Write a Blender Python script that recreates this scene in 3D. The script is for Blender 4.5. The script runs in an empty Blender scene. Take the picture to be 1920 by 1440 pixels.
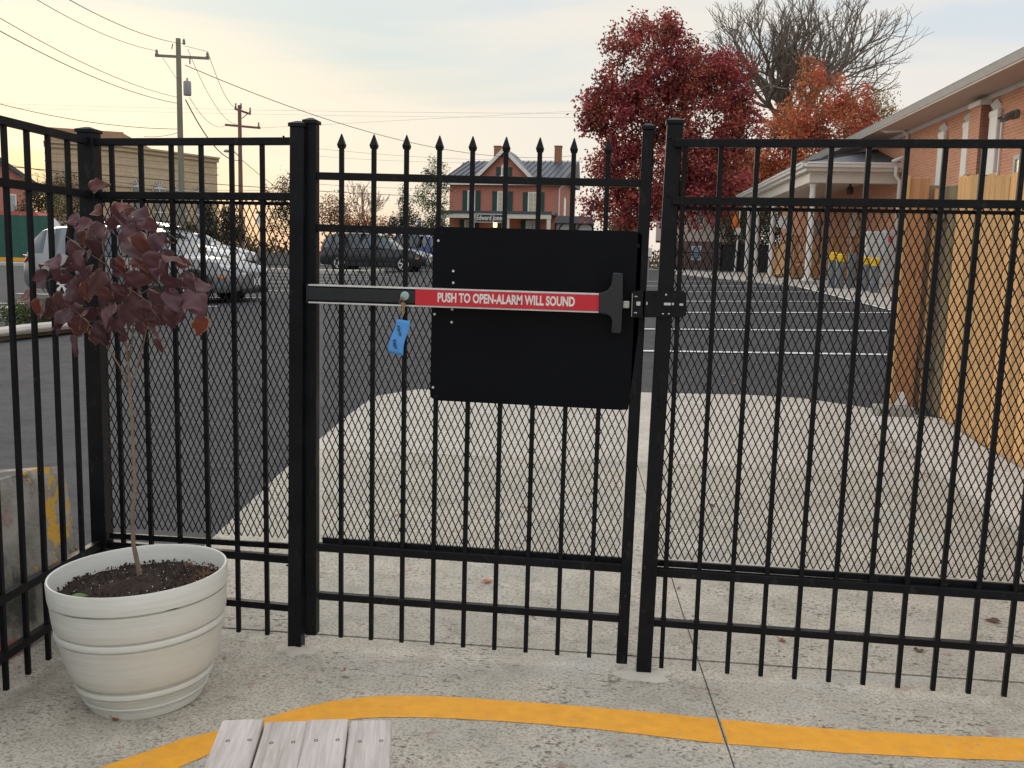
import bpy, bmesh, math, random
import numpy as np
from mathutils import Vector, Matrix, Euler, noise as mnoise
R = random.Random(7)
rad = math.radians
scene = bpy.context.scene
col = scene.collection
PI = math.pi

# ------------------------------------------------------------------ camera
F = 1759.94                                   # focal length in pixels of a 1920 px wide frame
CAM = np.array([1.0163, -3.3129, 1.4802])
YAW, PITCH, ROLL = -.1156, .1288, .0230
def _axes():
    cy, sy, cp, sp = math.cos(YAW), math.sin(YAW), math.cos(PITCH), math.sin(PITCH)
    f = np.array([sy*cp, cy*cp, -sp]); r = np.array([cy, -sy, 0.]); u = np.cross(r, f)
    cr, sr = math.cos(ROLL), math.sin(ROLL)
    return r*cr+u*sr, -r*sr+u*cr, f
RX, UX, FX = _axes()
cam_d = bpy.data.cameras.new('camera'); cam = bpy.data.objects.new('camera', cam_d); col.objects.link(cam)
M = Matrix(((RX[0], UX[0], -FX[0], CAM[0]), (RX[1], UX[1], -FX[1], CAM[1]), (RX[2], UX[2], -FX[2], CAM[2]), (0, 0, 0, 1)))
cam.matrix_world = M
cam_d.sensor_fit = 'HORIZONTAL'; cam_d.sensor_width = 36; cam_d.lens = F*36/1920
cam_d.clip_start = .05; cam_d.clip_end = 2000
scene.camera = cam

# ------------------------------------------------------------------ world: low sun behind thin streaky cloud
world = bpy.data.worlds.new('World'); scene.world = world; world.use_nodes = True
SUN_AZ, SUN_EL = -33.0, 9.0                   # degrees from +Y towards +X, elevation
def build_world():
    nt = world.node_tree; nt.nodes.clear(); N = nt.nodes.new; L = nt.links.new
    out = N('ShaderNodeOutputWorld')
    tc = N('ShaderNodeTexCoord'); nrm = N('ShaderNodeVectorMath'); nrm.operation = 'NORMALIZE'
    L(tc.outputs['Generated'], nrm.inputs[0]); V = nrm.outputs[0]
    sep = N('ShaderNodeSeparateXYZ'); L(V, sep.inputs[0])
    def ramp(src, stops, interp='EASE'):
        r = N('ShaderNodeValToRGB'); r.color_ramp.interpolation = interp
        while len(r.color_ramp.elements) < len(stops): r.color_ramp.elements.new(.5)
        for e, (p, c) in zip(r.color_ramp.elements, stops):
            e.position = p; e.color = (*c, 1) if len(c) == 3 else c
        L(src, r.inputs[0]); return r.outputs[0]
    def math_(op, a, b, clamp=False):
        m = N('ShaderNodeMath'); m.operation = op; m.use_clamp = clamp
        for i, x in enumerate((a, b)):
            if isinstance(x, (int, float)): m.inputs[i].default_value = x
            else: L(x, m.inputs[i])
        return m.outputs[0]
    def mix(f, a, b):
        m = N('ShaderNodeMix'); m.data_type = 'RGBA'; 
        if isinstance(f, (int, float)): m.inputs[0].default_value = f
        else: L(f, m.inputs[0])
        for i, x in ((6, a), (7, b)):
            if isinstance(x, tuple): m.inputs[i].default_value = (*x, 1)
            else: L(x, m.inputs[i])
        return m.outputs[2]
    el = math_('MAXIMUM', sep.outputs[2], 0.)
    # closeness to the glow (azimuth only)
    g = Vector((math.sin(rad(SUN_AZ)), math.cos(rad(SUN_AZ)), 0))
    dot = N('ShaderNodeVectorMath'); dot.operation = 'DOT_PRODUCT'; L(V, dot.inputs[0]); dot.inputs[1].default_value = g
    near = ramp(dot.outputs['Value'], [(0.0, (0,)*3), (.60, (.06,)*3), (.86, (.36,)*3), (.95, (.75,)*3), (1., (1,)*3)])
    cool = ramp(el, [(0., (.55, .47, .40)), (.06, (.56, .52, .47)), (.15, (.50, .52, .53)), (.27, (.44, .49, .535)), (.7, (.70, .73, .78)), (1., (.80, .83, .88))])
    warm = ramp(el, [(0., (.64, .38, .23)), (.04, (.66, .46, .28)), (.10, (.60, .52, .35)), (.16, (.50, .51, .43)), (.21, (.43, .50, .48)), (.27, (.46, .51, .51)), (.7, (.70, .73, .77)), (1., (.80, .83, .88))])
    base = mix(near, cool, warm)
    # streaks: noise on the direction flattened and turned so that the bands rise to the left
    mp = N('ShaderNodeMapping'); mp.vector_type = 'POINT'
    mp.inputs['Rotation'].default_value = (0, rad(-28), 0); mp.inputs['Scale'].default_value = (1.3, 1.3, 7.0)
    L(V, mp.inputs['Vector'])
    nz = N('ShaderNodeTexNoise'); nz.inputs['Scale'].default_value = 1.25; nz.inputs['Detail'].default_value = 5
    nz.inputs['Roughness'].default_value = .5; nz.inputs['Distortion'].default_value = .5
    L(mp.outputs[0], nz.inputs['Vector'])
    cl = ramp(nz.outputs[0], [(.40, (0,)*3), (.56, (1,)*3)])
    ccol = mix(near, (.57, .545, .515), (.635, .575, .47))
    lift = ramp(el, [(0., (.0,)*3), (.28, (.0,)*3), (.75, (1.,)*3)]); ccol = mix(lift, ccol, (.88, .89, .91))
    fac = math_('MULTIPLY', cl, .9)
    sky = mix(fac, base, ccol)
    bg = N('ShaderNodeBackground'); L(sky, bg.inputs[0]); bg.inputs[1].default_value = SKY_K
    ns = N('ShaderNodeTexSky'); ns.sky_type = 'NISHITA'; ns.sun_disc = False
    ns.sun_elevation = rad(SUN_EL); ns.sun_rotation = rad(SUN_AZ); ns.air_density = 1.5; ns.dust_density = 2.5
    bg2 = N('ShaderNodeBackground'); L(ns.outputs[0], bg2.inputs[0]); bg2.inputs[1].default_value = .05
    ms = N('ShaderNodeMixShader'); ms.inputs[0].default_value = .93
    L(bg2.outputs[0], ms.inputs[1]); L(bg.outputs[0], ms.inputs[2]); L(ms.outputs[0], out.inputs[0])
SKY_K = 1.0
build_world()
sd = bpy.data.lights.new('sun', 'SUN'); sun = bpy.data.objects.new('sun', sd); col.objects.link(sun)
sd.energy = .55; sd.angle = rad(20); sd.color = (1, .84, .64)
_sv = Vector((math.sin(rad(SUN_AZ))*math.cos(rad(SUN_EL)), math.cos(rad(SUN_AZ))*math.cos(rad(SUN_EL)), math.sin(rad(SUN_EL))))
sun.rotation_euler = _sv.to_track_quat('Z', 'Y').to_euler()
scene.view_settings.view_transform = 'Standard'; scene.view_settings.look = 'None'
scene.view_settings.exposure = .68; scene.view_settings.gamma = 1; scene.view_settings.use_curve_mapping = False

# ------------------------------------------------------------------ helpers
def ray(x, y): return FX + RX*(x-960)/F - UX*(y-720)/F
def at(x, y, depth): return Vector(CAM + ray(x, y)*depth)          # depth along the view axis, metres
def on_y(x, y, Y):
    d = ray(x, y); return Vector(CAM + d*((Y-CAM[1])/d[1]))
def on_z(x, y, z):
    d = ray(x, y); return Vector(CAM + d*((z-CAM[2])/d[2]))
TH = .0252
LX = Vector((math.cos(TH), math.sin(TH), 0)); LY = Vector((-math.sin(TH), math.cos(TH), 0))
C0 = Vector((CAM[0], CAM[1], 0))
def L_(w, t, z=0): return C0 + LX*w + LY*t + Vector((0, 0, z))      # frame of the car park and the brick hall
GYR = [-40, .6, 4, 7, 10, 13.3, 22, 33, 45, 400]; GZR = [0, 0, .12, .33, .55, .77, 1.02, 1.24, 1.30, 1.30]
GYL = [-40, .6, 9.4, 15, 20, 35, 45, 60, 400];    GZL = [0, 0, .27, .46, .62, .95, 1.07, 1.15, 1.2]
def gz(X, Y):
    f = min(1, max(0, (X+9)/14.5)); return float(np.interp(Y, GYR, GZR)*f + np.interp(Y, GYL, GZL)*(1-f))
def G(x, y):                                                         # where the view ray meets the ground
    d = ray(x, y); t = 1.; 
    for i in range(6000):
        p = CAM + d*t
        if p[2] <= gz(p[0], p[1]): break
        t += .01+t*.002
    lo, hi = max(0, t-.012-t*.0025), t
    for i in range(22):
        md = (lo+hi)/2; p = CAM+d*md
        if p[2] <= gz(p[0], p[1]): hi = md
        else: lo = md
    return Vector((p[0], p[1], gz(p[0], p[1])))

class MB:
    def __init__(s): s.v = []; s.f = []; s.m = []; s.o = Vector((0, 0, 0))
    def add(s, vs, fs, mi=0):
        b = len(s.v); s.v += [tuple(Vector(v)-s.o) for v in vs]; s.f += [tuple(b+i for i in f) for f in fs]; s.m += [mi]*len(fs); return s
    def box(s, c, d, rz=0, mi=0, ch=0, rot=None):
        x, y, z = d[0]/2, d[1]/2, d[2]/2; c = Vector(c)
        m = rot if rot is not None else Matrix.Rotation(rz, 3, 'Z')
        if ch <= 0:
            vs = [Vector((a*x, b*y, e*z)) for e in (-1, 1) for b in (-1, 1) for a in (-1, 1)]
            fs = [(0, 2, 3, 1), (4, 5, 7, 6), (0, 1, 5, 4), (2, 6, 7, 3), (0, 4, 6, 2), (1, 3, 7, 5)]
        else:
            vs = []
            for e in (-1, 1):
                for k, h in ((ch, z), (0, z-ch)) if e > 0 else ((0, z-ch), (ch, z)):
                    pass
            lv = [(-z, ch), (-z+ch, 0), (z-ch, 0), (z, ch)]
            for h, k in lv:
                X, Y = x-k, y-k
                q = min(ch, X*.5, Y*.5)
                vs += [Vector(p) for p in ((-X+q, -Y, h), (X-q, -Y, h), (X, -Y+q, h), (X, Y-q, h), (X-q, Y, h), (-X+q, Y, h), (-X, Y-q, h), (-X, -Y+q, h))]
            fs = [tuple(range(7, -1, -1)), tuple(range(24, 32))]
            for k in range(3):
                for i in range(8):
                    j = (i+1) % 8; fs.append((k*8+i, k*8+j, k*8+8+j, k*8+8+i))
        return s.add([c+m@v for v in vs], fs, mi)
    def bar(s, a, b, w, h=None, mi=0, up=(0, 0, 1)):                  # rectangular bar from a to b
        a, b = Vector(a), Vector(b); d = b-a; h = h or w; u = Vector(up)
        if abs(d.normalized().dot(u)) > .98: u = Vector((0, 1, 0))
        x = d.cross(u).normalized(); y = x.cross(d).normalized()
        vs = [p + x*(w/2*i) + y*(h/2*j) for p in (a, b) for i, j in ((-1, -1), (1, -1), (1, 1), (-1, 1))]
        return s.add(vs, [(3, 2, 1, 0), (4, 5, 6, 7), (0, 1, 5, 4), (1, 2, 6, 5), (2, 3, 7, 6), (3, 0, 4, 7)], mi)
    def tube(s, pts, r, n=8, mi=0, cap=True):
        pts = [Vector(p) for p in pts]; rs = r if isinstance(r, (list, tuple)) else [r]*len(pts)
        vs = []; prev = None
        for i, p in enumerate(pts):
            d = (pts[min(i+1, len(pts)-1)]-pts[max(i-1, 0)]).normalized()
            if prev is None: x = d.orthogonal().normalized()
            else:
                x = prev - d*prev.dot(d); x = x.normalized() if x.length > 1e-6 else d.orthogonal().normalized()
            prev = x; y = d.cross(x)
            vs += [p + x*(rs[i]*math.cos(2*PI*k/n)) + y*(rs[i]*math.sin(2*PI*k/n)) for k in range(n)]
        fs = [(i*n+k, i*n+(k+1) % n, (i+1)*n+(k+1) % n, (i+1)*n+k) for i in range(len(pts)-1) for k in range(n)]
        if cap: fs += [tuple(range(n-1, -1, -1)), tuple(range((len(pts)-1)*n, len(pts)*n))]
        return s.add(vs, fs, mi)
    def lathe(s, prof, c=(0, 0, 0), n=32, mi=0, axis='Z', cap=False):
        c = Vector(c); vs = []
        for r, h in prof:
            for k in range(n):
                a = 2*PI*k/n
                p = Vector((r*math.cos(a), r*math.sin(a), h))
                if axis == 'Y': p = Vector((p.x, -p.z, p.y))
                if axis == 'X': p = Vector((p.z, p.x, p.y))
                vs.append(c+p)
        fs = [(i*n+k, i*n+(k+1) % n, (i+1)*n+(k+1) % n, (i+1)*n+k) for i in range(len(prof)-1) for k in range(n)]
        if cap: fs += [tuple(range(n-1, -1, -1)), tuple(range((len(prof)-1)*n, len(prof)*n))]
        return s.add(vs, fs, mi)
    def prism(s, poly, y0, y1, mi=0, plane='XZ', org=(0, 0, 0)):      # polygon extruded
        org = Vector(org)
        def P(a, b, h): return org + (Vector((a, h, b)) if plane == 'XZ' else Vector((a, b, h)) if plane == 'XY' else Vector((h, a, b)))
        n = len(poly); vs = [P(a, b, y0) for a, b in poly]+[P(a, b, y1) for a, b in poly]
        fs = [tuple(range(n)), tuple(range(2*n-1, n-1, -1))]+[(i, i+n, (i+1) % n+n, (i+1) % n) for i in range(n)]
        return s.add(vs, fs, mi)
    def mesh(s, name, mats, smooth=False):
        me = bpy.data.meshes.new(name); me.from_pydata(s.v, [], s.f)
        for m in (mats if isinstance(mats, (list, tuple)) else [mats]): me.materials.append(m)
        if any(s.m): me.polygons.foreach_set('material_index', s.m)
        bm = bmesh.new(); bm.from_mesh(me)
        if len(bm.faces) < 30000: bmesh.ops.recalc_face_normals(bm, faces=bm.faces)
        bm.to_mesh(me); bm.free()
        if smooth:
            me.polygons.foreach_set('use_smooth', [True]*len(me.polygons))
            if smooth is not True: me.set_sharp_from_angle(angle=rad(smooth))
        me.update(); return me
    def build(s, name, mats, parent=None, smooth=False, kind=None, loc=None):
        o = bpy.data.objects.new(name, s.mesh(name, mats, smooth)); col.objects.link(o)
        if parent is not None: o.parent = parent
        if loc is not None: o.location = loc
        if kind: o['kind'] = kind
        return o
def mb(parent=None):
    m = MB()
    if parent is not None and parent.get('_w'): m.o = Vector(parent.location)
    return m
def tag(o, label=None, cat=None, group=None, kind=None):
    if label: o['label'] = label
    if cat: o['category'] = cat
    if group: o['group'] = group
    if kind: o['kind'] = kind
    return o
def thing(name, label, cat, loc=(0, 0, 0), rz=0, group=None):
    o = bpy.data.objects.new(name, None); col.objects.link(o); o.location = loc; o.rotation_euler = (0, 0, rz)
    o.empty_display_size = .2
    return tag(o, label, cat, group)
def inst(name, me, parent=None, loc=(0, 0, 0), rot=(0, 0, 0), sc=None):
    o = bpy.data.objects.new(name, me); col.objects.link(o); o.parent = parent; o.location = loc; o.rotation_euler = rot
    if sc is not None: o.scale = sc if isinstance(sc, (tuple, list)) else (sc,)*3
    return o
def kids(o): return [c for c in bpy.data.objects if c.parent == o]
def copy_tree(o, parent=None, keep=True):
    ch = kids(o); c = o.copy(); col.objects.link(c)
    if parent is not None: c.parent = parent
    for k in ch: copy_tree(k, c)
    return c
def text_mesh(body, size, mat, name='lettering', bold=0., xs=1., depth=.0004, shear=0):
    cu = bpy.data.curves.new('t', 'FONT'); cu.body = body; cu.size = size; cu.align_x = 'CENTER'; cu.align_y = 'CENTER'
    cu.extrude = depth; cu.offset = bold; cu.shear = shear; cu.resolution_u = 3
    o = bpy.data.objects.new('t', cu); col.objects.link(o)
    dg = bpy.context.evaluated_depsgraph_get(); me = bpy.data.meshes.new_from_object(o.evaluated_get(dg)); me.name = name
    me.transform(Matrix.Diagonal((xs, 1, 1, 1)))
    bpy.data.objects.remove(o); bpy.data.curves.remove(cu)
    me.materials.clear(); me.materials.append(mat); return me

# ------------------------------------------------------------------ materials
def nodes(name):
    m = bpy.data.materials.new(name); m.use_nodes = True; nt = m.node_tree
    return m, nt, nt.nodes['Principled BSDF']
def ramp_n(nt, src, stops, interp='LINEAR'):
    r = nt.nodes.new('ShaderNodeValToRGB'); r.color_ramp.interpolation = interp
    while len(r.color_ramp.elements) < len(stops): r.color_ramp.elements.new(.5)
    for e, (p, c) in zip(r.color_ramp.elements, stops): e.position = p; e.color = (*c, 1) if not isinstance(c, (int, float)) else (c, c, c, 1)
    nt.links.new(src, r.inputs[0]); return r.outputs[0]
def coord(nt, scale=(1, 1, 1), space='Object', rot=(0, 0, 0)):
    tc = nt.nodes.new('ShaderNodeTexCoord'); mp = nt.nodes.new('ShaderNodeMapping')
    mp.inputs['Scale'].default_value = scale; mp.inputs['Rotation'].default_value = rot
    nt.links.new(tc.outputs[space], mp.inputs['Vector']); return mp.outputs[0]
def wcoord(nt, scale=(1, 1, 1), rot=(0, 0, 0)):
    g = nt.nodes.new('ShaderNodeNewGeometry'); mp = nt.nodes.new('ShaderNodeMapping')
    mp.inputs['Scale'].default_value = scale; mp.inputs['Rotation'].default_value = rot
    nt.links.new(g.outputs['Position'], mp.inputs['Vector']); return mp.outputs[0]
def noise_n(nt, vec, scale, detail=4, rough=.55, dist=0):
    n = nt.nodes.new('ShaderNodeTexNoise'); n.inputs['Scale'].default_value = scale; n.inputs['Detail'].default_value = detail
    n.inputs['Roughness'].default_value = rough; n.inputs['Distortion'].default_value = dist
    nt.links.new(vec, n.inputs['Vector']); return n.outputs[0]
def mix_n(nt, f, a, b, mode='MIX'):
    m = nt.nodes.new('ShaderNodeMix'); m.data_type = 'RGBA'; m.blend_type = mode
    if isinstance(f, (int, float)): m.inputs[0].default_value = f
    else: nt.links.new(f, m.inputs[0])
    for i, x in ((6, a), (7, b)):
        if isinstance(x, tuple): m.inputs[i].default_value = (*x, 1)
        else: nt.links.new(x, m.inputs[i])
    return m.outputs[2]
def mth(nt, op, a, b=0., clamp=False):
    m = nt.nodes.new('ShaderNodeMath'); m.operation = op; m.use_clamp = clamp
    for i, x in enumerate((a, b)):
        if isinstance(x, (int, float)): m.inputs[i].default_value = x
        else: nt.links.new(x, m.inputs[i])
    return m.outputs[0]
def bump_n(nt, p, h, strength=.3, dist=.01):
    b = nt.nodes.new('ShaderNodeBump'); b.inputs['Strength'].default_value = strength; b.inputs['Distance'].default_value = dist
    nt.links.new(h, b.inputs['Height']); nt.links.new(b.outputs[0], p.inputs['Normal'])
def simple(name, c, rough=.6, c2=None, scale=6, metal=0, bump=0, bd=.002, stretch=(1, 1, 1), spec=.5, world=False, detail=4, orand=0.):
    m, nt, p = nodes(name); v = wcoord(nt, stretch) if world else coord(nt, stretch)
    c2 = c2 or tuple(x*.82 for x in c)
    n = noise_n(nt, v, scale, detail)
    cc = ramp_n(nt, n, [(.3, c2), (.7, c)])
    if orand:
        oi = nt.nodes.new('ShaderNodeObjectInfo'); h = nt.nodes.new('ShaderNodeHueSaturation'); nt.links.new(cc, h.inputs['Color'])
        nt.links.new(mth(nt, 'MULTIPLY_ADD', oi.outputs['Random'], orand), h.inputs['Value']); h.inputs['Value'].links[0].from_node.inputs[2].default_value = 1-orand/2
        cc = h.outputs[0]
    nt.links.new(cc, p.inputs['Base Color']); p.inputs['Roughness'].default_value = rough
    p.inputs['Metallic'].default_value = metal; p.inputs['Specular IOR Level'].default_value = spec
    if bump: bump_n(nt, p, noise_n(nt, v, scale*3, 5), bump, bd)
    return m
def leafy(name, stops, rough=.6, trans=.25, orand=True, bump=0, clump=1.1):
    """foliage: a colour per loose leaf (mesh island) or per object"""
    m, nt, p = nodes(name)
    if orand == 'obj': src = nt.nodes.new('ShaderNodeObjectInfo').outputs['Random']
    else: src = nt.nodes.new('ShaderNodeNewGeometry').outputs['Random Per Island']
    cc = ramp_n(nt, src, stops)
    if orand is True:
        h = nt.nodes.new('ShaderNodeHueSaturation'); nt.links.new(cc, h.inputs['Color']); k = noise_n(nt, wcoord(nt), clump, 2)
        nt.links.new(ramp_n(nt, k, [(.35, .55), (.5, .95), (.65, 1.35)]), h.inputs['Value']); nt.links.new(ramp_n(nt, noise_n(nt, wcoord(nt), clump*.7, 1), [(.35, .485), (.65, .515)]), h.inputs['Hue']); cc = h.outputs[0]
    nt.links.new(cc, p.inputs['Base Color']); p.inputs['Roughness'].default_value = rough; p.inputs['Specular IOR Level'].default_value = .3
    if trans:
        t = nt.nodes.new('ShaderNodeBsdfTranslucent'); nt.links.new(cc, t.inputs[0]); ms = nt.nodes.new('ShaderNodeMixShader'); ms.inputs[0].default_value = trans
        nt.links.new(p.outputs[0], ms.inputs[1]); nt.links.new(t.outputs[0], ms.inputs[2]); nt.links.new(ms.outputs[0], nt.nodes['Material Output'].inputs[0])
    return m
def black_metal():
    m, nt, p = nodes('black_powder_coat'); v = wcoord(nt)
    n = noise_n(nt, v, 9, 5); s = noise_n(nt, v, 900, 2)
    c = ramp_n(nt, n, [(.3, (.0035, .0042, .0060)), (.75, (.0085, .0095, .012))]); du = noise_n(nt, wcoord(nt, (1, 1, .5)), 34, 5, .7)
    c = mix_n(nt, ramp_n(nt, du, [(.58, 0.), (.72, .55)]), c, (.045, .042, .036)); sc = noise_n(nt, wcoord(nt, (1, 1, .25)), 120, 2)
    c = mix_n(nt, ramp_n(nt, sc, [(.74, 0.), (.77, .6)]), c, (.16, .155, .14)); nt.links.new(c, p.inputs['Base Color'])
    nt.links.new(ramp_n(nt, n, [(.3, .38), (.7, .52)]), p.inputs['Roughness']); p.inputs['Specular IOR Level'].default_value = .18
    bump_n(nt, p, s, .08, .0006); return m
def concrete(name, base, dark, pits=True, stains=True):
    m, nt, p = nodes(name); v = wcoord(nt); L = nt.links.new
    big = noise_n(nt, v, .9, 5, .6); mid = noise_n(nt, v, 7, 6, .65); fine = noise_n(nt, v, 90, 4, .7)
    c = ramp_n(nt, mid, [(.30, dark), (.62, base)])
    c = mix_n(nt, ramp_n(nt, big, [(.38, 0.), (.66, .55)]), c, tuple(x*y for x, y in zip(base, (1.12, 1.10, 1.06))))
    c = mix_n(nt, ramp_n(nt, fine, [(.36, .8), (.53, 0.)]), c, tuple(x*.50 for x in dark))
    c = mix_n(nt, ramp_n(nt, noise_n(nt, v, 2.3, 6, .7), [(.45, 0.), (.72, .5)]), c, tuple(x*.80 for x in dark))
    h = fine
    if pits:
        vs = wcoord(nt, (1, 1.7, 1), (0, 0, .15))
        sn = noise_n(nt, vs, 46, 2, .5); gate = noise_n(nt, v, 3.1, 3)
        pf = mth(nt, 'MULTIPLY', ramp_n(nt, sn, [(.59, 0.), (.64, .95)]), ramp_n(nt, gate, [(.42, .0), (.60, .9)]))
        c = mix_n(nt, pf, c, tuple(x*.34 for x in dark))
        ws = noise_n(nt, wcoord(nt, (1, 1.5, 1), (0, 0, 2.)), 60, 2); c = mix_n(nt, ramp_n(nt, ws, [(.68, 0.), (.74, .7)]), c, (.62, .60, .56))
        h = mth(nt, 'SUBTRACT', mth(nt, 'MULTIPLY', fine, .5), pf)
    if stains:
        rn = noise_n(nt, wcoord(nt, (1, 1.6, 1), (0, 0, .5)), 6.5, 4, .6); gl = noise_n(nt, wcoord(nt), .8, 1)
        rf = mth(nt, 'MULTIPLY', ramp_n(nt, rn, [(.655, 0.), (.685, .45)]), ramp_n(nt, gl, [(.42, 0.), (.5, 1.)]))
        c = mix_n(nt, rf, c, (.30, .13, .10))
        gf = ramp_n(nt, noise_n(nt, wcoord(nt, (1, 2.2, 1), (0, 0, -.2)), 1.6, 5), [(.55, 0.), (.7, .35)])
        c = mix_n(nt, gf, c, (.40, .42, .42))
    L(c, p.inputs['Base Color']); p.inputs['Roughness'].default_value = .88; p.inputs['Specular IOR Level'].default_value = .3
    bump_n(nt, p, h, .55, .004); return m
def asphalt():
    m, nt, p = nodes('asphalt'); v = wcoord(nt)
    big = noise_n(nt, v, .35, 4); st = noise_n(nt, wcoord(nt, (.35, 2.2, 1), (0, 0, .05)), 1.3, 5); fine = noise_n(nt, v, 120, 3, .7)
    c = ramp_n(nt, fine, [(.3, (.030, .030, .035)), (.7, (.082, .082, .088))])
    c = mix_n(nt, ramp_n(nt, big, [(.35, 0.), (.7, .4)]), c, (.085, .084, .086))
    c = mix_n(nt, ramp_n(nt, st, [(.52, 0.), (.70, .6)]), c, (.026, .026, .029))
    g = nt.nodes.new('ShaderNodeNewGeometry'); sx = nt.nodes.new('ShaderNodeSeparateXYZ'); nt.links.new(g.outputs['Position'], sx.inputs[0])
    older = ramp_n(nt, mth(nt, 'MULTIPLY_ADD', sx.outputs[0], -.1), [(.0, 0.), (.45, .7)])     # older, greyer surface on the left of the lot
    c = mix_n(nt, older, c, mix_n(nt, ramp_n(nt, fine, [(.35, 0.), (.65, 1.)]), (.056, .055, .057), (.118, .116, .115)))
    c = mix_n(nt, ramp_n(nt, noise_n(nt, v, 2.6, 6, .7), [(.42, 0.), (.68, .55)]), c, (.030, .030, .032)); c = mix_n(nt, ramp_n(nt, noise_n(nt, v, 28, 4, .7), [(.55, 0.), (.72, .5)]), c, (.15, .145, .14))
    vo = nt.nodes.new('ShaderNodeTexVoronoi'); vo.feature = 'DISTANCE_TO_EDGE'; vo.inputs['Scale'].default_value = .55
    vd = mix_n(nt, .12, v, noise_col(nt, v, 3)); nt.links.new(vd, vo.inputs['Vector'])
    cr = mth(nt, 'MULTIPLY', ramp_n(nt, vo.outputs['Distance'], [(0., 1.), (.012, 0.)]), mth(nt, 'MULTIPLY', older, .5))
    c = mix_n(nt, cr, c, (.03, .03, .03))
    nt.links.new(c, p.inputs['Base Color']); p.inputs['Roughness'].default_value = .9; p.inputs['Specular IOR Level'].default_value = .18
    bump_n(nt, p, fine, .5, .004); return m
def noise_col(nt, vec, scale):
    n = nt.nodes.new('ShaderNodeTexNoise'); n.inputs['Scale'].default_value = scale; nt.links.new(vec, n.inputs['Vector']); return n.outputs[1]
def brick_mat(name, c1, c2, mortar, bw=.203, bh=.0677, ms=.0085):
    m, nt, p = nodes(name); L = nt.links.new
    tc = nt.nodes.new('ShaderNodeTexCoord'); sx = nt.nodes.new('ShaderNodeSeparateXYZ'); L(tc.outputs['Object'], sx.inputs[0])
    cb = nt.nodes.new('ShaderNodeCombineXYZ'); L(mth(nt, 'ADD', sx.outputs[0], sx.outputs[1]), cb.inputs[0]); L(sx.outputs[2], cb.inputs[1])
    b = nt.nodes.new('ShaderNodeTexBrick'); L(cb.outputs[0], b.inputs['Vector']); b.inputs['Scale'].default_value = 1
    b.inputs['Brick Width'].default_value = bw; b.inputs['Row Height'].default_value = bh; b.inputs['Mortar Size'].default_value = ms; b.inputs['Mortar Smooth'].default_value = .15
    b.inputs['Color1'].default_value = (*c1, 1); b.inputs['Color2'].default_value = (*c2, 1); b.inputs['Mortar'].default_value = (*mortar, 1); b.inputs['Bias'].default_value = -.1
    n = noise_n(nt, tc.outputs['Object'], 1.2, 4); f = noise_n(nt, tc.outputs['Object'], 40, 3)
    c = mix_n(nt, ramp_n(nt, n, [(.35, .0), (.7, .3)]), b.outputs['Color'], tuple(x*1.15 for x in c1))
    c = mix_n(nt, ramp_n(nt, f, [(.3, .25), (.6, 0.)]), c, tuple(x*.5 for x in c2))
    L(c, p.inputs['Base Color']); p.inputs['Roughness'].default_value = .85
    bump_n(nt, p, mth(nt, 'SUBTRACT', 1., b.outputs['Fac']), .5, .006); return m
def wood_mat(name, light, dark, knots=True, sc=1., rough=.75, grain=(14, 14, .9), axis='Z', orand=.25):
    m, nt, p = nodes(name); L = nt.links.new
    tc = nt.nodes.new('ShaderNodeTexCoord'); oi = nt.nodes.new('ShaderNodeObjectInfo')
    vm = nt.nodes.new('ShaderNodeVectorMath'); vm.operation = 'ADD'; L(tc.outputs['Object'], vm.inputs[0])
    cb = nt.nodes.new('ShaderNodeCombineXYZ')
    for i in range(3): L(mth(nt, 'MULTIPLY', oi.outputs['Random'], 17.+i*9), cb.inputs[i])
    L(cb.outputs[0], vm.inputs[1])
    mp = nt.nodes.new('ShaderNodeMapping'); L(vm.outputs[0], mp.inputs[0])
    mp.inputs['Scale'].default_value = grain if axis == 'Z' else (grain[2], grain[0], grain[1])
    g = noise_n(nt, mp.outputs[0], 2.2*sc, 5, .6, .6); fi = noise_n(nt, mp.outputs[0], 11*sc, 3, .6)
    c = ramp_n(nt, g, [(.28, dark), (.5, light), (.72, tuple(min(1, x*1.12) for x in light))])
    c = mix_n(nt, ramp_n(nt, fi, [(.4, .35), (.6, 0.)]), c, dark)
    if knots:
        mk = nt.nodes.new('ShaderNodeMapping'); L(vm.outputs[0], mk.inputs[0]); mk.inputs['Scale'].default_value = (6, 6, 1.9) if axis == 'Z' else (1.9, 6, 6)
        vo = nt.nodes.new('ShaderNodeTexVoronoi'); vo.inputs['Scale'].default_value = 1.0; L(mk.outputs[0], vo.inputs['Vector'])
        c = mix_n(nt, ramp_n(nt, vo.outputs['Distance'], [(.05, .8), (.13, .0)]), c, tuple(x*.45 for x in dark))
    h = nt.nodes.new('ShaderNodeHueSaturation'); L(c, h.inputs['Color']); L(mth(nt, 'ADD', mth(nt, 'MULTIPLY', oi.outputs['Random'], orand), 1-orand/2), h.inputs['Value'])
    L(h.outputs[0], p.inputs['Base Color']); p.inputs['Roughness'].default_value = rough
    bump_n(nt, p, fi, .25, .002); return m
def glass_mat(name, c=(.05, .07, .08), rough=.05, spec=.9):
    m, nt, p = nodes(name); n = noise_n(nt, coord(nt), 1.5, 2)
    nt.links.new(ramp_n(nt, n, [(.3, tuple(x*.7 for x in c)), (.7, c)]), p.inputs['Base Color'])
    p.inputs['Roughness'].default_value = rough; p.inputs['Specular IOR Level'].default_value = spec; p.inputs['Coat Weight'].default_value = .6
    return m
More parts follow.
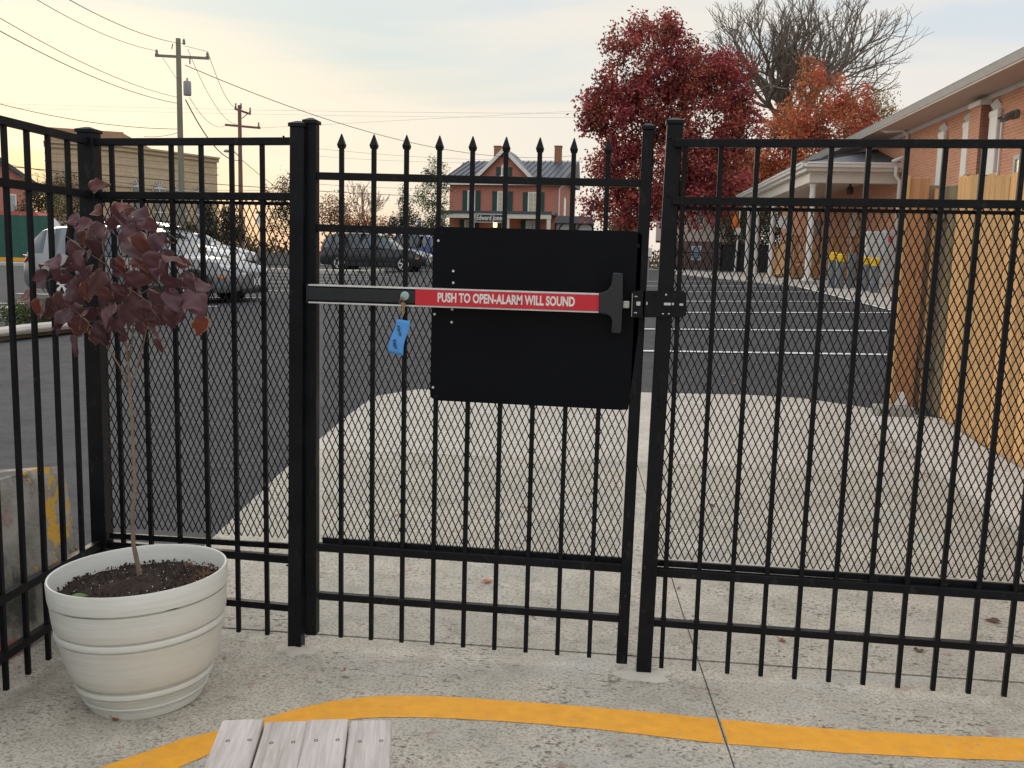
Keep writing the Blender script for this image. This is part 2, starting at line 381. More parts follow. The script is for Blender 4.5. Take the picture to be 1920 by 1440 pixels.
def paint(name, c, metal=.5, rough=.3, flake=True):
    m, nt, p = nodes(name); n = noise_n(nt, coord(nt), 3, 3)
    nt.links.new(ramp_n(nt, n, [(.3, tuple(x*.93 for x in c)), (.7, c)]), p.inputs['Base Color'])
    p.inputs['Metallic'].default_value = metal; p.inputs['Roughness'].default_value = rough; p.inputs['Coat Weight'].default_value = .5; p.inputs['Coat Roughness'].default_value = .06
    return m
BLK = black_metal()
CONC = concrete('weathered_concrete', (.545, .50, .42), (.37, .34, .28))
CONCA = concrete('apron_concrete', (.60, .555, .485), (.46, .42, .365), pits=False, stains=False)
CONC2 = concrete('pale_concrete', (.56, .53, .48), (.45, .425, .385), pits=False, stains=False)
ASPH = asphalt()
WHITE = simple('white_paint', (.78, .77, .74), .55, (.70, .69, .66), 3)
TRIM = simple('cream_white_trim', (.70, .67, .60), .5, (.64, .61, .55), 2)
WOOD = wood_mat('new_pine', (.70, .41, .165), (.48, .25, .085), orand=.42)
WOODO = wood_mat('orange_cedar_post', (.42, .20, .085), (.30, .135, .055))
WOODG = wood_mat('treated_greenish_pine', (.27, .22, .12), (.19, .155, .085))
WOODS = wood_mat('shaded_back_boards', (.25, .19, .13), (.17, .13, .09))  # darkened timber, carries the shade on the return fence in its colour
GREY = simple('grey_plastic', (.22, .24, .25), .5)
BARK = simple('bark', (.16, .125, .10), .9, (.09, .07, .06), 14, bump=.5, bd=.01, stretch=(1, 1, .3))
DARKBARK = simple('dark_bark', (.075, .06, .055), .9, (.045, .036, .033), 10, bump=.4, bd=.01, stretch=(1, 1, .3))
GALV = simple('galvanised_steel', (.45, .45, .44), .4, (.36, .36, .36), 30, metal=.8)
# ================================================================== ground, car park, paving
def grid_sheet(x0, x1, y0, y1, step, zo, clip=None, thick=0., fn=gz):
    """mesh that follows the ground; clip = convex polygon [(x, y)] counter-clockwise"""
    m = MB(); idx = {}
    def vid(x, y, dz=0):
        k = (round(x, 4), round(y, 4), dz)
        if k not in idx: idx[k] = len(m.v); m.v.append((x, y, fn(x, y)+zo-dz))
        return idx[k]
    def cut(poly):
        n = len(clip)
        for i in range(n):
            a, b = clip[i], clip[(i+1) % n]; out = []
            s = lambda p: (b[0]-a[0])*(p[1]-a[1])-(b[1]-a[1])*(p[0]-a[0])
            for j in range(len(poly)):
                p, q = poly[j], poly[(j+1) % len(poly)]; sp, sq = s(p), s(q)
                if sp >= 0: out.append(p)
                if sp*sq < 0: t = sp/(sp-sq); out.append((p[0]+(q[0]-p[0])*t, p[1]+(q[1]-p[1])*t))
            poly = out
            if len(poly) < 3: return []
        return poly
    xs = step if isinstance(step, tuple) else None
    nx = max(1, int(round((x1-x0)/(step)))); ny = max(1, int(round((y1-y0)/(step))))
    for i in range(nx):
        for j in range(ny):
            xa, xb = x0+(x1-x0)*i/nx, x0+(x1-x0)*(i+1)/nx; ya, yb = y0+(y1-y0)*j/ny, y0+(y1-y0)*(j+1)/ny
            q = [(xa, ya), (xb, ya), (xb, yb), (xa, yb)]
            if clip: q = cut(q)
            if len(q) < 3: continue
            ids = []
            for p in q:
                k = vid(*p)
                if not ids or ids[-1] != k: ids.append(k)
            if len(ids) > 2 and len(set(ids)) == len(ids): m.f.append(tuple(ids)); m.m.append(0)
    if thick and clip:
        n = len(clip)
        for i in range(n):
            a, b = Vector(clip[i]), Vector(clip[(i+1) % n]); k = max(1, int((b-a).length/step))
            for j in range(k):
                p, q = a.lerp(b, j/k), a.lerp(b, (j+1)/k)
                m.add([(p.x, p.y, fn(p.x, p.y)+zo), (q.x, q.y, fn(q.x, q.y)+zo), (q.x, q.y, fn(q.x, q.y)+zo-thick), (p.x, p.y, fn(p.x, p.y)+zo-thick)], [(0, 3, 2, 1)])
    return m
def ccw(P):
    a = sum(P[i][0]*P[(i+1) % len(P)][1]-P[(i+1) % len(P)][0]*P[i][1] for i in range(len(P)))
    return P if a > 0 else P[::-1]
def sheet(poly, step, zo, thick=0.):
    poly = ccw([(p[0], p[1]) for p in poly]); xs = [p[0] for p in poly]; ys = [p[1] for p in poly]
    return grid_sheet(min(xs), max(xs), min(ys), max(ys), step, zo, poly, thick)

# far terrain (dull grass and earth), reaches the horizon
GRASS = simple('autumn_grass', (.085, .085, .030), .95, (.050, .055, .020), 1.2, world=True, bump=.5, bd=.03)
ter = MB(); rings = [-40, -20, -12, -6, -3, 0, 3, 6, 10, 15, 20, 26, 33, 40, 50, 60, 80, 120, 200, 400, 900]
xsr = [-900, -400, -200, -120, -80, -50, -30, -20, -12, -9, -6, -3, 0, 3, 5.5, 8, 12, 20, 30, 50, 80, 120, 200, 400, 900]
for i, x in enumerate(xsr):
    for j, y in enumerate(rings): ter.v.append((x, y, gz(x, y)-.045-(.25 if (-12 < x < 12 and y < 8) else 0)))
nr = len(rings)
ter.f = [(i*nr+j, (i+1)*nr+j, (i+1)*nr+j+1, i*nr+j+1) for i in range(len(xsr)-1) for j in range(nr-1)]; ter.m = [0]*len(ter.f)
tag(ter.build('ground', GRASS), kind='structure')
# asphalt car park
tag(grid_sheet(-34, 14, .1, 45, .6, 0).build('car_park', ASPH), kind='structure')
tag(sheet([(-34, .1), (-1.0, .1), (-1.0, -8), (-34, -8)], .8, 0).build('car_park_side', ASPH), kind='structure')
# far street in front of the houses
tag(sheet([(-60, 46), (16, 47), (16, 54), (-60, 53)], 2., .01).build('street', simple('worn_street', (.20, .20, .20), .85, (.15, .15, .15), 1, world=True)), kind='structure')

# concrete: near terrace and the apron beyond the gate, poured as separate slabs with open joints
J1a, J1b = G(1165, 770), G(1375, 1440)                     # long joint running away from the camera
J2a, J2b = G(960, 1219), G(1860, 1281)                     # joint under the fence
J3a, J3b = G(600, 845), G(1440, 880)                       # joint across the apron
bed = sheet([(-1.35, -7), (6, -7), (6, .8), (-1.35, .8)], .8, .0035); PAVE = bed.build('concrete_pavement', simple('joint_dirt', (.16, .14, .12), .95, world=True)); tag(PAVE, kind='structure')
def line_x(a, b, y): return a.x+(b.x-a.x)*(y-a.y)/(b.y-a.y)
def line_y(a, b, x): return a.y+(b.y-a.y)*(x-a.x)/(b.x-a.x)
apron = [G(x, y) for x, y in ((380, 1030), (440, 975), (520, 895), (600, 825), (650, 783), (700, 745), (780, 732), (1000, 733), (1220, 738), (1400, 742), (1500, 748), (1545, 757), (1575, 772), (1605, 798), (1640, 812))]
ql = G(215, 1190); apron = [(ql.x, ql.y)]+[(p.x, p.y) for p in apron]+[(4.02, 4.95), (4.3, 4.9), (4.3, -.6), (ql.x+.1, -.6)]
terr = [(-1.35, -7), (4.3, -7), (4.3, .6), (-1.35, .6)]
def half(poly, a, b, side, gap=.0035):
    """keep the part of poly on one side of the line a-b, gap metres back from it"""
    n = Vector((-(b.y-a.y), b.x-a.x)).normalized()*side; out = []
    s = lambda p: (Vector(p)-Vector((a.x, a.y))).dot(n)-gap
    for i in range(len(poly)):
        p, q = poly[i], poly[(i+1) % len(poly)]; sp, sq = s(p), s(q)
        if sp >= 0: out.append(p)
        if sp*sq < 0: t = sp/(sp-sq); out.append((p[0]+(q[0]-p[0])*t, p[1]+(q[1]-p[1])*t))
    return out
def hull(P):
    P = sorted(set((round(a, 4), round(b, 4)) for a, b in P)); cr = lambda o, a, b: (a[0]-o[0])*(b[1]-o[1])-(a[1]-o[1])*(b[0]-o[0])
    def h(Q):
        r = []
        for p in Q:
            while len(r) > 1 and cr(r[-2], r[-1], p) <= 0: r.pop()
            r.append(p)
        return r[:-1]
    return h(P)+h(P[::-1])
ap = hull(apron)
for s1 in (1, -1):
    for k in range(3):
        A = half(ap if k else terr, J1a, J1b, s1, .0028)
        B = A
        if k == 0: B = half(A, J2a, J2b, -1, .007)
        if k == 1: B = half(half(A, J2a, J2b, 1, .007), J3a, J3b, -1)
        if k == 2: B = half(A, J3a, J3b, 1)
        if len(B) > 2:
            o = sheet(B, .5, .010, .05).build('slab', CONC if k < 2 else CONCA, PAVE)

# white stall lines
PAINTW = simple('road_paint_white', (.80, .80, .77), .7, (.62, .62, .60), 5, world=True)
def strip(p, q, w, zo, name, mat, **k):
    p, q = Vector((p[0], p[1])), Vector((q[0], q[1])); n = Vector((-(q-p).y, (q-p).x)).normalized()*w/2
    s = sheet([p+n, q+n, q-n, p-n], max(.3, w), zo).build(name, mat); return tag(s, **k)
def kerb_w(t): return 5.2
rows = [G(1450, y) for y in (663, 620, 587, 566, 548, 537, 528)]
for i, p in enumerate(rows):
    dx, dy = LX.x, LX.y
    w = (p-C0).dot(LX); a = p-LX*(w+.35); b = p+LX*(5.1-w)
    strip(a, b, .11, .012, 'stall_line', PAINTW, label=['white stall line nearest the apron on the right side of the lot'][0] if i == 0 else 'thin white parking stall line on the right of the lot, %s back from the apron' % ['', 'second', 'third', 'fourth', 'fifth', 'sixth', 'seventh'][i], cat='painted line', group='white stall lines on the right')
for k in range(9):
    t0 = 15.2+2.55*k
    a, b = L_(-13.2, t0), L_(-7.4, t0)
    strip(a, b, .115, .012, 'stall_line', PAINTW, label='white parking stall line on the left of the lot, %s from the near kerb' % ['first', 'second', 'third', 'fourth', 'fifth', 'sixth', 'seventh', 'eighth', 'ninth'][k], cat='painted line', group='white stall lines on the left')
a, b = L_(5.13, 12.8), L_(5.13, 26.5)
strip(a, b, .10, .014, 'edge_line', PAINTW, label='white edge line along the pale walk in front of the brick hall', cat='painted line')

# walk by the hall: flush concrete, with a rounded apron at its far end
walk = [L_(5.2, 12.6), L_(9.5, 12.6), L_(9.5, 40), L_(5.2, 40)]
tag(sheet(walk, .6, .022, .05).build('pavement', CONC2), kind='structure')
isl = [G(x, y) for x, y in ((1262, 507), (1300, 515), (1345, 522), (1400, 525), (1465, 529))]
isl = [(p.x, p.y) for p in isl]+[tuple(L_(5.3, 24)[:2]), tuple(L_(5.3, 37)[:2]), tuple(L_(2.6, 37)[:2])]
tag(sheet(hull(isl), .8, .03, .06).build('pavement', CONC2), kind='structure')

# planted island on the left and its kerb
def kerb(pts, w, h, name, label, mat=CONC2):
    m = MB(); n = len(pts); P = [Vector((p[0], p[1])) for p in pts]
    prof = [(0, -.05), (0, h*.75), (.03, h), (w, h), (w, -.05)]; vs = []
    for i in range(n):
        d = (P[min(i+1, n-1)]-P[max(i-1, 0)]).normalized(); nn = Vector((-d.y, d.x))
        for o_, z in prof: q = P[i]+nn*o_; vs.append((q.x, q.y, gz(q.x, q.y)+z))
    k = len(prof); m.add(vs, [(i*k+j, (i+1)*k+j, (i+1)*k+j+1, i*k+j+1) for i in range(n-1) for j in range(k-1)]+[tuple(range(k)), tuple((n-1)*k+j for j in range(k))[::-1]])
    o = m.build(name, mat); tag(o, label, 'kerb'); return o
kp = [G(x, y) for x, y in ((-400, 690), (-200, 662), (0, 640), (70, 630), (145, 622), (185, 617))]
kp = [(p.x, p.y) for p in kp]
e = Vector(kp[-1])
kp += [(e.x+.45, e.y+.25), (e.x+.65, e.y+.8), (e.x+.4, e.y+1.4), (e.x-.3, e.y+1.7), (e.x-6, e.y+1.9)]
kerb(kp, .32, .15, 'kerb', 'pale rounded concrete kerb round the planted bed at left')
bedp = [(p[0], p[1]+.2) for p in kp]
tag(sheet(hull(bedp[:9]), .8, .09).build('planting_bed', simple('mulch', (.07, .05, .035), .95, (.04, .03, .02), 9, world=True)), kind='structure')
# a longer kerb and verge behind the left stalls
kb = [L_(-26, 36), L_(-16, 36), L_(-9.8, 36), L_(-8.9, 36.6), L_(-8.8, 38)]
kerb([(p.x, p.y) for p in kb], .3, .15, 'kerb', 'pale kerb along the grass verge behind the grey saloon')
tag(sheet([L_(-26, 36.2), L_(-9.2, 36.2), L_(-9.2, 38.4), L_(-26, 38.4)], .9, .10).build('verge', simple('lawn', (.075, .105, .03), .95, (.045, .07, .02), 7, world=True, bump=.6, bd=.03)), kind='structure')

# yellow painted curved line on the terrace
YEL = simple('yellow_road_paint', (.90, .41, .030), .75, (.80, .35, .026), 22, world=True, bump=.25, bd=.002, detail=7)
def worn_yellow():
    nt = YEL.node_tree; p = nt.nodes['Principled BSDF']; src = p.inputs['Base Color'].links[0].from_socket; v = wcoord(nt)
    a = noise_n(nt, v, 55, 4, .7); b = noise_n(nt, v, 4, 3); f = mth(nt, 'MULTIPLY', ramp_n(nt, a, [(.60, 0.), (.68, .9)]), ramp_n(nt, b, [(.40, .25), (.62, 1.)]))
    c = mix_n(nt, f, src, (.40, .34, .24)); c = mix_n(nt, ramp_n(nt, noise_n(nt, wcoord(nt, (1, 2.5, 1)), 9, 5, .65), [(.5, 0.), (.75, .35)]), c, (.56, .28, .04))
    nt.links.new(c, p.inputs['Base Color'])
worn_yellow()
up_ = [(120, 1470), (217, 1436), (342, 1392), (407, 1377), (455, 1364), (510, 1349), (545, 1338), (587, 1328), (625, 1320), (667, 1315), (710, 1311), (750, 1310), (800, 1311), (850, 1313), (925, 1318), (1000, 1323), (1110, 1332), (1200, 1340), (1335, 1353), (1460, 1365), (1575, 1374), (1750, 1384), (1920, 1391), (2150, 1402)]
lo_ = [(240, 1490), (340, 1444), (395, 1420), (440, 1405), (490, 1391), (535, 1380), (570, 1372), (605, 1363), (640, 1357), (680, 1353), (733, 1351), (768, 1351), (812, 1352), (860, 1354), (930, 1358), (1000, 1363), (1110, 1373), (1200, 1383), (1345, 1400), (1460, 1409), (1575, 1418), (1750, 1427), (1920, 1434), (2150, 1446)]
ym = MB(); rn = random.Random(3)
U, Lo = [], []
for k in range(len(up_)-1):
    for s in range(6):
        f = s/6
        for src, dst in ((up_, U), (lo_, Lo)):
            p = G(src[k][0]*(1-f)+src[k+1][0]*f, src[k][1]*(1-f)+src[k+1][1]*f); j = rn.uniform(-.0008, .0008); dst.append((p.x+j, p.y+rn.uniform(-.0012, .0012), .0118))
jx = lambda v: (v[0]-J1a.x)-(J1b.x-J1a.x)*(v[1]-J1a.y)/(J1b.y-J1a.y)      # leave the paint open over the joint
for k in range(len(U)-1):
    if jx(U[k])*jx(U[k+1]) < 0 or jx(Lo[k])*jx(Lo[k+1]) < 0:
        for (A, B) in ((0, 1),):
            # clip the quad on both sides of the joint
            q = [(U[k][0], U[k][1]), (U[k+1][0], U[k+1][1]), (Lo[k+1][0], Lo[k+1][1]), (Lo[k][0], Lo[k][1])]
            for sd_ in (1, -1):
                h_ = half(q, J1a, J1b, sd_, .006)
                if len(h_) > 2: ym.add([(x, y, .0118) for x, y in h_], [tuple(range(len(h_)))])
    else: ym.add([U[k], U[k+1], Lo[k+1], Lo[k]], [(0, 1, 2, 3)])
tag(ym.build('painted_line', YEL), 'curved yellow painted line across the concrete in front of the gate', 'painted line')

# cement patches round the post feet
def patch(c, r, label, seed):
    m = MB(); q = random.Random(seed); n = 22; vs = [(c[0], c[1], .030)]
    for ring, (rr, z) in enumerate(((.45, .026), (.8, .018), (1., .009))):
        for k in range(n): a = 2*PI*k/n; f = r*rr*(1+.5*mnoise.noise(Vector((math.cos(a)*1.6+seed, math.sin(a)*1.6, ring*.2)))+.10*mnoise.noise(Vector((math.cos(a)*4+seed, math.sin(a)*4, 1)))); vs.append((c[0]+f*1.35*math.cos(a), c[1]+f*.8*math.sin(a), z+q.uniform(-.001, .001)))
    fs = [(0, 1+k, 1+(k+1) % n) for k in range(n)]+[(1+r_*n+k, 1+(r_+1)*n+k, 1+(r_+1)*n+(k+1) % n, 1+r_*n+(k+1) % n) for r_ in range(2) for k in range(n)]
    m.add(vs, fs); tag(m.build('mortar_patch', simple('mortar', (.60, .55, .47), .9, (.46, .43, .37), 9, world=True, bump=.5, bd=.004), smooth=True), label, 'mortar')
patch((-.165, -.045), .062, 'cream mortar collar round the foot of the left hinge post', 1)
patch((1.14, -.04), .078, 'white mortar smear round the foot of the latch post', 5)

# ================================================================== black metal fence
def picket_mesh(h, spear=False, w=.0160):
    m = MB(); m.box((0, 0, h/2), (w, w, h), ch=.0012)
    return m.mesh('picket', BLK)
def cap_mesh(w):
    m = MB(); a = w/2+.0045
    m.add([(sx*a, sy*a, z) for z in (0, .012) for sx, sy in ((-1, -1), (1, -1), (1, 1), (-1, 1))]+[(sx*a*.25, sy*a*.25, .0215) for sx, sy in ((-1, -1), (1, -1), (1, 1), (-1, 1))],
          [(3, 2, 1, 0), (0, 1, 5, 4), (1, 2, 6, 5), (2, 3, 7, 6), (3, 0, 4, 7), (4, 5, 9, 8), (5, 6, 10, 9), (6, 7, 11, 10), (7, 4, 8, 11), (8, 9, 10, 11)])
    return m.mesh('post_cap', BLK)
def post(parent, x, y, z0, z1, w, d=None, rz=0, tilt=0.):
    m = MB(); m.box((0, 0, (z1-z0)/2), (w, d or w, z1-z0), ch=.0025)
    o = m.build('post', BLK, parent); o.location = (x, y, z0); o.rotation_euler = (0, tilt, rz)
    c = inst('post_cap', cap_mesh(w), o, (0, 0, z1-z0)); 
    if d: c.scale = (1, d/w, 1)
    return o
def bolt(parent, x, y, z, r=.0042, mat=None, name='screw'):
    m = MB(); m.lathe([(0, -.004), (r*.45, -.0038), (r*.5, -.0025), (r*.55, -.0042), (r*.95, -.003), (r, 0)], axis='Y', n=10)
    for i in range(len(m.v)): pass
    o = m.build(name, mat or BLK, parent, smooth=True); o.location = (x, y, z); o.rotation_euler = (PI, 0, 0); return o
def expanded(x0, x1, z0, z1, name, parent, y=0, pw=.0248, ph=.0546, sw=.0040, th=.0018, wob=0):
    """flattened expanded metal: every strand a thin bar, with a thicker knuckle at each node"""
    m = MB(); nc = int((x1-x0)/pw); nr_ = int((z1-z0)/(ph/2)); ox = x0+((x1-x0)-nc*pw)/2
    def nodep(i, j):                                  # i in half columns
        X = ox+i*pw/2; Z = z1-j*ph/2; return Vector((X, y+.0012*math.sin(i*.35+j*.21), Z+.0015*math.sin(i*.09)))
    for j in range(nr_):
        for i in range(0, 2*nc+1):
            if (i+j) % 2: continue
            a = nodep(i, j)
            for di in (-1, 1):
                if 0 <= i+di <= 2*nc:
                    b = nodep(i+di, j+1); b.z = max(b.z, z0); d = (b-a).normalized()
                    m.bar(a, b, sw if di > 0 else sw*.82, th, up=(0, 1, 0))
            if 0 < i < 2*nc: m.box(a, (.0042, th*1.4, .0085))
    o = m.build(name, BLK, parent); o['kind'] = 'stuff'; return o
S = .1175
# --- section left of the gate
fl = thing('metal_fence', 'black metal fence section with mesh left of the gate, behind the planter', 'fence', (-.185, -.015, 0), 0, 'black metal fence sections')
fl['_w'] = 1
YL = lambda X: .03+.055*(-.2-X)/.8                      # slight angle to the gate line
zL = lambda base, X: base+.006*(X+.2)
hp = post(fl, -.165+.185, -.028+.015, .004, 1.935, .051, .051, 0, .012)
post(fl, -.998+.185, .085+.015, 0, 1.925, .062, .062)
m = mb(fl)
LR = [(1.893, .026), (1.697, .027), (.338, .030), (.146, .026)]
pk = picket_mesh(1.875)
xs_ = [on_y(x, 277, .05).x for x in (201, 258, 318, 376, 435.5, 495)]
xb_ = [on_y(x, 995, .05).x for x in (224, 279, 335, 390, 445.5, 501)]
for a, b in zip(xs_, xb_):
    X = (a+b)/2; inst('picket', pk, fl, (X+.185, YL(X)+.015, .028), (0, 0, 0))
for z, h in LR:
    m = MB(); m.box((0, 0, 0), (.80, .026, h), ch=.0015); o = m.build('rail', BLK, fl); o.location = (-.58+.185, YL(-.58)+.015, z); o.rotation_euler = (0, -.003, -.069)
em = expanded(-.96, -.20, .385, 1.69, 'mesh_panel', fl, 0); em.location = (.185, YL(-.58)+.015+.018, 0)
for c_, d_ in (((-.58, 0, .376), (.76, .012, .022)), ((-.58, 0, 1.675), (.76, .01, .012))): m = MB(); m.box(c_, d_); o = m.build('mesh_frame', BLK, fl); o.location = (.185, YL(-.58)+.033, 0)
for z in (1.893, 1.697, .338): bolt(fl, -.188+.185, -.056+.015, z+.006, .004)
# --- section running towards the camera on the left
fs = thing('metal_fence', 'black metal fence section without mesh at far left, running towards the viewer', 'fence', (-.992, -.6, 0), 0, 'black metal fence sections')
SX = lambda t: -.994+.026*t                              # t metres from the corner towards the camera
for k in range(22):
    t = .155+.1215*k
    inst('picket', pk, fs, (SX(t)+.992, -.0+.085-t+.6, .028), (0, 0, .02))
for z, h in ((1.893, .026), (1.697, .027), (.345, .030), (.150, .028)):
    m = MB(); m.bar((SX(0)+.992, .05+.6, z), (SX(2.75)+.992, .085-2.75+.6, z), .026, h); m.build('rail', BLK, fs)
post(fs, SX(2.80)+.992, .085-2.80+.6, 0, 1.93, .051)
# --- section right of the gate
fr = thing('metal_fence', 'black metal fence section with mesh right of the gate, in front of the timber fence', 'fence', (1.2041, -.0021, 0), -.0292, 'black metal fence sections')
LE = .033                                                # leans slightly towards the viewer
ry_ = lambda z: -LE*z
lp_ = post(fr, 1.140-1.204, -.03, .002, 1.952, .053, .053, .03, .014); 
pkr = picket_mesh(1.862)
for i in range(0, 20): inst('picket', pkr, fr, (i*S, ry_(.0265), .0265), (LE, 0, 0))
for z, h in ((1.887, .027), (1.6986, .027), (.3906, .030), (.200, .026)):
    m = MB(); m.box((0, 0, 0), (2.30, .026, h), ch=.0015); o = m.build('rail', BLK, fr); o.location = (1.115, ry_(z), z+.0025); o.rotation_euler = (LE, -.0022, 0)
em = expanded(-.045, 2.26, .425, 1.69, 'mesh_panel', fr, 0); em.location = (0, .0225, 0); em.rotation_euler = (LE, 0, 0)
for c_, d_ in (((1.11, 0, .418), (2.30, .012, .022)), ((1.11, 0, 1.676), (2.30, .01, .012)), ((-.046, 0, 1.05), (.006, .01, 1.26))): m = MB(); m.box(c_, d_); o = m.build('mesh_frame', BLK, fr); o.location = (0, .021, 0); o.rotation_euler = (LE, 0, 0)
post(fr, 2.31, 0, 0, 1.95, .053, .053)
for z in (1.905, 1.715, .405, .215, 1.02, .995): bolt(fr, -.062+.012, -.060, z, .0045)
for z in (.20,):
    for i in range(0, 20): 
        m = MB(); m.box((0, 0, 0), (.021, .021, .008), ch=.002); o = m.build('grommet', BLK, fr); o.location = (i*S, ry_(z), z+.017)

# --- the gate
gt = thing('gate', 'black metal gate with spear tips, solid plate and red alarm bar', 'gate', (-.105, -.01, .05))
def gl_(x, y, z): return (x+.105, y+.01, z-.05)
KG = -.0102
def gx(i): return i*S+.0005
m = MB(); H = 1.86
m.box((0, 0, .916), (.016, .016, 1.832), ch=.0012); pg = m.mesh('picket', BLK)
m = MB(); a = .0135
prof = [(.0105, 0), (.0115, .004), (.0135, .012), (.0120, .016), (.0015, .050)]
vs = []
for r_, z in prof: vs += [(sx*r_, sy*r_, z) for sx, sy in ((-1, -1), (1, -1), (1, 1), (-1, 1))]
fs_ = [(i*4+k, i*4+(k+1) % 4, i*4+4+(k+1) % 4, i*4+4+k) for i in range(4) for k in range(4)]+[(16, 17, 18, 19), (3, 2, 1, 0)]
m.add(vs, fs_); spm = m.mesh('spear_tip', BLK)
for i in range(9):
    o = inst('picket', pg, gt, gl_(gx(i), 0, .0552+KG*i*S), (.003, .003, 0))
    inst('spear_tip', spm, o, (0, 0, 1.812), (0, 0, PI/4*0))
for z, h in ((1.7696, .0255), (1.5865, .026), (.4039, .030), (.2141, .027)):
    m = MB(); x0, x1 = -.085, 1.060; m.box((0, 0, 0), (x1-x0, .0255, h), ch=.0015); o = m.build('rail', BLK, gt)
    o.location = gl_((x0+x1)/2, 0, z+KG*(x0+x1)/2); o.rotation_euler = (0, -KG, 0)
o = post(gt, *gl_(-.109, 0, .058), 1.945, .046, .046); o.name = 'upright'
o.data = None if False else o.data
def upright(x, z0, z1, w, tilt=0):
    m = MB(); m.box((0, 0, (z1-z0)/2), (w, w, z1-z0), ch=.0025); o = m.build('upright', BLK, gt); o.location = gl_(x, 0, z0); o.rotation_euler = (0, tilt, 0)
    inst('post_cap', cap_mesh(w), o, (0, 0, z1-z0)); return o
bpy.data.objects.remove([c for c in o.children][0]); bpy.data.objects.remove(o)
upright(-.112, .062, 1.950, .044, .0035); upright(1.060, .036, 1.938, .040, .0105)
em = expanded(-.082, 1.035, .422, 1.575, 'mesh_panel', gt, 0); em.location = gl_(0, .018, 0); em.rotation_euler = (0, .008, 0)
m = MB(); m.box((.48, 0, .421), (1.12, .012, .020)); o = m.build('mesh_frame', BLK, gt); o.location = gl_(0, .020, .004); o.rotation_euler = (0, .0102, 0)
for z, h in ((1.36, .35), (.33, .22)):                         # hinges between post and gate
    m = MB(); m.box((0, 0, 0), (.016, .03, h*.35), ch=.003); m.tube([(0, -.01, -h*.22), (0, -.01, h*.22)], .008, 10)
    o = m.build('hinge', BLK, gt); o.location = gl_(-.141, .012, z)
# solid plate
pl = [(.352, 1.600), (1.055, 1.592), (1.055, .985), (1.048, .978), (.358, .984), (.343, .992)]
P_ = [(on_y(x, y, -.022).x, on_y(x, y, -.022).z) for x, y in ((812, 436), (816, 428), (825, 425), (1196, 434), (1204, 441), (1197, 620), (1178, 768), (1165, 769), (818, 751), (808, 746), (806, 738))]
PLATE = simple('gloss_black_plate', (.0045, .0055, .0085), .33, (.003, .0035, .006), 2.5, spec=.10)
m = MB(); m.prism([(x+.105, z-.05) for x, z in P_], -.020+.01, -.014+.01); plate = m.build('plate', PLATE, gt)
for (x, y) in ((822, 451), (850, 508), (850, 530), (848, 580), (815, 589), (847, 604), (812, 726)):
    q = on_y(x, y, -.022); m = MB(); m.lathe([(0, 0), (.0042, .0), (.0046, .0012), (.0046, .002)], axis='Y', n=12)
    o = m.build('rivet', simple('bright_rivet', (.80, .80, .76), .35, (.6, .6, .57), metal=.3) if 'bright_rivet' not in bpy.data.materials else bpy.data.materials['bright_rivet'], gt, smooth=30); o.location = gl_(q.x, -.0225, q.z)
for (x, y) in ((829, 438), (818, 744), (1197, 461), (1182, 745)):
    q = on_y(x, y, -.022); bolt(gt, *gl_(q.x, -.020, q.z), .0075)

# --- alarm bar across the gate
SIL = simple('brushed_aluminium', (.80, .80, .80), .35, (.70, .70, .70), 40, metal=.55)
RED = simple('red_label', (.62, .018, .035), .45, (.55, .014, .028), 5)
WTXT = simple('white_lettering', (.82, .80, .78), .6)
DG = simple('charcoal_plastic', (.012, .0145, .019), .42, (.009, .011, .014), 20)
Bp = lambda x, y, Y=-.085: on_y(x, y, Y)
b0, b1 = Bp(577, 550.5), Bp(1124, 568.5)
brz = -math.atan2(b1.z-b0.z, b1.x-b0.x)
L0 = (b1-b0).length; bc = (b0+b1)/2
bar = MB()
prof = [(-.030, .028), (-.028, -.002), (-.020, -.012), (.020, -.012), (.028, -.002), (.030, .028)]
vs = []
for sx in (-L0/2, L0/2): vs += [(sx, yy, zz) for zz, yy in [(p[0], p[1]) for p in prof]]
n = len(prof); bar.add(vs, [tuple(range(n)), tuple(range(2*n-1, n-1, -1))]+[(i, i+n, (i+1) % n+n, (i+1) % n) for i in range(n)])
ab = bar.build('alarm_bar', DG, gt); ab.location = gl_(bc.x, bc.y+.012, bc.z); ab.rotation_euler = (0, brz, 0)
for sz, name in ((1, 'channel_edge'), (-1, 'channel_edge')):
    m = MB(); m.box((0, .008, sz*.0315), (L0-.004, .036, .0035)); m.box((0, -.009, sz*.0305), (L0-.004, .0035, .0052)); m.build(name, SIL, ab)
m = MB(); m.box((-L0/2-.003, .01, 0), (.006, .045, .066), ch=.002); m.build('end_plate', DG, ab)
r0 = Bp(779, 560); rx0 = (r0.x-bc.x); rx1 = L0/2-.001
m = MB(); m.box(((rx0+rx1)/2, -.0145, 0), (rx1-rx0, .004, .0545), ch=.0006); m.build('red_label', RED, ab)
tw = (Bp(1078, 567).x-Bp(821, 567).x)
tm = text_mesh('PUSH TO OPEN-ALARM WILL SOUND', .0440, WTXT, bold=.0016, depth=.0003)
xs0 = [v.co.x for v in tm.vertices]; k_ = tw/(max(xs0)-min(xs0)); tm.transform(Matrix.Diagonal((k_, 1, 1, 1)))
xs0 = [v.co.x for v in tm.vertices]; tm.transform(Matrix.Translation((-(min(xs0)+max(xs0))/2, 0, 0)))
inst('lettering', tm, ab, (((Bp(1078, 567).x+Bp(821, 560).x)/2-bc.x), -.0170, .0005), (PI/2, 0, 0))
lk = Bp(759.5, 558.5)
TEAL = simple('pale_zinc_lock', (.42, .60, .58), .3, (.36, .52, .50), 30, metal=.5)
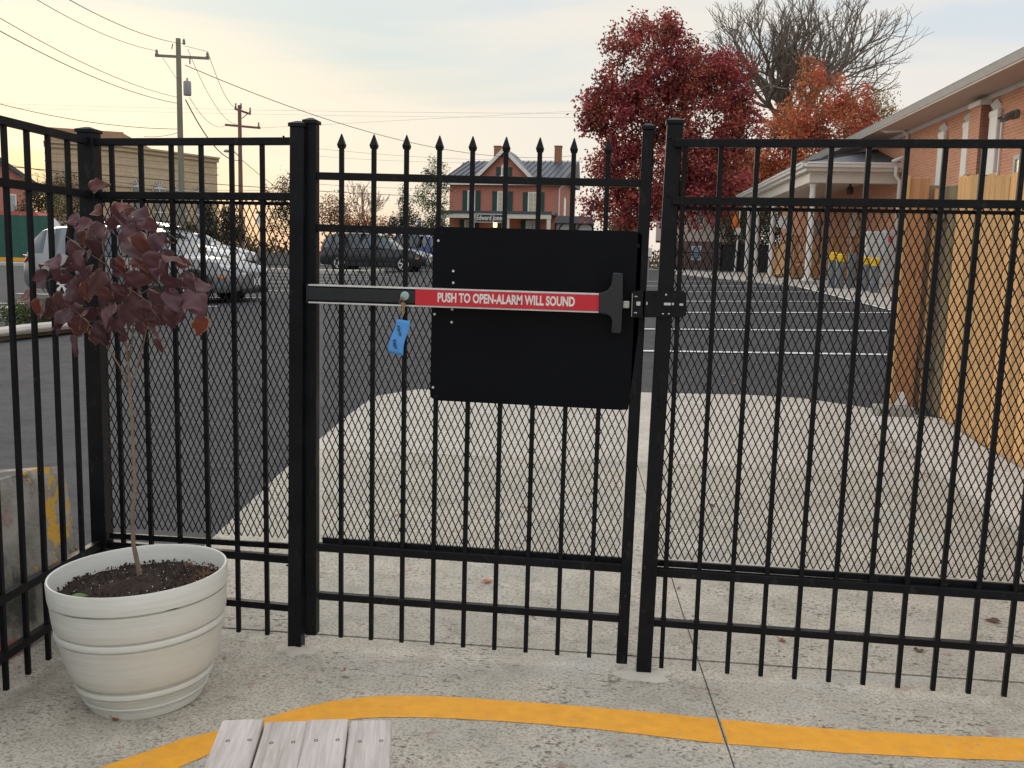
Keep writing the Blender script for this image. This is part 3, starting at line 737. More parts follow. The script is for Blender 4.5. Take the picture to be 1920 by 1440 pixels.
m = MB(); m.lathe([(0, -.006), (.0135, -.006), (.0155, -.0035), (.0158, .004)], axis='Y', n=28); m.lathe([(0, -.0095), (.0048, -.0095), (.005, -.006)], axis='Y', n=14)
o = m.build('lock_cylinder', TEAL, ab, smooth=35); o.location = (lk.x-bc.x, -.012-.004, .003); 
o.scale = (1, -1, 1) if False else (1, 1, 1); o.rotation_euler = (PI, 0, 0)
# end housing with its long vertical flange
hp_ = [(1123, 549), (1131, 548), (1139, 544), (1145, 536), (1147, 526), (1148, 514), (1150, 511), (1166, 512), (1168, 515), (1168, 560), (1165, 622), (1163, 626), (1148, 625), (1146, 622), (1147, 602), (1144, 594), (1137, 590), (1123, 588)]
hp2 = [(Bp(x, y, -.1).x-bc.x, Bp(x, y, -.1).z-bc.z) for x, y in hp_]
m = MB(); m.prism([(x, z) for x, z in hp2], -.024, .05)
eh = m.build('end_housing', DG, gt); eh.location = gl_(bc.x, bc.y+.012, bc.z)
bv = eh.modifiers.new('b', 'BEVEL'); bv.width = .004; bv.segments = 2; bv.limit_method = 'ANGLE'; bv.angle_limit = rad(50)
q = Bp(1174, 571, -.07); m = MB(); m.box((0, 0, 0), (.022, .03, .024), ch=.002); o = m.build('latch_bolt', GALV, gt); o.location = gl_(q.x, -.07, q.z)
# keeper on the latch post
kp_ = [on_y(x, y, -.064) for x, y in ((1190, 545), (1283, 545), (1288, 551), (1288, 590), (1282, 595), (1187, 595), (1184, 590), (1185, 549))]
kc = on_y(1236, 570, -.064)
m = MB(); m.prism([(p.x-kc.x, p.z-kc.z) for p in kp_], -.005, .001); m.box((-.050, .02, 0), (.006, .05, .088)); m.box((.0, .018, .03), (.045, .036, .006))
ks = m.build('latch_keeper', BLK, fr); ks.location = (kc.x-1.2041, kc.y+.0021, kc.z); ks.rotation_euler = (0, 0, .0292)
SLW = simple('bright_slot', (.62, .62, .60), .5, (.5, .5, .48))
for x, y, w_, h_ in ((1186, 572, .0025, .080), (1198, 569, .014, .014), (1193.5, 556, .010, .0035), (1192.5, 586.5, .010, .0035), (1214, 569, .004, .010), (1252.5, 570, .024, .009), (1263, 570, .006, .008), (1278.5, 571, .013, .008), (1250, 552.5, .006, .006), (1244, 588.5, .006, .004), (1255, 588.5, .006, .004)):
    q = on_y(x, y, -.07); m = MB(); m.box((0, -.0006, 0), (w_, .0014, h_), ch=min(w_, h_)*.2); o = m.build('slot', SLW if w_ != .0025 else GALV, ks); o.location = (q.x-kc.x, -.0050, q.z-kc.z)
for x, y in ((1229, 551), (1221, 587)):
    q = on_y(x, y, -.07); bolt(ks, q.x-kc.x, -.005, q.z-kc.z, .0055)

# --- keys in the lock with a paper tag
BR = simple('worn_brass', (.42, .28, .16), .4, (.32, .20, .11), 60, metal=.7)
kt = thing('key', 'brass keys hanging from the alarm bar lock with a blue paper tag', 'keys', (lk.x, -.10, lk.z))
m = MB(); m.box((-.004, -.002, -.001), (.003, .018, .004), ch=.0005, rz=0); m.lathe([(.0, -.0010), (.0088, -.001), (.0088, .001), (0, .001)], c=(-.007, -.013, -.002), axis='X', n=16); m.build('key_bow', BR, kt, smooth=35)
m = MB(); m.tube([(-.006+.009*math.cos(a), -.013, -.013+.009*math.sin(a)) for a in [2*PI*k/18 for k in range(19)]], .0009, 6, cap=False); m.build('ring', BR, kt, smooth=True)
m = MB(); m.prism([(-.006, -.014), (.002, -.014), (.005, -.022), (.001, -.030), (.0015, -.054), (-.001, -.058), (-.0035, -.054), (-.0035, -.030), (-.008, -.023)], -.0165, -.0150); m.build('key_blade', BR, kt)
m = MB(); m.prism([(-.001, -.016), (.009, -.018), (.010, -.025), (.006, -.032), (.0065, -.050), (.0045, -.053), (.0015, -.050), (.002, -.032), (-.002, -.025)], -.0145, -.0132); m.build('key_blade', BR, kt)
m = MB(); m.tube([(.002, -.014, -.05), (.001, -.0155, -.0575), (-.001, -.016, -.064)], .0006, 5); m.build('string', simple('white_string', (.7, .7, .66), .8), kt)
BLU = simple('blue_card', (.10, .34, .78), .7, (.085, .30, .70), 30)
tg = [on_y(x, y, -.105) for x, y in ((742, 598), (768, 602), (756, 667), (727, 661))]
m = MB(); nU, nV = 6, 10; vs = []
for j in range(nV+1):
    for i in range(nU+1):
        a = tg[0].lerp(tg[1], i/nU); b = tg[3].lerp(tg[2], i/nU); v = j/nV; p = a.lerp(b, v)
        p.x += .0035*math.sin(v*6.2+.6); p.y += .004*math.sin(v*4.5+1)-.003*i/nU; vs.append(p-Vector((lk.x, -.10, lk.z)))
m.add(vs, [(j*(nU+1)+i, j*(nU+1)+i+1, (j+1)*(nU+1)+i+1, (j+1)*(nU+1)+i) for j in range(nV) for i in range(nU)])
tgo = m.build('paper_tag', BLU, kt, smooth=True); so = tgo.modifiers.new('s', 'SOLIDIFY'); so.thickness = .0004; so.offset = 1
INK = simple('black_ink', (.012, .012, .03), .6)
for body, cx_, cy_, w_ in (('Alarm', 750.0, 619, .042), ('Keys', 742, 644, .034)):
    tm = text_mesh(body, .024, INK, bold=.0007, depth=.0001, shear=.25); xs0 = [v.co.x for v in tm.vertices]; k_ = w_/(max(xs0)-min(xs0)); tm.transform(Matrix.Diagonal((k_, k_*.95, 1, 1)))
    p = on_y(cx_, cy_, -.105); o = inst('handwriting', tm, tgo, (p.x-lk.x, -.0135-.003, p.z-lk.z), (PI/2, 0, 0)); o.rotation_euler = Euler((PI/2, rad(76), 0), 'XYZ')
# ================================================================== planter with a young tree
POTC = Vector((-.525, -.474, .004))
POTM = None
def pot_mat():
    m, nt, p = nodes('ivory_resin'); v = coord(nt, (1, 1, 26))
    n = noise_n(nt, v, 5, 4); f = noise_n(nt, coord(nt, (1, 1, 60)), 9, 3); d = noise_n(nt, coord(nt), 4, 4)
    c = ramp_n(nt, n, [(.3, (.66, .665, .61)), (.7, (.76, .76, .71))])
    c = mix_n(nt, ramp_n(nt, d, [(.5, 0.), (.75, .25)]), c, (.60, .57, .48))
    nt.links.new(c, p.inputs['Base Color']); p.inputs['Roughness'].default_value = .5; bump_n(nt, p, f, .12, .001); return m
POTM = pot_mat()
pot = thing('plant_pot', 'large ivory ribbed bell shaped plant pot standing in the fence corner', 'plant pot', POTC); pot.rotation_euler = (0, -.040, 0); pot.scale = (.92, .92, 1.10)
def bead(r, z, h, g=.010):    # groove, rounded rib, groove
    return [(r+.001, z+h/2+.0075), (r-g, z+h/2+.0065), (r-g, z+h/2+.0015), (r+.002, z+h/2), (r+.0045, z), (r+.002, z-h/2), (r-g, z-h/2-.0015), (r-g, z-h/2-.0065), (r-.001, z-h/2-.0075)]
prof = [(.285, .330), (.292, .392), (.297, .402), (.303, .403), (.306, .396), (.3045, .352), (.3035, .346), (.290, .345), (.290, .340), (.3015, .339), (.3010, .336), (.300, .332), (.297, .300), (.2935, .268)]
prof += [(r, z) for r, z in bead(.2885, .247, .016)]
prof += [(.279, .210), (.266, .160), (.249, .112)]
prof += [(r, z) for r, z in bead(.2345, .085, .014)]
prof += [(.220, .060)]+[(r, z) for r, z in bead(.2125, .040, .004, .008)]+[(.203, .026), (.199, .012), (.193, .003), (.180, .0)]
m = MB(); m.lathe(prof, n=96); m.build('pot_body', POTM, pot, smooth=40)
SOIL = simple('potting_soil', (.050, .027, .018), .95, (.018, .010, .007), 26, bump=1., bd=.012)
m = MB(); n = 64; vs = [(0, 0, 0)]; rings = 22; rr = random.Random(5)
for i in range(1, rings+1):
    for k in range(n):
        a = 2*PI*k/n; r_ = .293*i/rings; x, y = r_*math.cos(a), r_*math.sin(a)
        z = .010*mnoise.noise(Vector((x*9, y*9, 1)))+.006*mnoise.noise(Vector((x*45, y*45, 2)))+.006*mnoise.noise(Vector((x*110, y*110, 5)))+.014*math.exp(-((x-.0)**2+(y-.0)**2)/.01)-.008*(r_/.29)**2
        vs.append((x, y, z))
fs_ = [(0, 1+k, 1+(k+1) % n) for k in range(n)]+[(1+i*n+k, 1+(i+1)*n+k, 1+(i+1)*n+(k+1) % n, 1+i*n+(k+1) % n) for i in range(rings-1) for k in range(n)]
m.add(vs, fs_); so_ = m.build('soil', SOIL, pot, smooth=True, loc=(0, 0, .352))
m = MB(); mp_ = MB()
for k in range(900):                                    # crumbs
    a = rr.uniform(0, 2*PI); r_ = .285*math.sqrt(rr.random()); s = rr.uniform(.0015, .005)
    m.box((r_*math.cos(a), r_*math.sin(a), .003+s*.3), (s*rr.uniform(.8, 2), s, s), rot=Euler((rr.random()*3, rr.random()*3, rr.random()*3)).to_matrix())
m.build('soil_crumb', SOIL, so_, kind='stuff')
for k in range(120):
    a = rr.uniform(0, 2*PI); r_ = .28*math.sqrt(rr.random()); s = rr.uniform(.0012, .003)
    mp_.box((r_*math.cos(a), r_*math.sin(a), .004+s), (s, s, s), rot=Euler((rr.random()*3, rr.random()*3, rr.random()*3)).to_matrix())
mp_.build('perlite', simple('perlite_grain', (.75, .72, .66), .8), so_, kind='stuff')
m = MB()
for k in range(46):                                     # bark mulch at the right edge
    a = rr.gauss(.35, .35); r_ = rr.uniform(.19, .275); s = rr.uniform(.01, .035)
    m.box((r_*math.cos(a), r_*math.sin(a), .008+rr.random()*.012), (s, s*.18, .003), rot=Euler((rr.gauss(0, .4), rr.gauss(0, .5), rr.random()*6)).to_matrix())
m.build('bark_chip', simple('bark_chip', (.20, .10, .05), .9, (.10, .045, .025), 40), so_, kind='stuff')
m = MB(); a, b = Vector((-.17, -.17, .004)), Vector((-.10, -.165, .012))
vs = []; 
for i in range(7):
    f = i/6; p = a.lerp(b, f); w_ = .018*math.sin(PI*min(1, f*.95+.03)); vs += [p+Vector((0, -w_, .002)), p+Vector((0, 0, .010*math.sin(PI*f)+.004)), p+Vector((0, w_, .0))]
m.add(vs, [(i*3+j, i*3+3+j, i*3+4+j, i*3+1+j) for i in range(6) for j in range(2)])
m.build('seedling_leaf', simple('green_leaf', (.13, .20, .07), .6), so_, smooth=True)

# young dogwood: trunk, branches and single drooping leaves
base = Vector((-.590, -.385, .355))
TWIG = simple('young_bark', (.27, .20, .145), .85, (.17, .12, .09), 30, bump=.3, bd=.002, stretch=(1, 1, .4), detail=5)
tree = thing('young_tree', 'slender young tree with drooping wine red leaves growing in the ivory pot', 'tree', base); tree['_w'] = 1
def tp(x, y, dy=0): 
    p = on_y(x, y, base.y+dy); return p
tr = [base+Vector((.003, 0, -.03)), tp(263, 1085), tp(259, 1062), tp(250, 1020), tp(248, 960), tp(253, 920), tp(252, 880), tp(249, 830), tp(247, 780), tp(243, 730), tp(241, 690), tp(238, 655), tp(231, 620)]
m = mb(tree); m.tube(tr, [.0105, .0098, .0085, .0072, .0066, .0062, .0060, .0058, .0055, .0050, .0046, .0036, .003], 12)
for p, r_ in ((tp(261, 1070), .0105), (tp(254, 921), .0072), (tp(249, 832), .0068), (tp(242, 722), .0062)): m.lathe([(0, -r_), (r_*.75, -r_*.6), (r_, 0), (r_*.75, r_*.6), (0, r_)], c=p, n=10)
m.build('trunk', TWIG, tree, smooth=True)
brs = [([(240, 715), (232, 700), (214, 670), (196, 645), (178, 620), (150, 590), (110, 560)], -.06, .0034), ([(244, 720), (254, 700), (262, 670), (270, 640), (276, 610), (290, 570), (330, 530)], .05, .0038),
       ([(238, 655), (228, 630), (222, 600), (215, 560), (200, 500), (190, 450)], .03, .0036), ([(240, 680), (248, 640), (250, 600), (245, 540), (240, 470), (235, 410), (228, 375)], -.03, .0036),
       ([(275, 640), (300, 622), (313, 612)], .02, .0014), ([(214, 560), (170, 530), (120, 515), (80, 530)], .10, .0022), ([(250, 560), (300, 530), (350, 520), (385, 545)], -.09, .0022),
       ([(235, 480), (265, 440), (300, 425), (345, 460)], .06, .002), ([(205, 500), (160, 470), (120, 440)], -.08, .002), ([(231, 620), (205, 610), (170, 600)], .08, .002), ([(240, 540), (270, 560), (300, 600)], -.10, .002)]
tips = []
for pts, dy, r_ in brs:
    P = [tp(x, y, dy*i/(len(pts)-1)) for i, (x, y) in enumerate(pts)]
    m = mb(tree); m.tube(P, [r_*(1-.6*i/(len(P)-1)) for i in range(len(P))], 7); m.build('branch', TWIG, tree, smooth=True); tips += P[2:]
DOG = [leafy('wine_red_leaf', [(0, (.060, .018, .022)), (.3, (.085, .026, .030)), (.55, (.11, .032, .036)), (.8, (.075, .030, .036)), (1, (.13, .030, .024))], .48, .22, 'obj')]
def dogleaf_mat():
    m, nt, p = nodes('dogwood_leaf'); L = nt.links.new
    oi = nt.nodes.new('ShaderNodeObjectInfo'); 
    c = ramp_n(nt, oi.outputs['Random'], [(0, (.085, .034, .042)), (.25, (.115, .046, .056)), (.5, (.14, .058, .066)), (.75, (.105, .050, .060)), (.93, (.16, .040, .040)), (.98, (.24, .036, .024)), (1, (.14, .06, .03))])
    gf = noise_n(nt, coord(nt), 22, 3); 
    vm = nt.nodes.new('ShaderNodeVectorMath'); vm.operation = 'SCALE'
    gg = ramp_n(nt, mth(nt, 'ADD', gf, mth(nt, 'MULTIPLY', oi.outputs['Random'], .16)), [(.70, 0.), (.76, .8)])
    c = mix_n(nt, gg, c, (.10, .11, .025))
    at_ = nt.nodes.new('ShaderNodeAttribute'); at_.attribute_name = 'rim'
    sc = noise_n(nt, coord(nt), 60, 3)
    s2 = noise_n(nt, coord(nt), 3.2, 2); k2 = mth(nt, 'ADD', mth(nt, 'MULTIPLY', s2, .9), mth(nt, 'MULTIPLY', oi.outputs['Random'], .35))
    rf = ramp_n(nt, mth(nt, 'MULTIPLY', mth(nt, 'ADD', mth(nt, 'ADD', at_.outputs['Fac'], mth(nt, 'MULTIPLY', sc, .35)), k2), .5), [(.91, 0.), (.94, .85)])
    c = mix_n(nt, rf, c, (.46, .31, .17))
    c = mix_n(nt, ramp_n(nt, at_.outputs['Color'], [(0, 0.), (1, 0.)]), c, c)
    L(c, p.inputs['Base Color']); p.inputs['Roughness'].default_value = .42; p.inputs['Specular IOR Level'].default_value = .45
    t = nt.nodes.new('ShaderNodeBsdfTranslucent'); L(c, t.inputs[0]); ms = nt.nodes.new('ShaderNodeMixShader'); ms.inputs[0].default_value = .25
    L(p.outputs[0], ms.inputs[1]); L(t.outputs[0], ms.inputs[2]); L(ms.outputs[0], nt.nodes['Material Output'].inputs[0])
    return m
DL = dogleaf_mat()
def leaf_mesh(seed):
    q = random.Random(seed); nu, nv = 12, 8; W = q.uniform(.31, .42); droop = q.uniform(.3, 1.1); fold = q.uniform(.15, .6); curl = q.uniform(.15, .8); tw = q.uniform(-.6, .6)
    vs, rim = [], []
    for i in range(nu+1):
        u = i/nu; w_ = W*(math.sin(PI*u**.82))**.85*(1-.18*u)+.004
        for j in range(nv+1):
            v = (j/nv-.5)*2; x = w_*v; z = fold*abs(x)*.9-droop*u*u*.5
            e = abs(v)**3; z += curl*e*w_*.6*math.sin(u*7+seed+(1 if v > 0 else 0)); z += -.10*e*curl+.03*math.sin(u*11+v*3+seed)
            x += .03*math.sin(u*13+seed)*e
            c, s = math.cos(tw*u), math.sin(tw*u); vs.append((x*c-z*s, u*(1-.12*droop), x*s+z*c)); rim.append(max(abs(v), (u-.80)/.2 if u > .8 else 0))
    me = bpy.data.meshes.new('leaf'); me.from_pydata(vs, [], [(i*(nv+1)+j, i*(nv+1)+j+1, (i+1)*(nv+1)+j+1, (i+1)*(nv+1)+j) for i in range(nu) for j in range(nv)])
    a = me.attributes.new('rim', 'FLOAT', 'POINT'); a.data.foreach_set('value', rim)
    me.polygons.foreach_set('use_smooth', [True]*len(me.polygons)); me.materials.append(DL); return me
LM = [leaf_mesh(k) for k in range(9)]
q = random.Random(21); pet = MB()
def place_leaf(px, py, dy, length, ang, pitch_, rollv, k):
    """px, py: where the stalk joins; ang: direction in the picture plane (degrees, 0 = right, -90 = down)"""
    p = tp(px, py, dy); d = Vector((math.cos(rad(ang))*math.cos(pitch_), -math.sin(pitch_), math.sin(rad(ang))*math.cos(pitch_)))
    up = Vector((0, -1, .35)); x = d.cross(up).normalized(); z = x.cross(d).normalized()
    rm = Matrix((x, d, z)).transposed() @ Matrix.Rotation(rollv, 3, 'Y')
    o = inst('leaf', LM[k % len(LM)], tree, p-base, rm.to_euler(), length); return o
spots = [(205, 395, 30, 0), (190, 400, 160, 0), (225, 392, -20, 0), (250, 395, -25, 0), (215, 405, -95, 0), (175, 420, 200, 0), (150, 415, 190, 0), (235, 420, -60, 0), (258, 412, -35, 0), (205, 430, -110, 0)]
for (x, y, a, _) in spots: place_leaf(x, y, q.uniform(-.08, .06), q.uniform(.05, .08), a+q.gauss(0, 15), q.uniform(-.2, .7), q.gauss(0, .4), q.randrange(9))
rows_ = [(428, 165, 285, 6), (455, 135, 310, 9), (482, 115, 330, 11), (512, 110, 345, 13), (538, 85, 360, 17), (562, 68, 368, 20), (584, 60, 368, 20), (606, 75, 340, 12), (630, 140, 290, 5)]
for yy, xa, xb, n in rows_:
    for k in range(n):
        x = xa+(xb-xa)*(k+.5)/n+q.gauss(0, 9); y = yy+q.gauss(0, 11)-6
        out = (x-225)/170.; a = -92+out*48+q.gauss(0, 26)
        if q.random() < .18: a += q.uniform(40, 90)*(1 if out > 0 else -1)
        place_leaf(x, y-14, q.uniform(-.20, .16), q.uniform(.056, .102), a, q.uniform(-.35, .75), q.gauss(0, .75), q.randrange(9))
for x, y, a, s_ in ((298, 632, -95, .058), (312, 588, -80, .045), (300, 590, -130, .04), (205, 610, -120, .075), (262, 600, -100, .06), (375, 590, -80, .075), (225, 640, 40, .04), (75, 560, -120, .07), (148, 590, -95, .085), (185, 600, -80, .09), (110, 560, -100, .085), (365, 540, -70, .08)):
    place_leaf(x, y, -.06, s_, a, .1, q.gauss(0, .4), q.randrange(9))
place_leaf(165, 352, .02, .075, 15, .3, .3, 3)

# ================================================================== weathered bench end
BEN = wood_mat('weathered_bench_wood', (.53, .48, .445), (.31, .255, .225), knots=True, sc=.8, rough=.85, grain=(16, 16, 1.1), axis='X', orand=.12)
bl, br_ = on_z(415, 1360, .40), on_z(733, 1345, .40); bl2, br2 = on_z(380, 1440, .40), on_z(733, 1440, .40)
dirv = ((bl2-bl).normalized()+(br2-br_).normalized()).normalized(); ang = math.atan2(dirv.y, dirv.x)
bn = thing('wooden_bench', 'weathered pale plank bench whose end shows at the bottom of the picture', 'bench', (bl+br_)/2+dirv*.6-Vector((0, 0, .4)), ang)
wid = abs((br_-bl).dot(Vector((-dirv.y, dirv.x, 0)))); bw_ = (wid-.0075)/4
for i in range(4):
    yy = -wid/2+bw_/2+i*(bw_+.0025); off = [.010, -.006, -.002, -.013][i]
    # board order from right to left as seen
    m = MB(); m.box((0, 0, 0), (1.22, bw_, .038), ch=.0022); o = m.build('board', BEN, bn); o.location = (off*-1, yy, .381); o.rotation_euler = (0, 0, [.004, -.003, .002, -.004][i])
    for e in (-.51, .51):
        for s in (-.024, .024):
            m = MB(); m.lathe([(0, -.0012), (.0022, -.0012), (.0034, .0004), (.0046, .0008), (.005, -.0004)], n=10); oo = m.build('screw', simple('rusty_screw', (.14, .075, .05), .7, metal=.4) if 'rusty_screw' not in bpy.data.materials else bpy.data.materials['rusty_screw'], bn, smooth=True); oo.location = (e*1.0-off+.0*s, yy+s+.004, .4002)
for x in (-.48, .48):
    m = MB(); m.box((x, 0, .343), (.038, wid-.02, .038), ch=.003); m.build('crosspiece', BEN, bn)
    for y in (-1, 1): m = MB(); m.box((x*.96, y*(wid/2-.045), .162), (.07, .038, .324), ch=.003); m.build('leg', BEN, bn)

# ================================================================== painted concrete barrier outside the side fence
def barrier_mat():
    m, nt, p = nodes('old_barrier_concrete'); L = nt.links.new; v = coord(nt)
    c = ramp_n(nt, noise_n(nt, v, 5, 5), [(.3, (.17, .16, .14)), (.65, (.36, .34, .295))])
    st = noise_n(nt, coord(nt, (1, 1, .35)), 6, 5, .6); c = mix_n(nt, ramp_n(nt, st, [(.47, 0.), (.58, .85)]), c, (.045, .048, .040))
    g = nt.nodes.new('ShaderNodeTexCoord'); sx = nt.nodes.new('ShaderNodeSeparateXYZ'); L(g.outputs['Object'], sx.inputs[0])
    yl = noise_n(nt, v, 8, 5, .65)
    f = mth(nt, 'ADD', ramp_n(nt, mth(nt, 'ADD', sx.outputs[1], .5), [(.50, 0.), (.92, .22)]), yl); c = mix_n(nt, ramp_n(nt, f, [(.70, 0.), (.74, .95)]), c, (.52, .30, .03))
    r1 = mth(nt, 'MULTIPLY', ramp_n(nt, noise_n(nt, v, 4.2, 4), [(.60, 0.), (.63, .8)]), ramp_n(nt, mth(nt, 'ADD', sx.outputs[1], .5), [(.35, 1.), (.6, .0)])); c = mix_n(nt, r1, c, (.40, .06, .045))
    L(c, p.inputs['Base Color']); p.inputs['Roughness'].default_value = .92; bump_n(nt, p, noise_n(nt, v, 40, 4), .7, .01); return m
BM = barrier_mat()
bt = thing('concrete_barrier', 'chipped concrete barrier block with yellow and red paint outside the side fence', 'barrier', (-1.44, -.20, 0))
m = MB(); 
prof = [(-.24, 0), (-.24, .10), (-.17, .32), (-.13, .72), (.13, .745), (.165, .70), (.20, .32), (.27, .10), (.27, 0)]
ny = 26; vs = []
for j in range(ny+1):
    y = -2.6+j*(3.05/ny)
    for x, z in prof:
        e = .03*mnoise.noise(Vector((x*6, y*5, z*6)))+.010*mnoise.noise(Vector((x*25, y*25, z*25))); sh = 1-.06*max(0, (y-.3)/.15)
        vs.append((x*1.25*sh+e, y+e*.6, max(0, z*sh+ (e if z > .05 else 0))))
k = len(prof); m.add(vs, [(j*k+i, (j+1)*k+i, (j+1)*k+i+1, j*k+i+1) for j in range(ny) for i in range(k-1)]+[tuple(range(k)), tuple(ny*k+i for i in range(k))[::-1]])
bo = m.build('block', BM, bt, smooth=50); bo.scale = (.93, 1, .83)
# a second dark patch on the top face
m = MB(); m.tube([(-.05, -.35, .715), (.02, -.2, .720), (.05, -.05, .715)], [.02, .035, .02], 8); sd_ = m.build('rust_stain', simple('rust', (.16, .05, .035), .9, (.10, .03, .02), 30), bt, smooth=True); sd_.scale = (1.2, 1, 1); sd_.location = (0, 0, -.022)

# ================================================================== timber fence on the right
tfn = thing('timber_fence', 'new pine picket board fence receding on the right behind the black fence', 'fence', L_(2.98, 5, 0), TH)
def dogear(w, h, th=.016, ear=.022, seed=0):
    m = MB(); a = w/2; m.prism([(-a, 0), (a, 0), (a, h-ear), (a-ear*.35, h-ear*.25), (a-ear, h), (-a+ear, h), (-a+ear*.35, h-ear*.25), (-a, h-ear)], -th/2, th/2); return m.mesh('board', WOOD)
q = random.Random(4); bm_ = [dogear(.139, h) for h in (2.03, 2.04, 2.022)]
for k in range(40):                                    # faces look towards -X (towards the lot)
    t = -1.55+.1465*k; 
    if t > 3.36: break
    p = L_(2.98, 5+t); z = gz(p.x, p.y)+.05
    o = inst('board', bm_[q.randrange(3)], tfn, (q.uniform(-.002, .002), t, z+q.uniform(-.006, .006)), (0, q.uniform(-.005, .005), PI/2+q.uniform(-.03, .03)))
for z in (.35, 1.15, 1.85): m = MB(); m.bar((.045, -1.6, z+.06), (.045, 3.1, z+.18), .038, .089); m.build('rail', WOOD, tfn)
for t in (-1.4, .6, 2.5): m = MB(); m.box((.11, t, 1.05), (.09, .09, 2.1)); m.build('post', WOODG, tfn)
m = MB(); m.box((0, 0, .055), (.02, .03, .11), ch=.004); m.tube([(-.02, 0, .05), (-.05, 0, .05)], .02, 10); hd = m.build('gate_pull', simple('black_iron', (.012, .012, .012), .5), tfn); hp3 = on_y(1917, 789, 3.35); hd.location = (-.02, -1.52, 1.0)
# corner posts of its opening
cpost = thing('timber_post', 'tall orange cedar post with bird notch at the far end of the timber fence', 'post', (0, 0, 0))
pc = G(1708, 790); pc = L_(2.72+.07, (pc-C0).dot(LY)+.10)
def post_w(name, pxl, pxr, ytop, ybase, mat, label, Ydepth, d=.14):
    a = at(pxl, ytop, Ydepth); b = at(pxr, ytop, Ydepth); w = (b-a).length; c = (a+b)/2
    g_ = gz(c.x, c.y); o = thing(name, label, 'post', (c.x, c.y+d/2, g_), TH)
    m = MB(); h = c.z-g_; m.box((0, 0, h/2), (w, d, h), ch=.006); m.build('shaft', mat, o); return o
bpy.data.objects.remove(cpost)
pA = post_w('timber_post', 1707, 1744, 333, 770, WOODO, 'thick orange cedar post standing in front of the brick hall', 8.35)
m = MB(); m.box((-.092, -.045, 1.06), (.034, .05, 2.10)); m.build('trim_board', WOOD, pA)
m = MB(); m.box((.165, .02, 1.0), (.03, .09, 2.0)); m.build('side_board', WOOD, pA)
m = MB(); m.box((0, 0, 1.0), (.06, .10, 2.0), ch=.004); 
pB = thing('timber_post', 'greenish treated post beside the first pine boards', 'post', L_(3.07, 8.62, gz(4.0, 5.0)), TH); m = MB(); m.box((0, 0, 1.02), (.115, .115, 2.05), ch=.005); m.build('shaft', WOODG, pB)
# return run of boards between the posts, their shade put into a darker wood
rf_ = thing('timber_fence', 'shaded board fence turning away behind the orange post', 'fence', L_(3.0, 8.9, 0), TH)
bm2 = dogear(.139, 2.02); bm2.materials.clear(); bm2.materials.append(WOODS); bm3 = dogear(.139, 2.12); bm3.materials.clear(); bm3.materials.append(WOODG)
for k in range(12):
    x = -.02+.142*k; z = gz(4.2, 5.7)
    inst('board', bm3 if 2 <= k <= 3 else bm2, rf_, (x, 0, z), (0, 0, q.uniform(-.01, .01)))
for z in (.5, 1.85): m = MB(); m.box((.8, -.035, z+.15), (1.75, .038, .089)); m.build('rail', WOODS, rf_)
# concrete footing block and the white scrap standing on it
bk = on_z(1683, 800, .17); D_ = 8.3
a, b = at(1640, 806, D_), at(1713, 806, D_); g_ = gz((a.x+b.x)/2, a.y)
blk = thing('concrete_block', 'grey cast concrete block at the foot of the orange post', 'block', ((a.x+b.x)/2+.0, a.y+.10, g_), 0)
w_ = (b-a).length; hh = at(1676, 762, D_).z-g_
m = MB(); m.add([(sx*w_/2*(1 if z == 0 else .9), sy*.12*(1 if z == 0 else .85), z) for z in (0, hh) for sx, sy in ((-1, -1), (1, -1), (1, 1), (-1, 1))], [(3, 2, 1, 0), (4, 5, 6, 7), (0, 1, 5, 4), (1, 2, 6, 5), (2, 3, 7, 6), (3, 0, 4, 7)])
o = m.build('block', simple('grey_cast_block', (.34, .335, .31), .9, (.27, .265, .245), 12, bump=.4, bd=.004), blk); bv = o.modifiers.new('b', 'BEVEL'); bv.width = .012; bv.segments = 3
wp = at(1692, 762, D_); m = MB()
m.prism([(-.05, 0), (.052, 0), (.055, .05), (.045, .10), (.018, .125), (-.015, .12), (-.03, .085), (-.045, .04)], -.012, .012)
o = m.build('paper_scrap', simple('white_sheet', (.80, .80, .78), .7)); o.location = (wp.x, blk.location.y+.02, g_+hh); tag(o, 'small white upright scrap standing on the concrete block', 'scrap'); bv = o.modifiers.new('b', 'BEVEL'); bv.width = .006; bv.segments = 2
# raised pale strip along the base of the timber fence
st_ = [L_(2.34, 3.0), L_(2.95, 3.0), L_(2.95, 8.3), L_(2.34, 8.3)]
sp_ = sheet(st_, .5, .045, .06); so_ = sp_.build('fence_footing', concrete('white_concrete', (.70, .68, .63), (.60, .575, .53), pits=False, stains=False)); tag(so_, kind='structure')

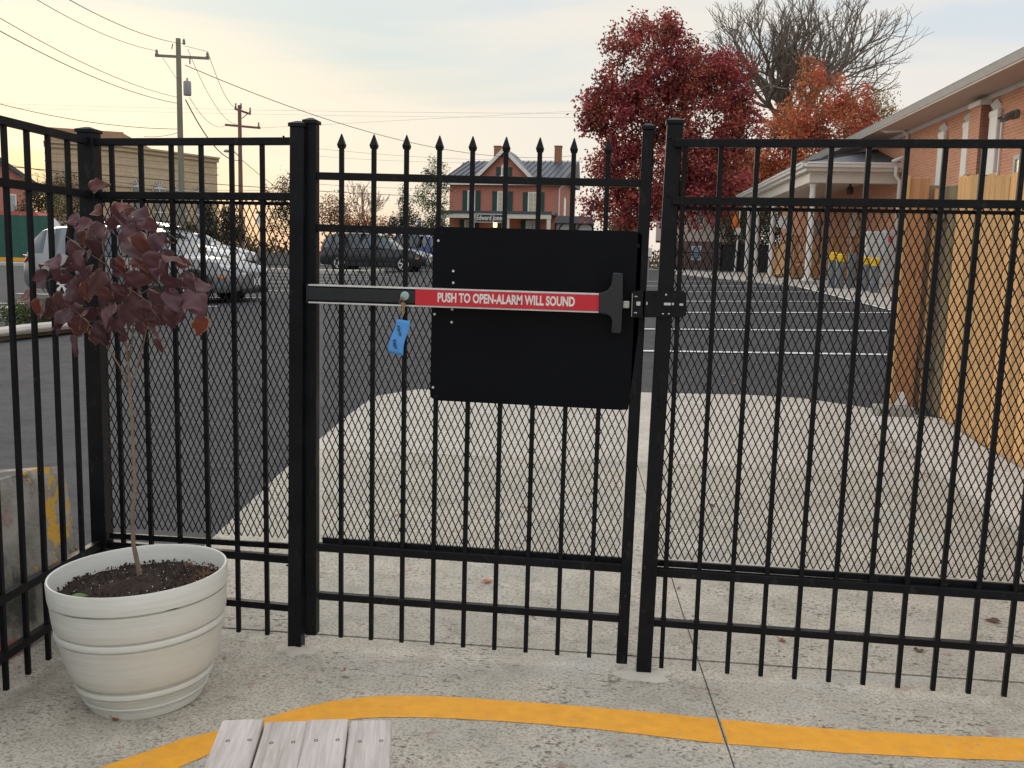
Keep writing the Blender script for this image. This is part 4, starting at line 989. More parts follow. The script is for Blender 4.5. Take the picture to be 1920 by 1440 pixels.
# ================================================================== fallen leaves and litter
DRY = [simple('dry_leaf_rust', (.36, .10, .05), .8, (.22, .06, .03), 40), simple('dry_leaf_ochre', (.48, .27, .09), .8, (.34, .18, .06), 40), simple('dry_leaf_brown', (.16, .07, .05), .85, (.09, .04, .03), 40), simple('dry_leaf_orange', (.62, .22, .12), .8, (.5, .16, .09), 40)]
def fallen(px, py, s, mi, label, seed, name='fallen_leaf'):
    g_ = G(px, py); r_ = random.Random(seed); m = MB(); n = 11; vs = [(0, 0, .004)]
    for k in range(n):
        a = 2*PI*k/n; f = s*(.55+.45*abs(math.cos(a*2.5+seed)))*(1 if k % 2 else .8); vs.append((f*math.cos(a), f*.72*math.sin(a), .002+.35*s*abs(math.sin(a*1.5+seed))*r_.uniform(.5, 1)))
    m.add(vs, [(0, 1+k, 1+(k+1) % n) for k in range(n)]); m.tube([(s*.7, 0, .004), (s*1.35, s*.15, .012)], .0009, 5)
    o = m.build(name, DRY[mi]); o.location = (g_.x, g_.y, gz(g_.x, g_.y)+.012); o.rotation_euler = (0, 0, r_.uniform(0, 6)); tag(o, label, 'leaf', 'fallen leaves on the concrete'); return o
for i, (x, y, s, mi, lb) in enumerate([(216, 1357, .016, 0, 'small rust red leaf against the foot of the ivory pot'), (421, 1240, .012, 1, 'tiny ochre leaf on the concrete right of the pot'), (914, 1096, .032, 3, 'torn orange leaf behind the gate bars'), (646, 1262, .010, 0, 'tiny brown leaf in front of the gate'),
        (1272, 1108, .013, 0, 'small dark red leaf lying in the paving joint'), (1860, 1170, .040, 2, 'crumpled brown leaf beyond the right fence section'), (1466, 1207, .022, 0, 'little reddish leaf just beyond the right fence'), (1722, 1226, .026, 2, 'curled brown leaf behind the right fence pickets'),
        (610, 975, .022, 3, 'orange leaf scrap by the left edge of the gate mesh'), (982, 955, .022, 0, 'red leaf scrap behind the middle of the gate'), (1335, 952, .028, 2, 'thin dark leaf behind the fence mesh right of the gate'), (743, 970, .02, 3, 'pale orange leaf scrap behind the gate mesh'),
        (1378, 722, .035, 1, 'pale curled leaf on the asphalt near the apron'), (1553, 796, .03, 0, 'red leaf on the apron left of the concrete block'), (1855, 940, .03, 2, 'dark leaf on the pale strip by the timber fence')]):
    fallen(x, y, s, mi, lb, i+3)
q = random.Random(8); m = MB()
for k in range(46):
    f = q.random(); px, py = 1640+f*120+q.gauss(0, 12), 805+f*75+q.gauss(0, 10); g_ = G(px, py); s = q.uniform(.012, .035); a = q.uniform(0, 6)
    m.add([(g_.x+s*math.cos(a+b_)*c_, g_.y+s*math.sin(a+b_)*c_, g_.z+.016+q.uniform(0, .02)) for b_, c_ in ((0, 1), (1.4, .5), (2.6, .9), (4.2, .6))], [(0, 1, 2), (0, 2, 3)], q.randrange(3))
tag(m.build('leaf_litter', DRY), 'dry leaf litter in the angle beside the concrete block', 'leaves', kind='stuff')
m = MB()
for k in range(60):
    px, py = q.uniform(610, 1650), q.uniform(560, 730); g_ = G(px, py); s = q.uniform(.008, .02)
    m.add([(g_.x+s*a_, g_.y+s*b_, g_.z+.015) for a_, b_ in ((-1, -.5), (1, -.6), (.8, .7), (-.7, .6))], [(0, 1, 2, 3)])
tag(m.build('litter', simple('paper_bits', (.55, .54, .50), .8)), 'scattered pale specks of litter on the asphalt', 'litter', kind='stuff')
# ================================================================== brick hall on the right (car park frame: w = right, t = away)
BRK = brick_mat('orange_brick', (.68, .285, .155), (.54, .21, .11), (.66, .48, .36))
BRKS = brick_mat('shaded_hall_brick', (.36, .13, .085), (.27, .095, .065), (.30, .22, .18))  # darker copy of the hall brick for the pilaster's shaded side
SOFF = simple('pinkish_soffit', (.46, .36, .30), .7, (.42, .32, .27), 2)
def slatted(name, c1, c2, step, ax=1):
    m, nt, p = nodes(name); tc = nt.nodes.new('ShaderNodeTexCoord'); sx = nt.nodes.new('ShaderNodeSeparateXYZ'); nt.links.new(tc.outputs['Object'], sx.inputs[0])
    f = mth(nt, 'FRACT', mth(nt, 'MULTIPLY', sx.outputs[ax], 1/step)); c = ramp_n(nt, f, [(0, c2), (.08, c2), (.14, c1), (1, c1)])
    nt.links.new(c, p.inputs['Base Color']); p.inputs['Roughness'].default_value = .6; return m
SOFFL = slatted('ribbed_soffit', (.56, .43, .35), (.36, .27, .22), .13)
ROOF = simple('dark_slate_roof', (.075, .085, .095), .55, (.05, .058, .065), 1.5)
WW = 8.07; 
hall = thing('brick_hall', 'long orange brick hall with white gutter and columned porch on the right', 'building', L_(WW, 20, .8), TH)
hz = lambda z: z-.8; ht = lambda t: t-20; hw = lambda w: w-WW
def hbox(name, w0, w1, t0, t1, z0, z1, mat, parent=hall, ch=0, **k):
    m = MB(); m.box((hw((w0+w1)/2), ht((t0+t1)/2), hz((z0+z1)/2)), (w1-w0, t1-t0, z1-z0), ch=ch); return m.build(name, mat, parent, **k)
hbox('wall', WW, WW+9, 5, 44, -.2, 5.16, BRK)
hbox('frieze', WW-.06, WW-.002, 5, 44, 5.10, 5.20, WHITE)
hbox('soffit', 7.26, WW-.003, 5, 44, 5.205, 5.225, SOFFL)
g_ = MB(); g_.prism([(0, 0), (.02, -.02), (.10, -.13), (.14, -.13), (.16, 0), (.14, 0), (.125, -.11), (.04, -.02), (.03, 0)], -16, 24.5, org=(hw(7.16), 0, hz(5.385))); 
gut = g_.build('gutter', WHITE, hall)
hbox('fascia', 7.285, 7.31, 5, 44, 5.215, 5.40, WHITE)
m = MB(); m.add([(hw(7.2), -15.5, hz(5.39)), (hw(7.2), 24.6, hz(5.39)), (hw(WW+4.5), 24.6, hz(7.2)), (hw(WW+4.5), -15.5, hz(7.2)), (hw(WW+9.8), -15.5, hz(5.3)), (hw(WW+9.8), 24.6, hz(5.3))], [(0, 3, 2, 1), (3, 4, 5, 2), (0, 1, 2, 5, 4, 3)]); m.build('roof', ROOF, hall)
hbox('pilaster', WW-.20, WW+.01, 21.20, 21.76, .3, 5.0, BRK); hbox('pilaster_cap', WW-.24, WW-.001, 21.15, 21.81, 5.0, 5.10, WHITE)
hbox('pilaster_shade_face', WW-.199, WW-.001, 21.18, 21.199, .3, 5.0, BRKS)  # thin sheet over the near side, its shade put into the brick colour
# window at the frame edge
m = MB(); WT = 19.62
for (w0, w1, t0, t1, z0, z1) in ((WW-.06, WW+.02, WT, WT+.09, 2.2, 3.70), (WW-.06, WW+.02, WT-1.3, WT-1.21, 2.2, 3.70), (WW-.06, WW+.02, WT-1.3, WT+.09, 3.70, 3.79), (WW-.07, WW+.02, WT-1.35, WT+.14, 2.11, 2.2)):
    m.box((hw((w0+w1)/2), ht((t0+t1)/2), hz((z0+z1)/2)), (w1-w0, t1-t0, z1-z0))
wf = m.build('window', simple('grey_window_frame', (.36, .37, .38), .5), hall)
m = MB(); m.box((hw(WW-.02), ht(WT-.6), hz(2.95)), (.03, 1.22, 1.5)); m.build('pane', simple('yellow_blind_glass', (.62, .58, .30), .25, (.55, .52, .26), 3, spec=.7), wf)
# white pipe covers running up the wall
def pipe_cover(px, ytop, wpx, r=.045, thin=False):
    d = ray(px, 300); 
    # meet the wall plane w = WW-.05
    n = LX; t_ = ((C0+LX*(WW-.06)-Vector(CAM)).dot(Vector((n.x, n.y, 0))))/Vector(d).dot(n); P = Vector(CAM)+Vector(d)*t_
    tt = (P-C0).dot(LY); dep = t_; zt = 1.48+(ray(px, ytop)[2])*0; 
    d2 = ray(px, ytop); t2 = ((C0+LX*(WW-.06)-Vector(CAM)).dot(n))/Vector(d2).dot(n); z_ = CAM[2]+d2[2]*t2
    m = MB(); w_ = wpx*dep/F
    if thin: m.box((hw(WW-.02), ht(tt), hz(z_/2+.3)), (.035, w_, z_-.6))
    else:
        m.box((hw(WW-.045), ht(tt), hz((z_+.6)/2-.05)), (.08, w_*2.2, z_-.6-.1), ch=.012); m.box((hw(WW-.04), ht(tt+.02), hz(z_-.06)), (.10, w_*2.6, .16), ch=.03); m.bar((hw(WW-.05), ht(tt), hz(z_-.02)), (hw(WW+.03), ht(tt-.12), hz(z_+.10)), .07, w_*1.8)
        for k in range(3): m.box((hw(WW-.046), ht(tt), hz(1.6+k*1.0)), (.088, w_*2.3, .02))
    return m.build('pipe_cover', WHITE, hall)
pipe_cover(1763, 249, 13); pipe_cover(1808, 231, 13); pipe_cover(1858, 210, 17)
CRM = simple('cream_pipe', (.62, .50, .30), .6)
for px, yt in ((1821, 231), (1851, 222), (1869, 222)): pipe_cover(px, yt, 4.5, thin=True).data.materials[0] = CRM if px == 1821 else WHITE
# flood light on a bracket
def wallpt(px, py, off): 
    d = Vector(ray(px, py)); t_ = ((C0+LX*(WW-off)-Vector(CAM)).dot(LX))/d.dot(LX); P = Vector(CAM)+d*t_; return (hw((P-C0).dot(LX)), ht((P-C0).dot(LY)), hz(P.z))
m = MB(); a, b = Vector(wallpt(1912, 212, .02)), Vector(wallpt(1872, 222, .55)); m.tube([a, a.lerp(b, .5)+Vector((0, 0, .05)), b], .02, 8)
c_ = Vector(wallpt(1893, 217, .32)); m.box(c_, (.34, .20, .12), rot=Euler((0, rad(-28), .2)).to_matrix(), ch=.02); m.box(c_+Vector((.1, 0, .02)), (.10, .26, .16), ch=.02)
m.build('flood_light', simple('grey_bronze_lamp', (.13, .12, .11), .5), hall)
# downspout at the porch corner
dsx = [wallpt(1626, 253, .75), wallpt(1628, 262, .60), wallpt(1640, 266, .2), wallpt(1657, 272, .05), wallpt(1666, 290, .05), wallpt(1664, 305, .06)]
dsx = [(x, ht(26.5) if i > 2 else ht(26.55), z) for i, (x, y, z) in enumerate(dsx)]
m = MB(); m.tube(dsx+[(hw(WW-.35), ht(26.65), hz(4.40))], .05, 8); m.build('downspout', WHITE, hall, smooth=True)
m = MB(); m.tube([(hw(WW-.22), ht(26.70), hz(4.30)), (hw(WW-.22), ht(26.72), hz(4.05)), (hw(WW-.10), ht(26.72), hz(3.9)), (hw(WW-.10), ht(26.72), hz(1.1))], .052, 8); m.build('downspout', WHITE, hall, smooth=True)

# --- porch
PT0, PT1, PW = 26.8, 39.4, 5.50
FZ1, FZ0 = 4.38, 4.20
PF = 1.16                                                # slab level
hbox('porch_slab', 5.45, WW-.002, PT0-.4, PT1+.8, .6, PF, CONC2)
m = MB(); zt = 5.02
m.add([(hw(PW), ht(PT0), hz(FZ1)), (hw(WW), ht(PT0), hz(FZ1)), (hw(WW), ht(PT0+2.6), hz(zt)), (hw(WW), ht(PT1), hz(zt)), (hw(PW), ht(PT1), hz(FZ1)),
       (hw(PW), ht(PT0), hz(FZ1-.03)), (hw(WW), ht(PT0), hz(FZ1-.03)), (hw(WW), ht(PT1), hz(FZ1-.03)), (hw(PW), ht(PT1), hz(FZ1-.03))],
      [(0, 1, 2), (0, 2, 3, 4), (5, 8, 7, 6), (0, 5, 6, 1), (0, 4, 8, 5), (1, 6, 7, 3, 2), (4, 3, 7, 8)])
m.bar((hw(PW), ht(PT0), hz(FZ1)+.015), (hw(WW), ht(PT0+2.6), hz(zt)+.015), .05, .04)
for k in range(1, 9): m.bar((hw(PW), ht(PT0+k*.5), hz(FZ1)+.006), (hw(PW)+(WW-PW)*min(1, k*.5/2.6), ht(PT0+k*.5), hz(FZ1)+.006+(zt-FZ1)*min(1, k*.5/2.6)), .02, .02)
pr = m.build('porch_roof', ROOF, hall)
def gut_run(a, b, nrm, name='gutter'):
    m = MB(); a, b, nrm = Vector(a), Vector(b), Vector(nrm); vs = []
    pr_ = [(0, 0), (.13, 0), (.13, -.04), (.10, -.07), (.09, -.13), (0, -.13)]
    for p in (a, b): vs += [p+nrm*x+Vector((0, 0, z)) for x, z in pr_]
    m.add(vs, [tuple(range(6)), tuple(range(11, 5, -1))]+[(i, (i+1) % 6, (i+1) % 6+6, i+6) for i in range(6)]); return m.build(name, WHITE, hall)
gut_run((hw(PW-.13), ht(PT0), hz(FZ1)), (hw(WW-.02), ht(PT0), hz(FZ1)), (0, -1, 0)); gut_run((hw(PW), ht(PT0-.13), hz(FZ1)), (hw(PW), ht(PT1), hz(FZ1)), (-1, 0, 0))
hbox('fascia', PW, WW-.01, PT0, PT0+.03, FZ0-.05, FZ1-.03, TRIM); hbox('fascia', PW, PW+.03, PT0+.03, PT1, FZ0-.05, FZ1-.03, TRIM)
hbox('soffit', PW+.03, WW-.01, PT0+.03, PT1, FZ0-.05, FZ0-.03, TRIM)
CW = 5.80
hbox('beam', CW-.14, CW+.14, PT0+.25, PT1-.2, 3.86, FZ0-.052, TRIM); hbox('beam', CW+.14, WW-.02, PT0+.25, PT0+.55, 3.86, FZ0-.052, TRIM)
for k, dep in enumerate((26.3, 29.1, 32.1, 35.3, 37.4)):
    t = (dep+.09*CW)/.985; m = MB(); m.lathe([(.105, 0), (.105, .06), (.088, .08), (.086, 1.2), (.072, 2.55), (.074, 2.58), (.088, 2.60), (.088, 2.66)], n=20); m.box((0, 0, 2.70), (.22, .22, .06)); m.box((0, 0, .02), (.24, .24, .06))
    o = m.build('column', WHITE, hall, smooth=35); o.location = (hw(CW), ht(t), hz(PF)+.015)
# little notices fixed on the columns
m = MB(); m.box((0, 0, 0), (.30, .02, .38), rot=Euler((0, .25, 0)).to_matrix()); o = m.build('notice', WHITE, hall); pp = at(1468, 416, 29.0)-hall.location; o.location = (pp.x*LX.x+pp.y*LX.y, pp.x*LY.x+pp.y*LY.y, pp.z)
# porch back: doors and dark recess
hbox('door', WW-.05, WW+.01, 31.0, 31.95, PF+.5, 3.4, simple('cream_door', (.60, .53, .38), .5), ch=.01)
hbox('door', WW-.05, WW+.01, 36.0, 37.0, PF+.5, 3.3, simple('brown_door', (.12, .06, .04), .5), ch=.01)
m = MB(); m.box((hw(7.0), ht(28.0), hz(3.95)), (.05, .05, .25)); m.lathe([(.03, .1), (.09, .06), (.10, -.05), (.08, -.12)], c=(hw(7.0), ht(28.0), hz(3.75)), n=12); m.build('porch_lamp', simple('dark_bronze', (.02, .018, .015), .4), hall, smooth=True)

# --- timber deck and ramp under the porch
DK = wood_mat('deck_timber', (.50, .285, .12), (.36, .19, .08), axis='X', orand=.2)
dk = thing('timber_deck', 'orange timber deck with railing and ramp standing under the porch', 'deck', L_(6.7, 30.3, PF), TH)
dz = lambda z: z-PF
d0, d1 = 5.98, 7.9
for k in range(9): 
    m = MB(); m.box(((d0+d1)/2-6.7, .15+k*.145, .40), (d1-d0, .138, .035)); m.build('deck_board', DK, dk)
m = MB(); m.box(((d0+d1)/2-6.7, .06, .24), (d1-d0, .04, .26)); m.build('skirt', DK, dk)
for w in (d0+.05, 6.62, 7.27, d1-.05): m = MB(); m.box((w-6.7, .02, .66), (.09, .09, 1.32)); m.build('post', DK, dk)
m = MB(); m.box(((d0+d1)/2-6.7, .02, 1.34), (d1-d0+.1, .14, .035)); m.build('rail', DK, dk); m = MB(); m.box(((d0+d1)/2-6.7, .04, .52), (d1-d0, .04, .06)); m.build('rail', DK, dk)
for k in range(15): m = MB(); m.box((d0-6.7+.14+k*.117, .0, .90), (.035, .035, .84)); m.build('baluster', DK, dk)
rp_ = at(1437, 460, 35.3); 
m = MB(); m.add([(d0-6.7-.02+x, y, z) for x in (0, .04) for y, z in ((.15, .10), (.15, 1.32), (4.2, .84), (4.2, .04))], [(0, 1, 2, 3), (7, 6, 5, 4), (0, 4, 5, 1), (1, 5, 6, 2), (2, 6, 7, 3), (3, 7, 4, 0)]); m.build('ramp_side', DK, dk)
m = MB(); m.bar((d0-6.7, .1, 1.36), (d0-6.7, 4.3, .87), .12, .035); m.build('ramp_rail', WOOD, dk)
m = MB(); m.bar((d0-6.7-.06, .1, .24), (d0-6.7-.06, 4.3, .10), .03, .12); m.build('ramp_skirt', WOOD, dk)

# --- bollards and cabinets
BOLG = simple('bollard_grey', (.17, .20, .215), .55, (.13, .155, .17), 8); YCAP = simple('bollard_yellow', (.85, .56, .02), .5)
for i, (px, yt, yb, lb, yel) in enumerate([(1638.5, 485, 551, 'grey bollard with yellow band nearest the timber post', 1), (1621, 483, 547, 'grey yellow banded bollard just behind the nearest one', 1), (1596, 476, 541, 'plain grey bollard without visible yellow, in the middle of the row', 0), (1574, 477, 543, 'grey bollard with yellow band, right one of the far pair', 1), (1559.5, 474, 542, 'grey bollard with yellow band, left one of the far pair', 1)]):
    dep = [22.0, 22.8, 24.0, 23.6, 23.9][i]; p = at(px-1, yb-2, dep); tpz = at(px, yt, dep).z; h = tpz-p.z
    o = thing('bollard', lb, 'bollard', (p.x, p.y, p.z), 0, 'bollards by the hall'); m = MB(); rr_ = .108
    m.lathe([(rr_, 0), (rr_, h*.80 if yel else h*.98), (rr_*.8, h), (0, h+.01)], n=20); m.build('pipe', BOLG, o, smooth=35)
    if yel: m = MB(); m.lathe([(rr_+.004, h*.79), (rr_+.004, h*.985), (rr_*.7, h+.012), (0, h+.02)], n=20); m.build('yellow_cap', YCAP, o, smooth=35)
for i, (x0, x1, y0, y1, c, lb) in enumerate([(1619, 1651, 434, 548, (.66, .66, .64), 'pale grey electrical cabinet on a slab beside the porch downspout'), (1652, 1684, 432, 550, (.52, .54, .55), 'tall grey electrical cabinet nearest the orange post')]):
    dep = 25.2-.3*i; a, b = at(x0, y1, dep), at(x1, y1, dep); top = at((x0+x1)/2, y0, dep).z; z0 = gz(a.x, a.y)
    mt = simple('cabinet_paint_%s' % 'ab'[i], c, .5); o = thing('electrical_cabinet', lb, 'cabinet', ((a.x+b.x)/2, a.y+.25, z0), 0)
    w_ = (b-a).length; h = top-z0
    m = MB(); m.box((0, 0, h/2+.05), (w_, .5, h-.1), ch=.015); m.build('body', mt, o); m = MB(); m.box((0, -.256, h/2+.05), (w_*.86, .012, h-.3), ch=.004); m.build('door', mt, o)
    m = MB(); m.box((0, 0, .05), (w_+.15, .7, .1)); m.build('plinth', CONC2, o)
    m = MB(); m.box((w_*.3, -.266, h/2), (.02, .02, .14)); m.build('handle', GREY, o)
    if i == 1: m = MB(); m.box((-w_*.2, -.265, h*.84), (.12, .004, .16)); m.build('warning_label', simple('red_sticker', (.6, .10, .10), .6), o)

# ================================================================== brick house with portico opposite
HD = 72.; hx = lambda px: (px-944)*HD/F
hc = at(944, 490, HD); HB = 1.22
hs = thing('brick_house', 'two storey red brick house with dark metal roof and green shutters beyond the lot', 'house', (hc.x, hc.y, HB), rad(-4.5))
hzp = lambda y: CAM[2]+(491.5-y)*HD/F-HB                # height above the house base for a row in the picture
RB = brick_mat('old_red_brick', (.50, .17, .115), (.41, .13, .09), (.46, .30, .24))
GRN = simple('dark_green_shutter', (.012, .055, .040), .6); MR = simple('dark_metal_roof', (.065, .075, .095), .45, (.05, .058, .075), .8)
W0, W1 = hx(838), hx(1048); ez = hzp(338); rz_ = hzp(295); dep_h = 8.6
def ubox(parent, name, x0, x1, y0, y1, z0, z1, mat, ch=0):
    m = MB(); m.box(((x0+x1)/2, (y0+y1)/2, (z0+z1)/2), (x1-x0, y1-y0, z1-z0), ch=ch); return m.build(name, mat, parent)
ubox(hs, 'wall', W0, W1, 0, dep_h, 0, ez, RB)
m = MB(); mid = dep_h/2; ov = .35
m.add([(W0, 0, ez), (W0, dep_h, ez), (W0, mid, rz_-.05), (W1, 0, ez), (W1, dep_h, ez), (W1, mid, rz_-.05)], [(0, 2, 1), (3, 4, 5)]); m.build('gable_wall', RB, hs)
m = MB(); rl, rr2 = hx(857), hx(1058)
a_, b_ = W0-ov, W1+ov
m.add([(a_, -ov, ez), (b_, -ov, ez), (rr2+.4, mid, rz_), (rl-.4, mid, rz_), (a_, dep_h+ov, ez), (b_, dep_h+ov, ez), (a_, -ov, ez-.12), (b_, -ov, ez-.12), (a_, dep_h+ov, ez-.12), (b_, dep_h+ov, ez-.12)], [(0, 1, 2, 3), (4, 3, 2, 5), (6, 8, 9, 7), (0, 6, 7, 1), (4, 5, 9, 8), (1, 7, 9, 5), (1, 5, 2), (0, 4, 8, 6), (0, 3, 4)])
n = 20
for k in range(n+1): f = k/n; m.bar((a_+(b_-a_)*f, -ov, ez+.03), (rl-.4+(rr2+.8-rl)*f, mid, rz_+.03), .05, .05)
m.build('roof', MR, hs)
for px, c_ in ((906, (.42, .20, .11)), (1026, (.36, .17, .10))): 
    x = hx(px); ubox(hs, 'chimney', x-.26, x+.26, mid-.3, mid+.3, rz_-.6, hzp(268), simple('chimney_brick', c_, .85, (.28, .12, .07), 4)); ubox(hs, 'chimney_cap', x-.3, x+.3, mid-.34, mid+.34, hzp(268), hzp(266), simple('chimney_cap', (.33, .17, .10), .85))
# front gable with white rakes and the arched window
gxl, gxr, gxa, gzb, gza = hx(896), hx(989), hx(942.5), hzp(335), hzp(288)
m = MB(); m.add([(gxl, -.05, gzb-.3), (gxr, -.05, gzb-.3), (gxr, -.05, gzb), (gxa, -.05, gza), (gxl, -.05, gzb), (gxl, mid, gzb-.3), (gxr, mid, gzb-.3), (gxr, mid, gzb), (gxa, mid, gza), (gxl, mid, gzb)], [(0, 1, 2, 3, 4), (9, 8, 7, 6, 5), (3, 8, 9, 4), (2, 7, 8, 3), (1, 6, 7, 2), (0, 4, 9, 5)]); m.build('front_gable', RB, hs)
m = MB(); 
for s in (-1, 1): m.add([(gxa, -.4, gza+.22), (gxa, mid, gza+.22), (gxa+s*(gxr-gxa+.35), mid, gzb-.06), (gxa+s*(gxr-gxa+.35), -.4, gzb-.06), (gxa, -.4, gza+.10), (gxa, mid, gza+.10), (gxa+s*(gxr-gxa+.35), mid, gzb-.18), (gxa+s*(gxr-gxa+.35), -.4, gzb-.18)], [(0, 1, 2, 3), (4, 7, 6, 5), (0, 3, 7, 4), (1, 5, 6, 2), (3, 2, 6, 7)])
m.build('gable_roof', MR, hs)
m = MB()
for s in (-1, 1): m.bar((gxa, -.43, gza+.08), (gxa+s*(gxr-gxa+.38), -.43, gzb-.22), .06, .26)
m.build('rake_board', WHITE, hs)
ubox(hs, 'eave_board', W0-.35, W1+.35, -.42, -.02, hzp(350), hzp(345), WHITE)
GLH = glass_mat('house_glass', (.30, .34, .34), .2); GLY = simple('yellow_curtain_glass', (.50, .46, .30), .3, (.44, .40, .26), 1, spec=.7)
def hwin(px0, px1, y0, y1, glass, shl=True, shr=True, arch=False):
    x0, x1, z0, z1 = hx(px0), hx(px1), hzp(y1), hzp(y0); fr_ = MB(); yy = -.06 if not arch else -.10
    fr_.box(((x0+x1)/2, yy, (z0+z1)/2), (x1-x0, .10, z1-z0)); 
    if arch: fr_.prism([(math.cos(a)*(x1-x0)/2+(x0+x1)/2, z1+math.sin(a)*(x1-x0)/2) for a in [PI*k/10 for k in range(11)]], yy-.05, yy+.05)
    fr_.box(((x0+x1)/2, yy-.06, z0-.04), (x1-x0+.18, .2, .10)); f = fr_.build('window', WHITE, hs)
    b = .10
    for r_ in range(2):
        za, zb = z0+b+(z1-z0-2*b)*r_/2+.03*r_, z0+b+(z1-z0-2*b)*(r_+1)/2
        ubox(f, 'pane', x0+b, x1-b, yy-.056, yy-.049, za, zb, glass)
    mt = MB(); mt.box(((x0+x1)/2, yy-.064, (z0+z1)/2), (.04, .014, z1-z0-2*b)); 
    for r_ in (1, 3): mt.box(((x0+x1)/2, yy-.064, z0+b+(z1-z0-2*b)*r_/4), (x1-x0-2*b, .012, .03))
    mt.build('muntin', WHITE, f)
    for s, on in ((-1, shl), (1, shr)):
        if on:
            w = .36; xc = (x0-w/2-.02) if s < 0 else (x1+w/2+.02); o = ubox(hs, 'shutter', xc-w/2, xc+w/2, -.08+yy*.3, -.01, z0, z1, GRN)
hwin(873, 888, 360, 399, GLH); hwin(930, 949.5, 361, 399, GLY); hwin(988, 1009, 362, 400, GLY); hwin(936.5, 947.5, 317, 333, GLH, True, True, True)
for px0, y0 in ((868, 412), (985, 412)): hwin(px0, px0+18, 414, 455, GLH)
# windows on the side wall
for yy in (2.2, 5.6):
    f = ubox(hs, 'window', W1-.02, W1+.06, yy-.45, yy+.45, hzp(404), hzp(368), WHITE); ubox(f, 'pane', W1+.061, W1+.066, yy-.36, yy+.36, hzp(401), hzp(371), GLH)
m = MB(); m.tube([(W1+.25, -.3, hzp(350)), (W1-.05, -.12, hzp(356)), (W1-.05, -.12, .1)], .05, 6); m.build('downspout', WHITE, hs)
# porch
ubox(hs, 'porch_roof', hx(832), hx(1042), -2.3, 0, hzp(405), hzp(400), MR); ubox(hs, 'porch_beam', hx(833), hx(1040), -2.25, -2.0, hzp(413), hzp(405)-.004, TRIM); ubox(hs, 'porch_floor', hx(832), hx(1042), -2.3, -.004, 0, .35, CONC2)
for px in (840, 896, 961, 1036): ubox(hs, 'porch_column', hx(px)-.13, hx(px)+.13, -2.22, -1.98, .35, hzp(413)-.003, TRIM)
ubox(hs, 'door', hx(922), hx(938), -.06, .0-.002, .35, hzp(420), GRN)
lampm, lnt, lp2 = nodes('warm_lamp_glow'); lp2.inputs['Emission Color'].default_value = (1, .62, .22, 1); lp2.inputs['Emission Strength'].default_value = 3.5; lp2.inputs['Base Color'].default_value = (1, .7, .3, 1)
ubox(hs, 'porch_lamp', hx(930), hx(936), -1.3, -1.1, hzp(428), hzp(419), lampm)
sg = thing('hanging_sign', 'dark hanging name sign with white lettering under the house porch beam', 'sign', hs.location, rad(-4.5))
SGN = simple('dark_sign_green', (.030, .040, .038), .5)
sxa, sxb = hx(903), hx(957)
ubox(sg, 'border', sxa-.05, sxb+.05, -2.45, -2.40, hzp(421), hzp(405.5), WHITE); ubox(sg, 'board', sxa, sxb, -2.47, -2.451, hzp(419.6), hzp(406.8), SGN)
tm = text_mesh('Edward Jones', .50, WTXT, bold=.010, depth=.004); xs0 = [v.co.x for v in tm.vertices]; k_ = (sxb-sxa)*.92/(max(xs0)-min(xs0)); tm.transform(Matrix.Diagonal((k_, 1, 1, 1)))
inst('lettering', tm, sg, ((sxa+sxb)/2, -2.476, hzp(413)), (PI/2, 0, 0))

# ================================================================== tan stone building and a brick gable at far left
def stone_mat():
    m, nt, p = nodes('tan_stone'); tc = nt.nodes.new('ShaderNodeTexCoord'); sx = nt.nodes.new('ShaderNodeSeparateXYZ'); nt.links.new(tc.outputs['Object'], sx.inputs[0])
    cb = nt.nodes.new('ShaderNodeCombineXYZ'); nt.links.new(mth(nt, 'ADD', sx.outputs[0], sx.outputs[1]), cb.inputs[0]); nt.links.new(sx.outputs[2], cb.inputs[1])
    b = nt.nodes.new('ShaderNodeTexBrick'); nt.links.new(cb.outputs[0], b.inputs['Vector']); b.inputs['Scale'].default_value = 1; b.inputs['Brick Width'].default_value = .9; b.inputs['Row Height'].default_value = .30; b.inputs['Mortar Size'].default_value = .02
    b.inputs['Color1'].default_value = (.56, .44, .29, 1); b.inputs['Color2'].default_value = (.49, .38, .25, 1); b.inputs['Mortar'].default_value = (.38, .29, .19, 1)
    nt.links.new(b.outputs[0], p.inputs['Base Color']); p.inputs['Roughness'].default_value = .85; return m
TAN = stone_mat(); TANL = simple('pale_stone_band', (.50, .41, .28), .8)
DT = 75.; tc_ = at(231, 480, DT); TB = 1.0
yaw_t = math.atan2(tc_.x-CAM[0], tc_.y-CAM[1])
tb = thing('stone_building', 'tan stone building with flat cornice and arched windows behind the utility pole', 'building', (tc_.x, tc_.y, TB), -yaw_t)
tz = lambda y: CAM[2]+(475-y)*DT/F-TB; tx = lambda px: (px-231)*DT/F
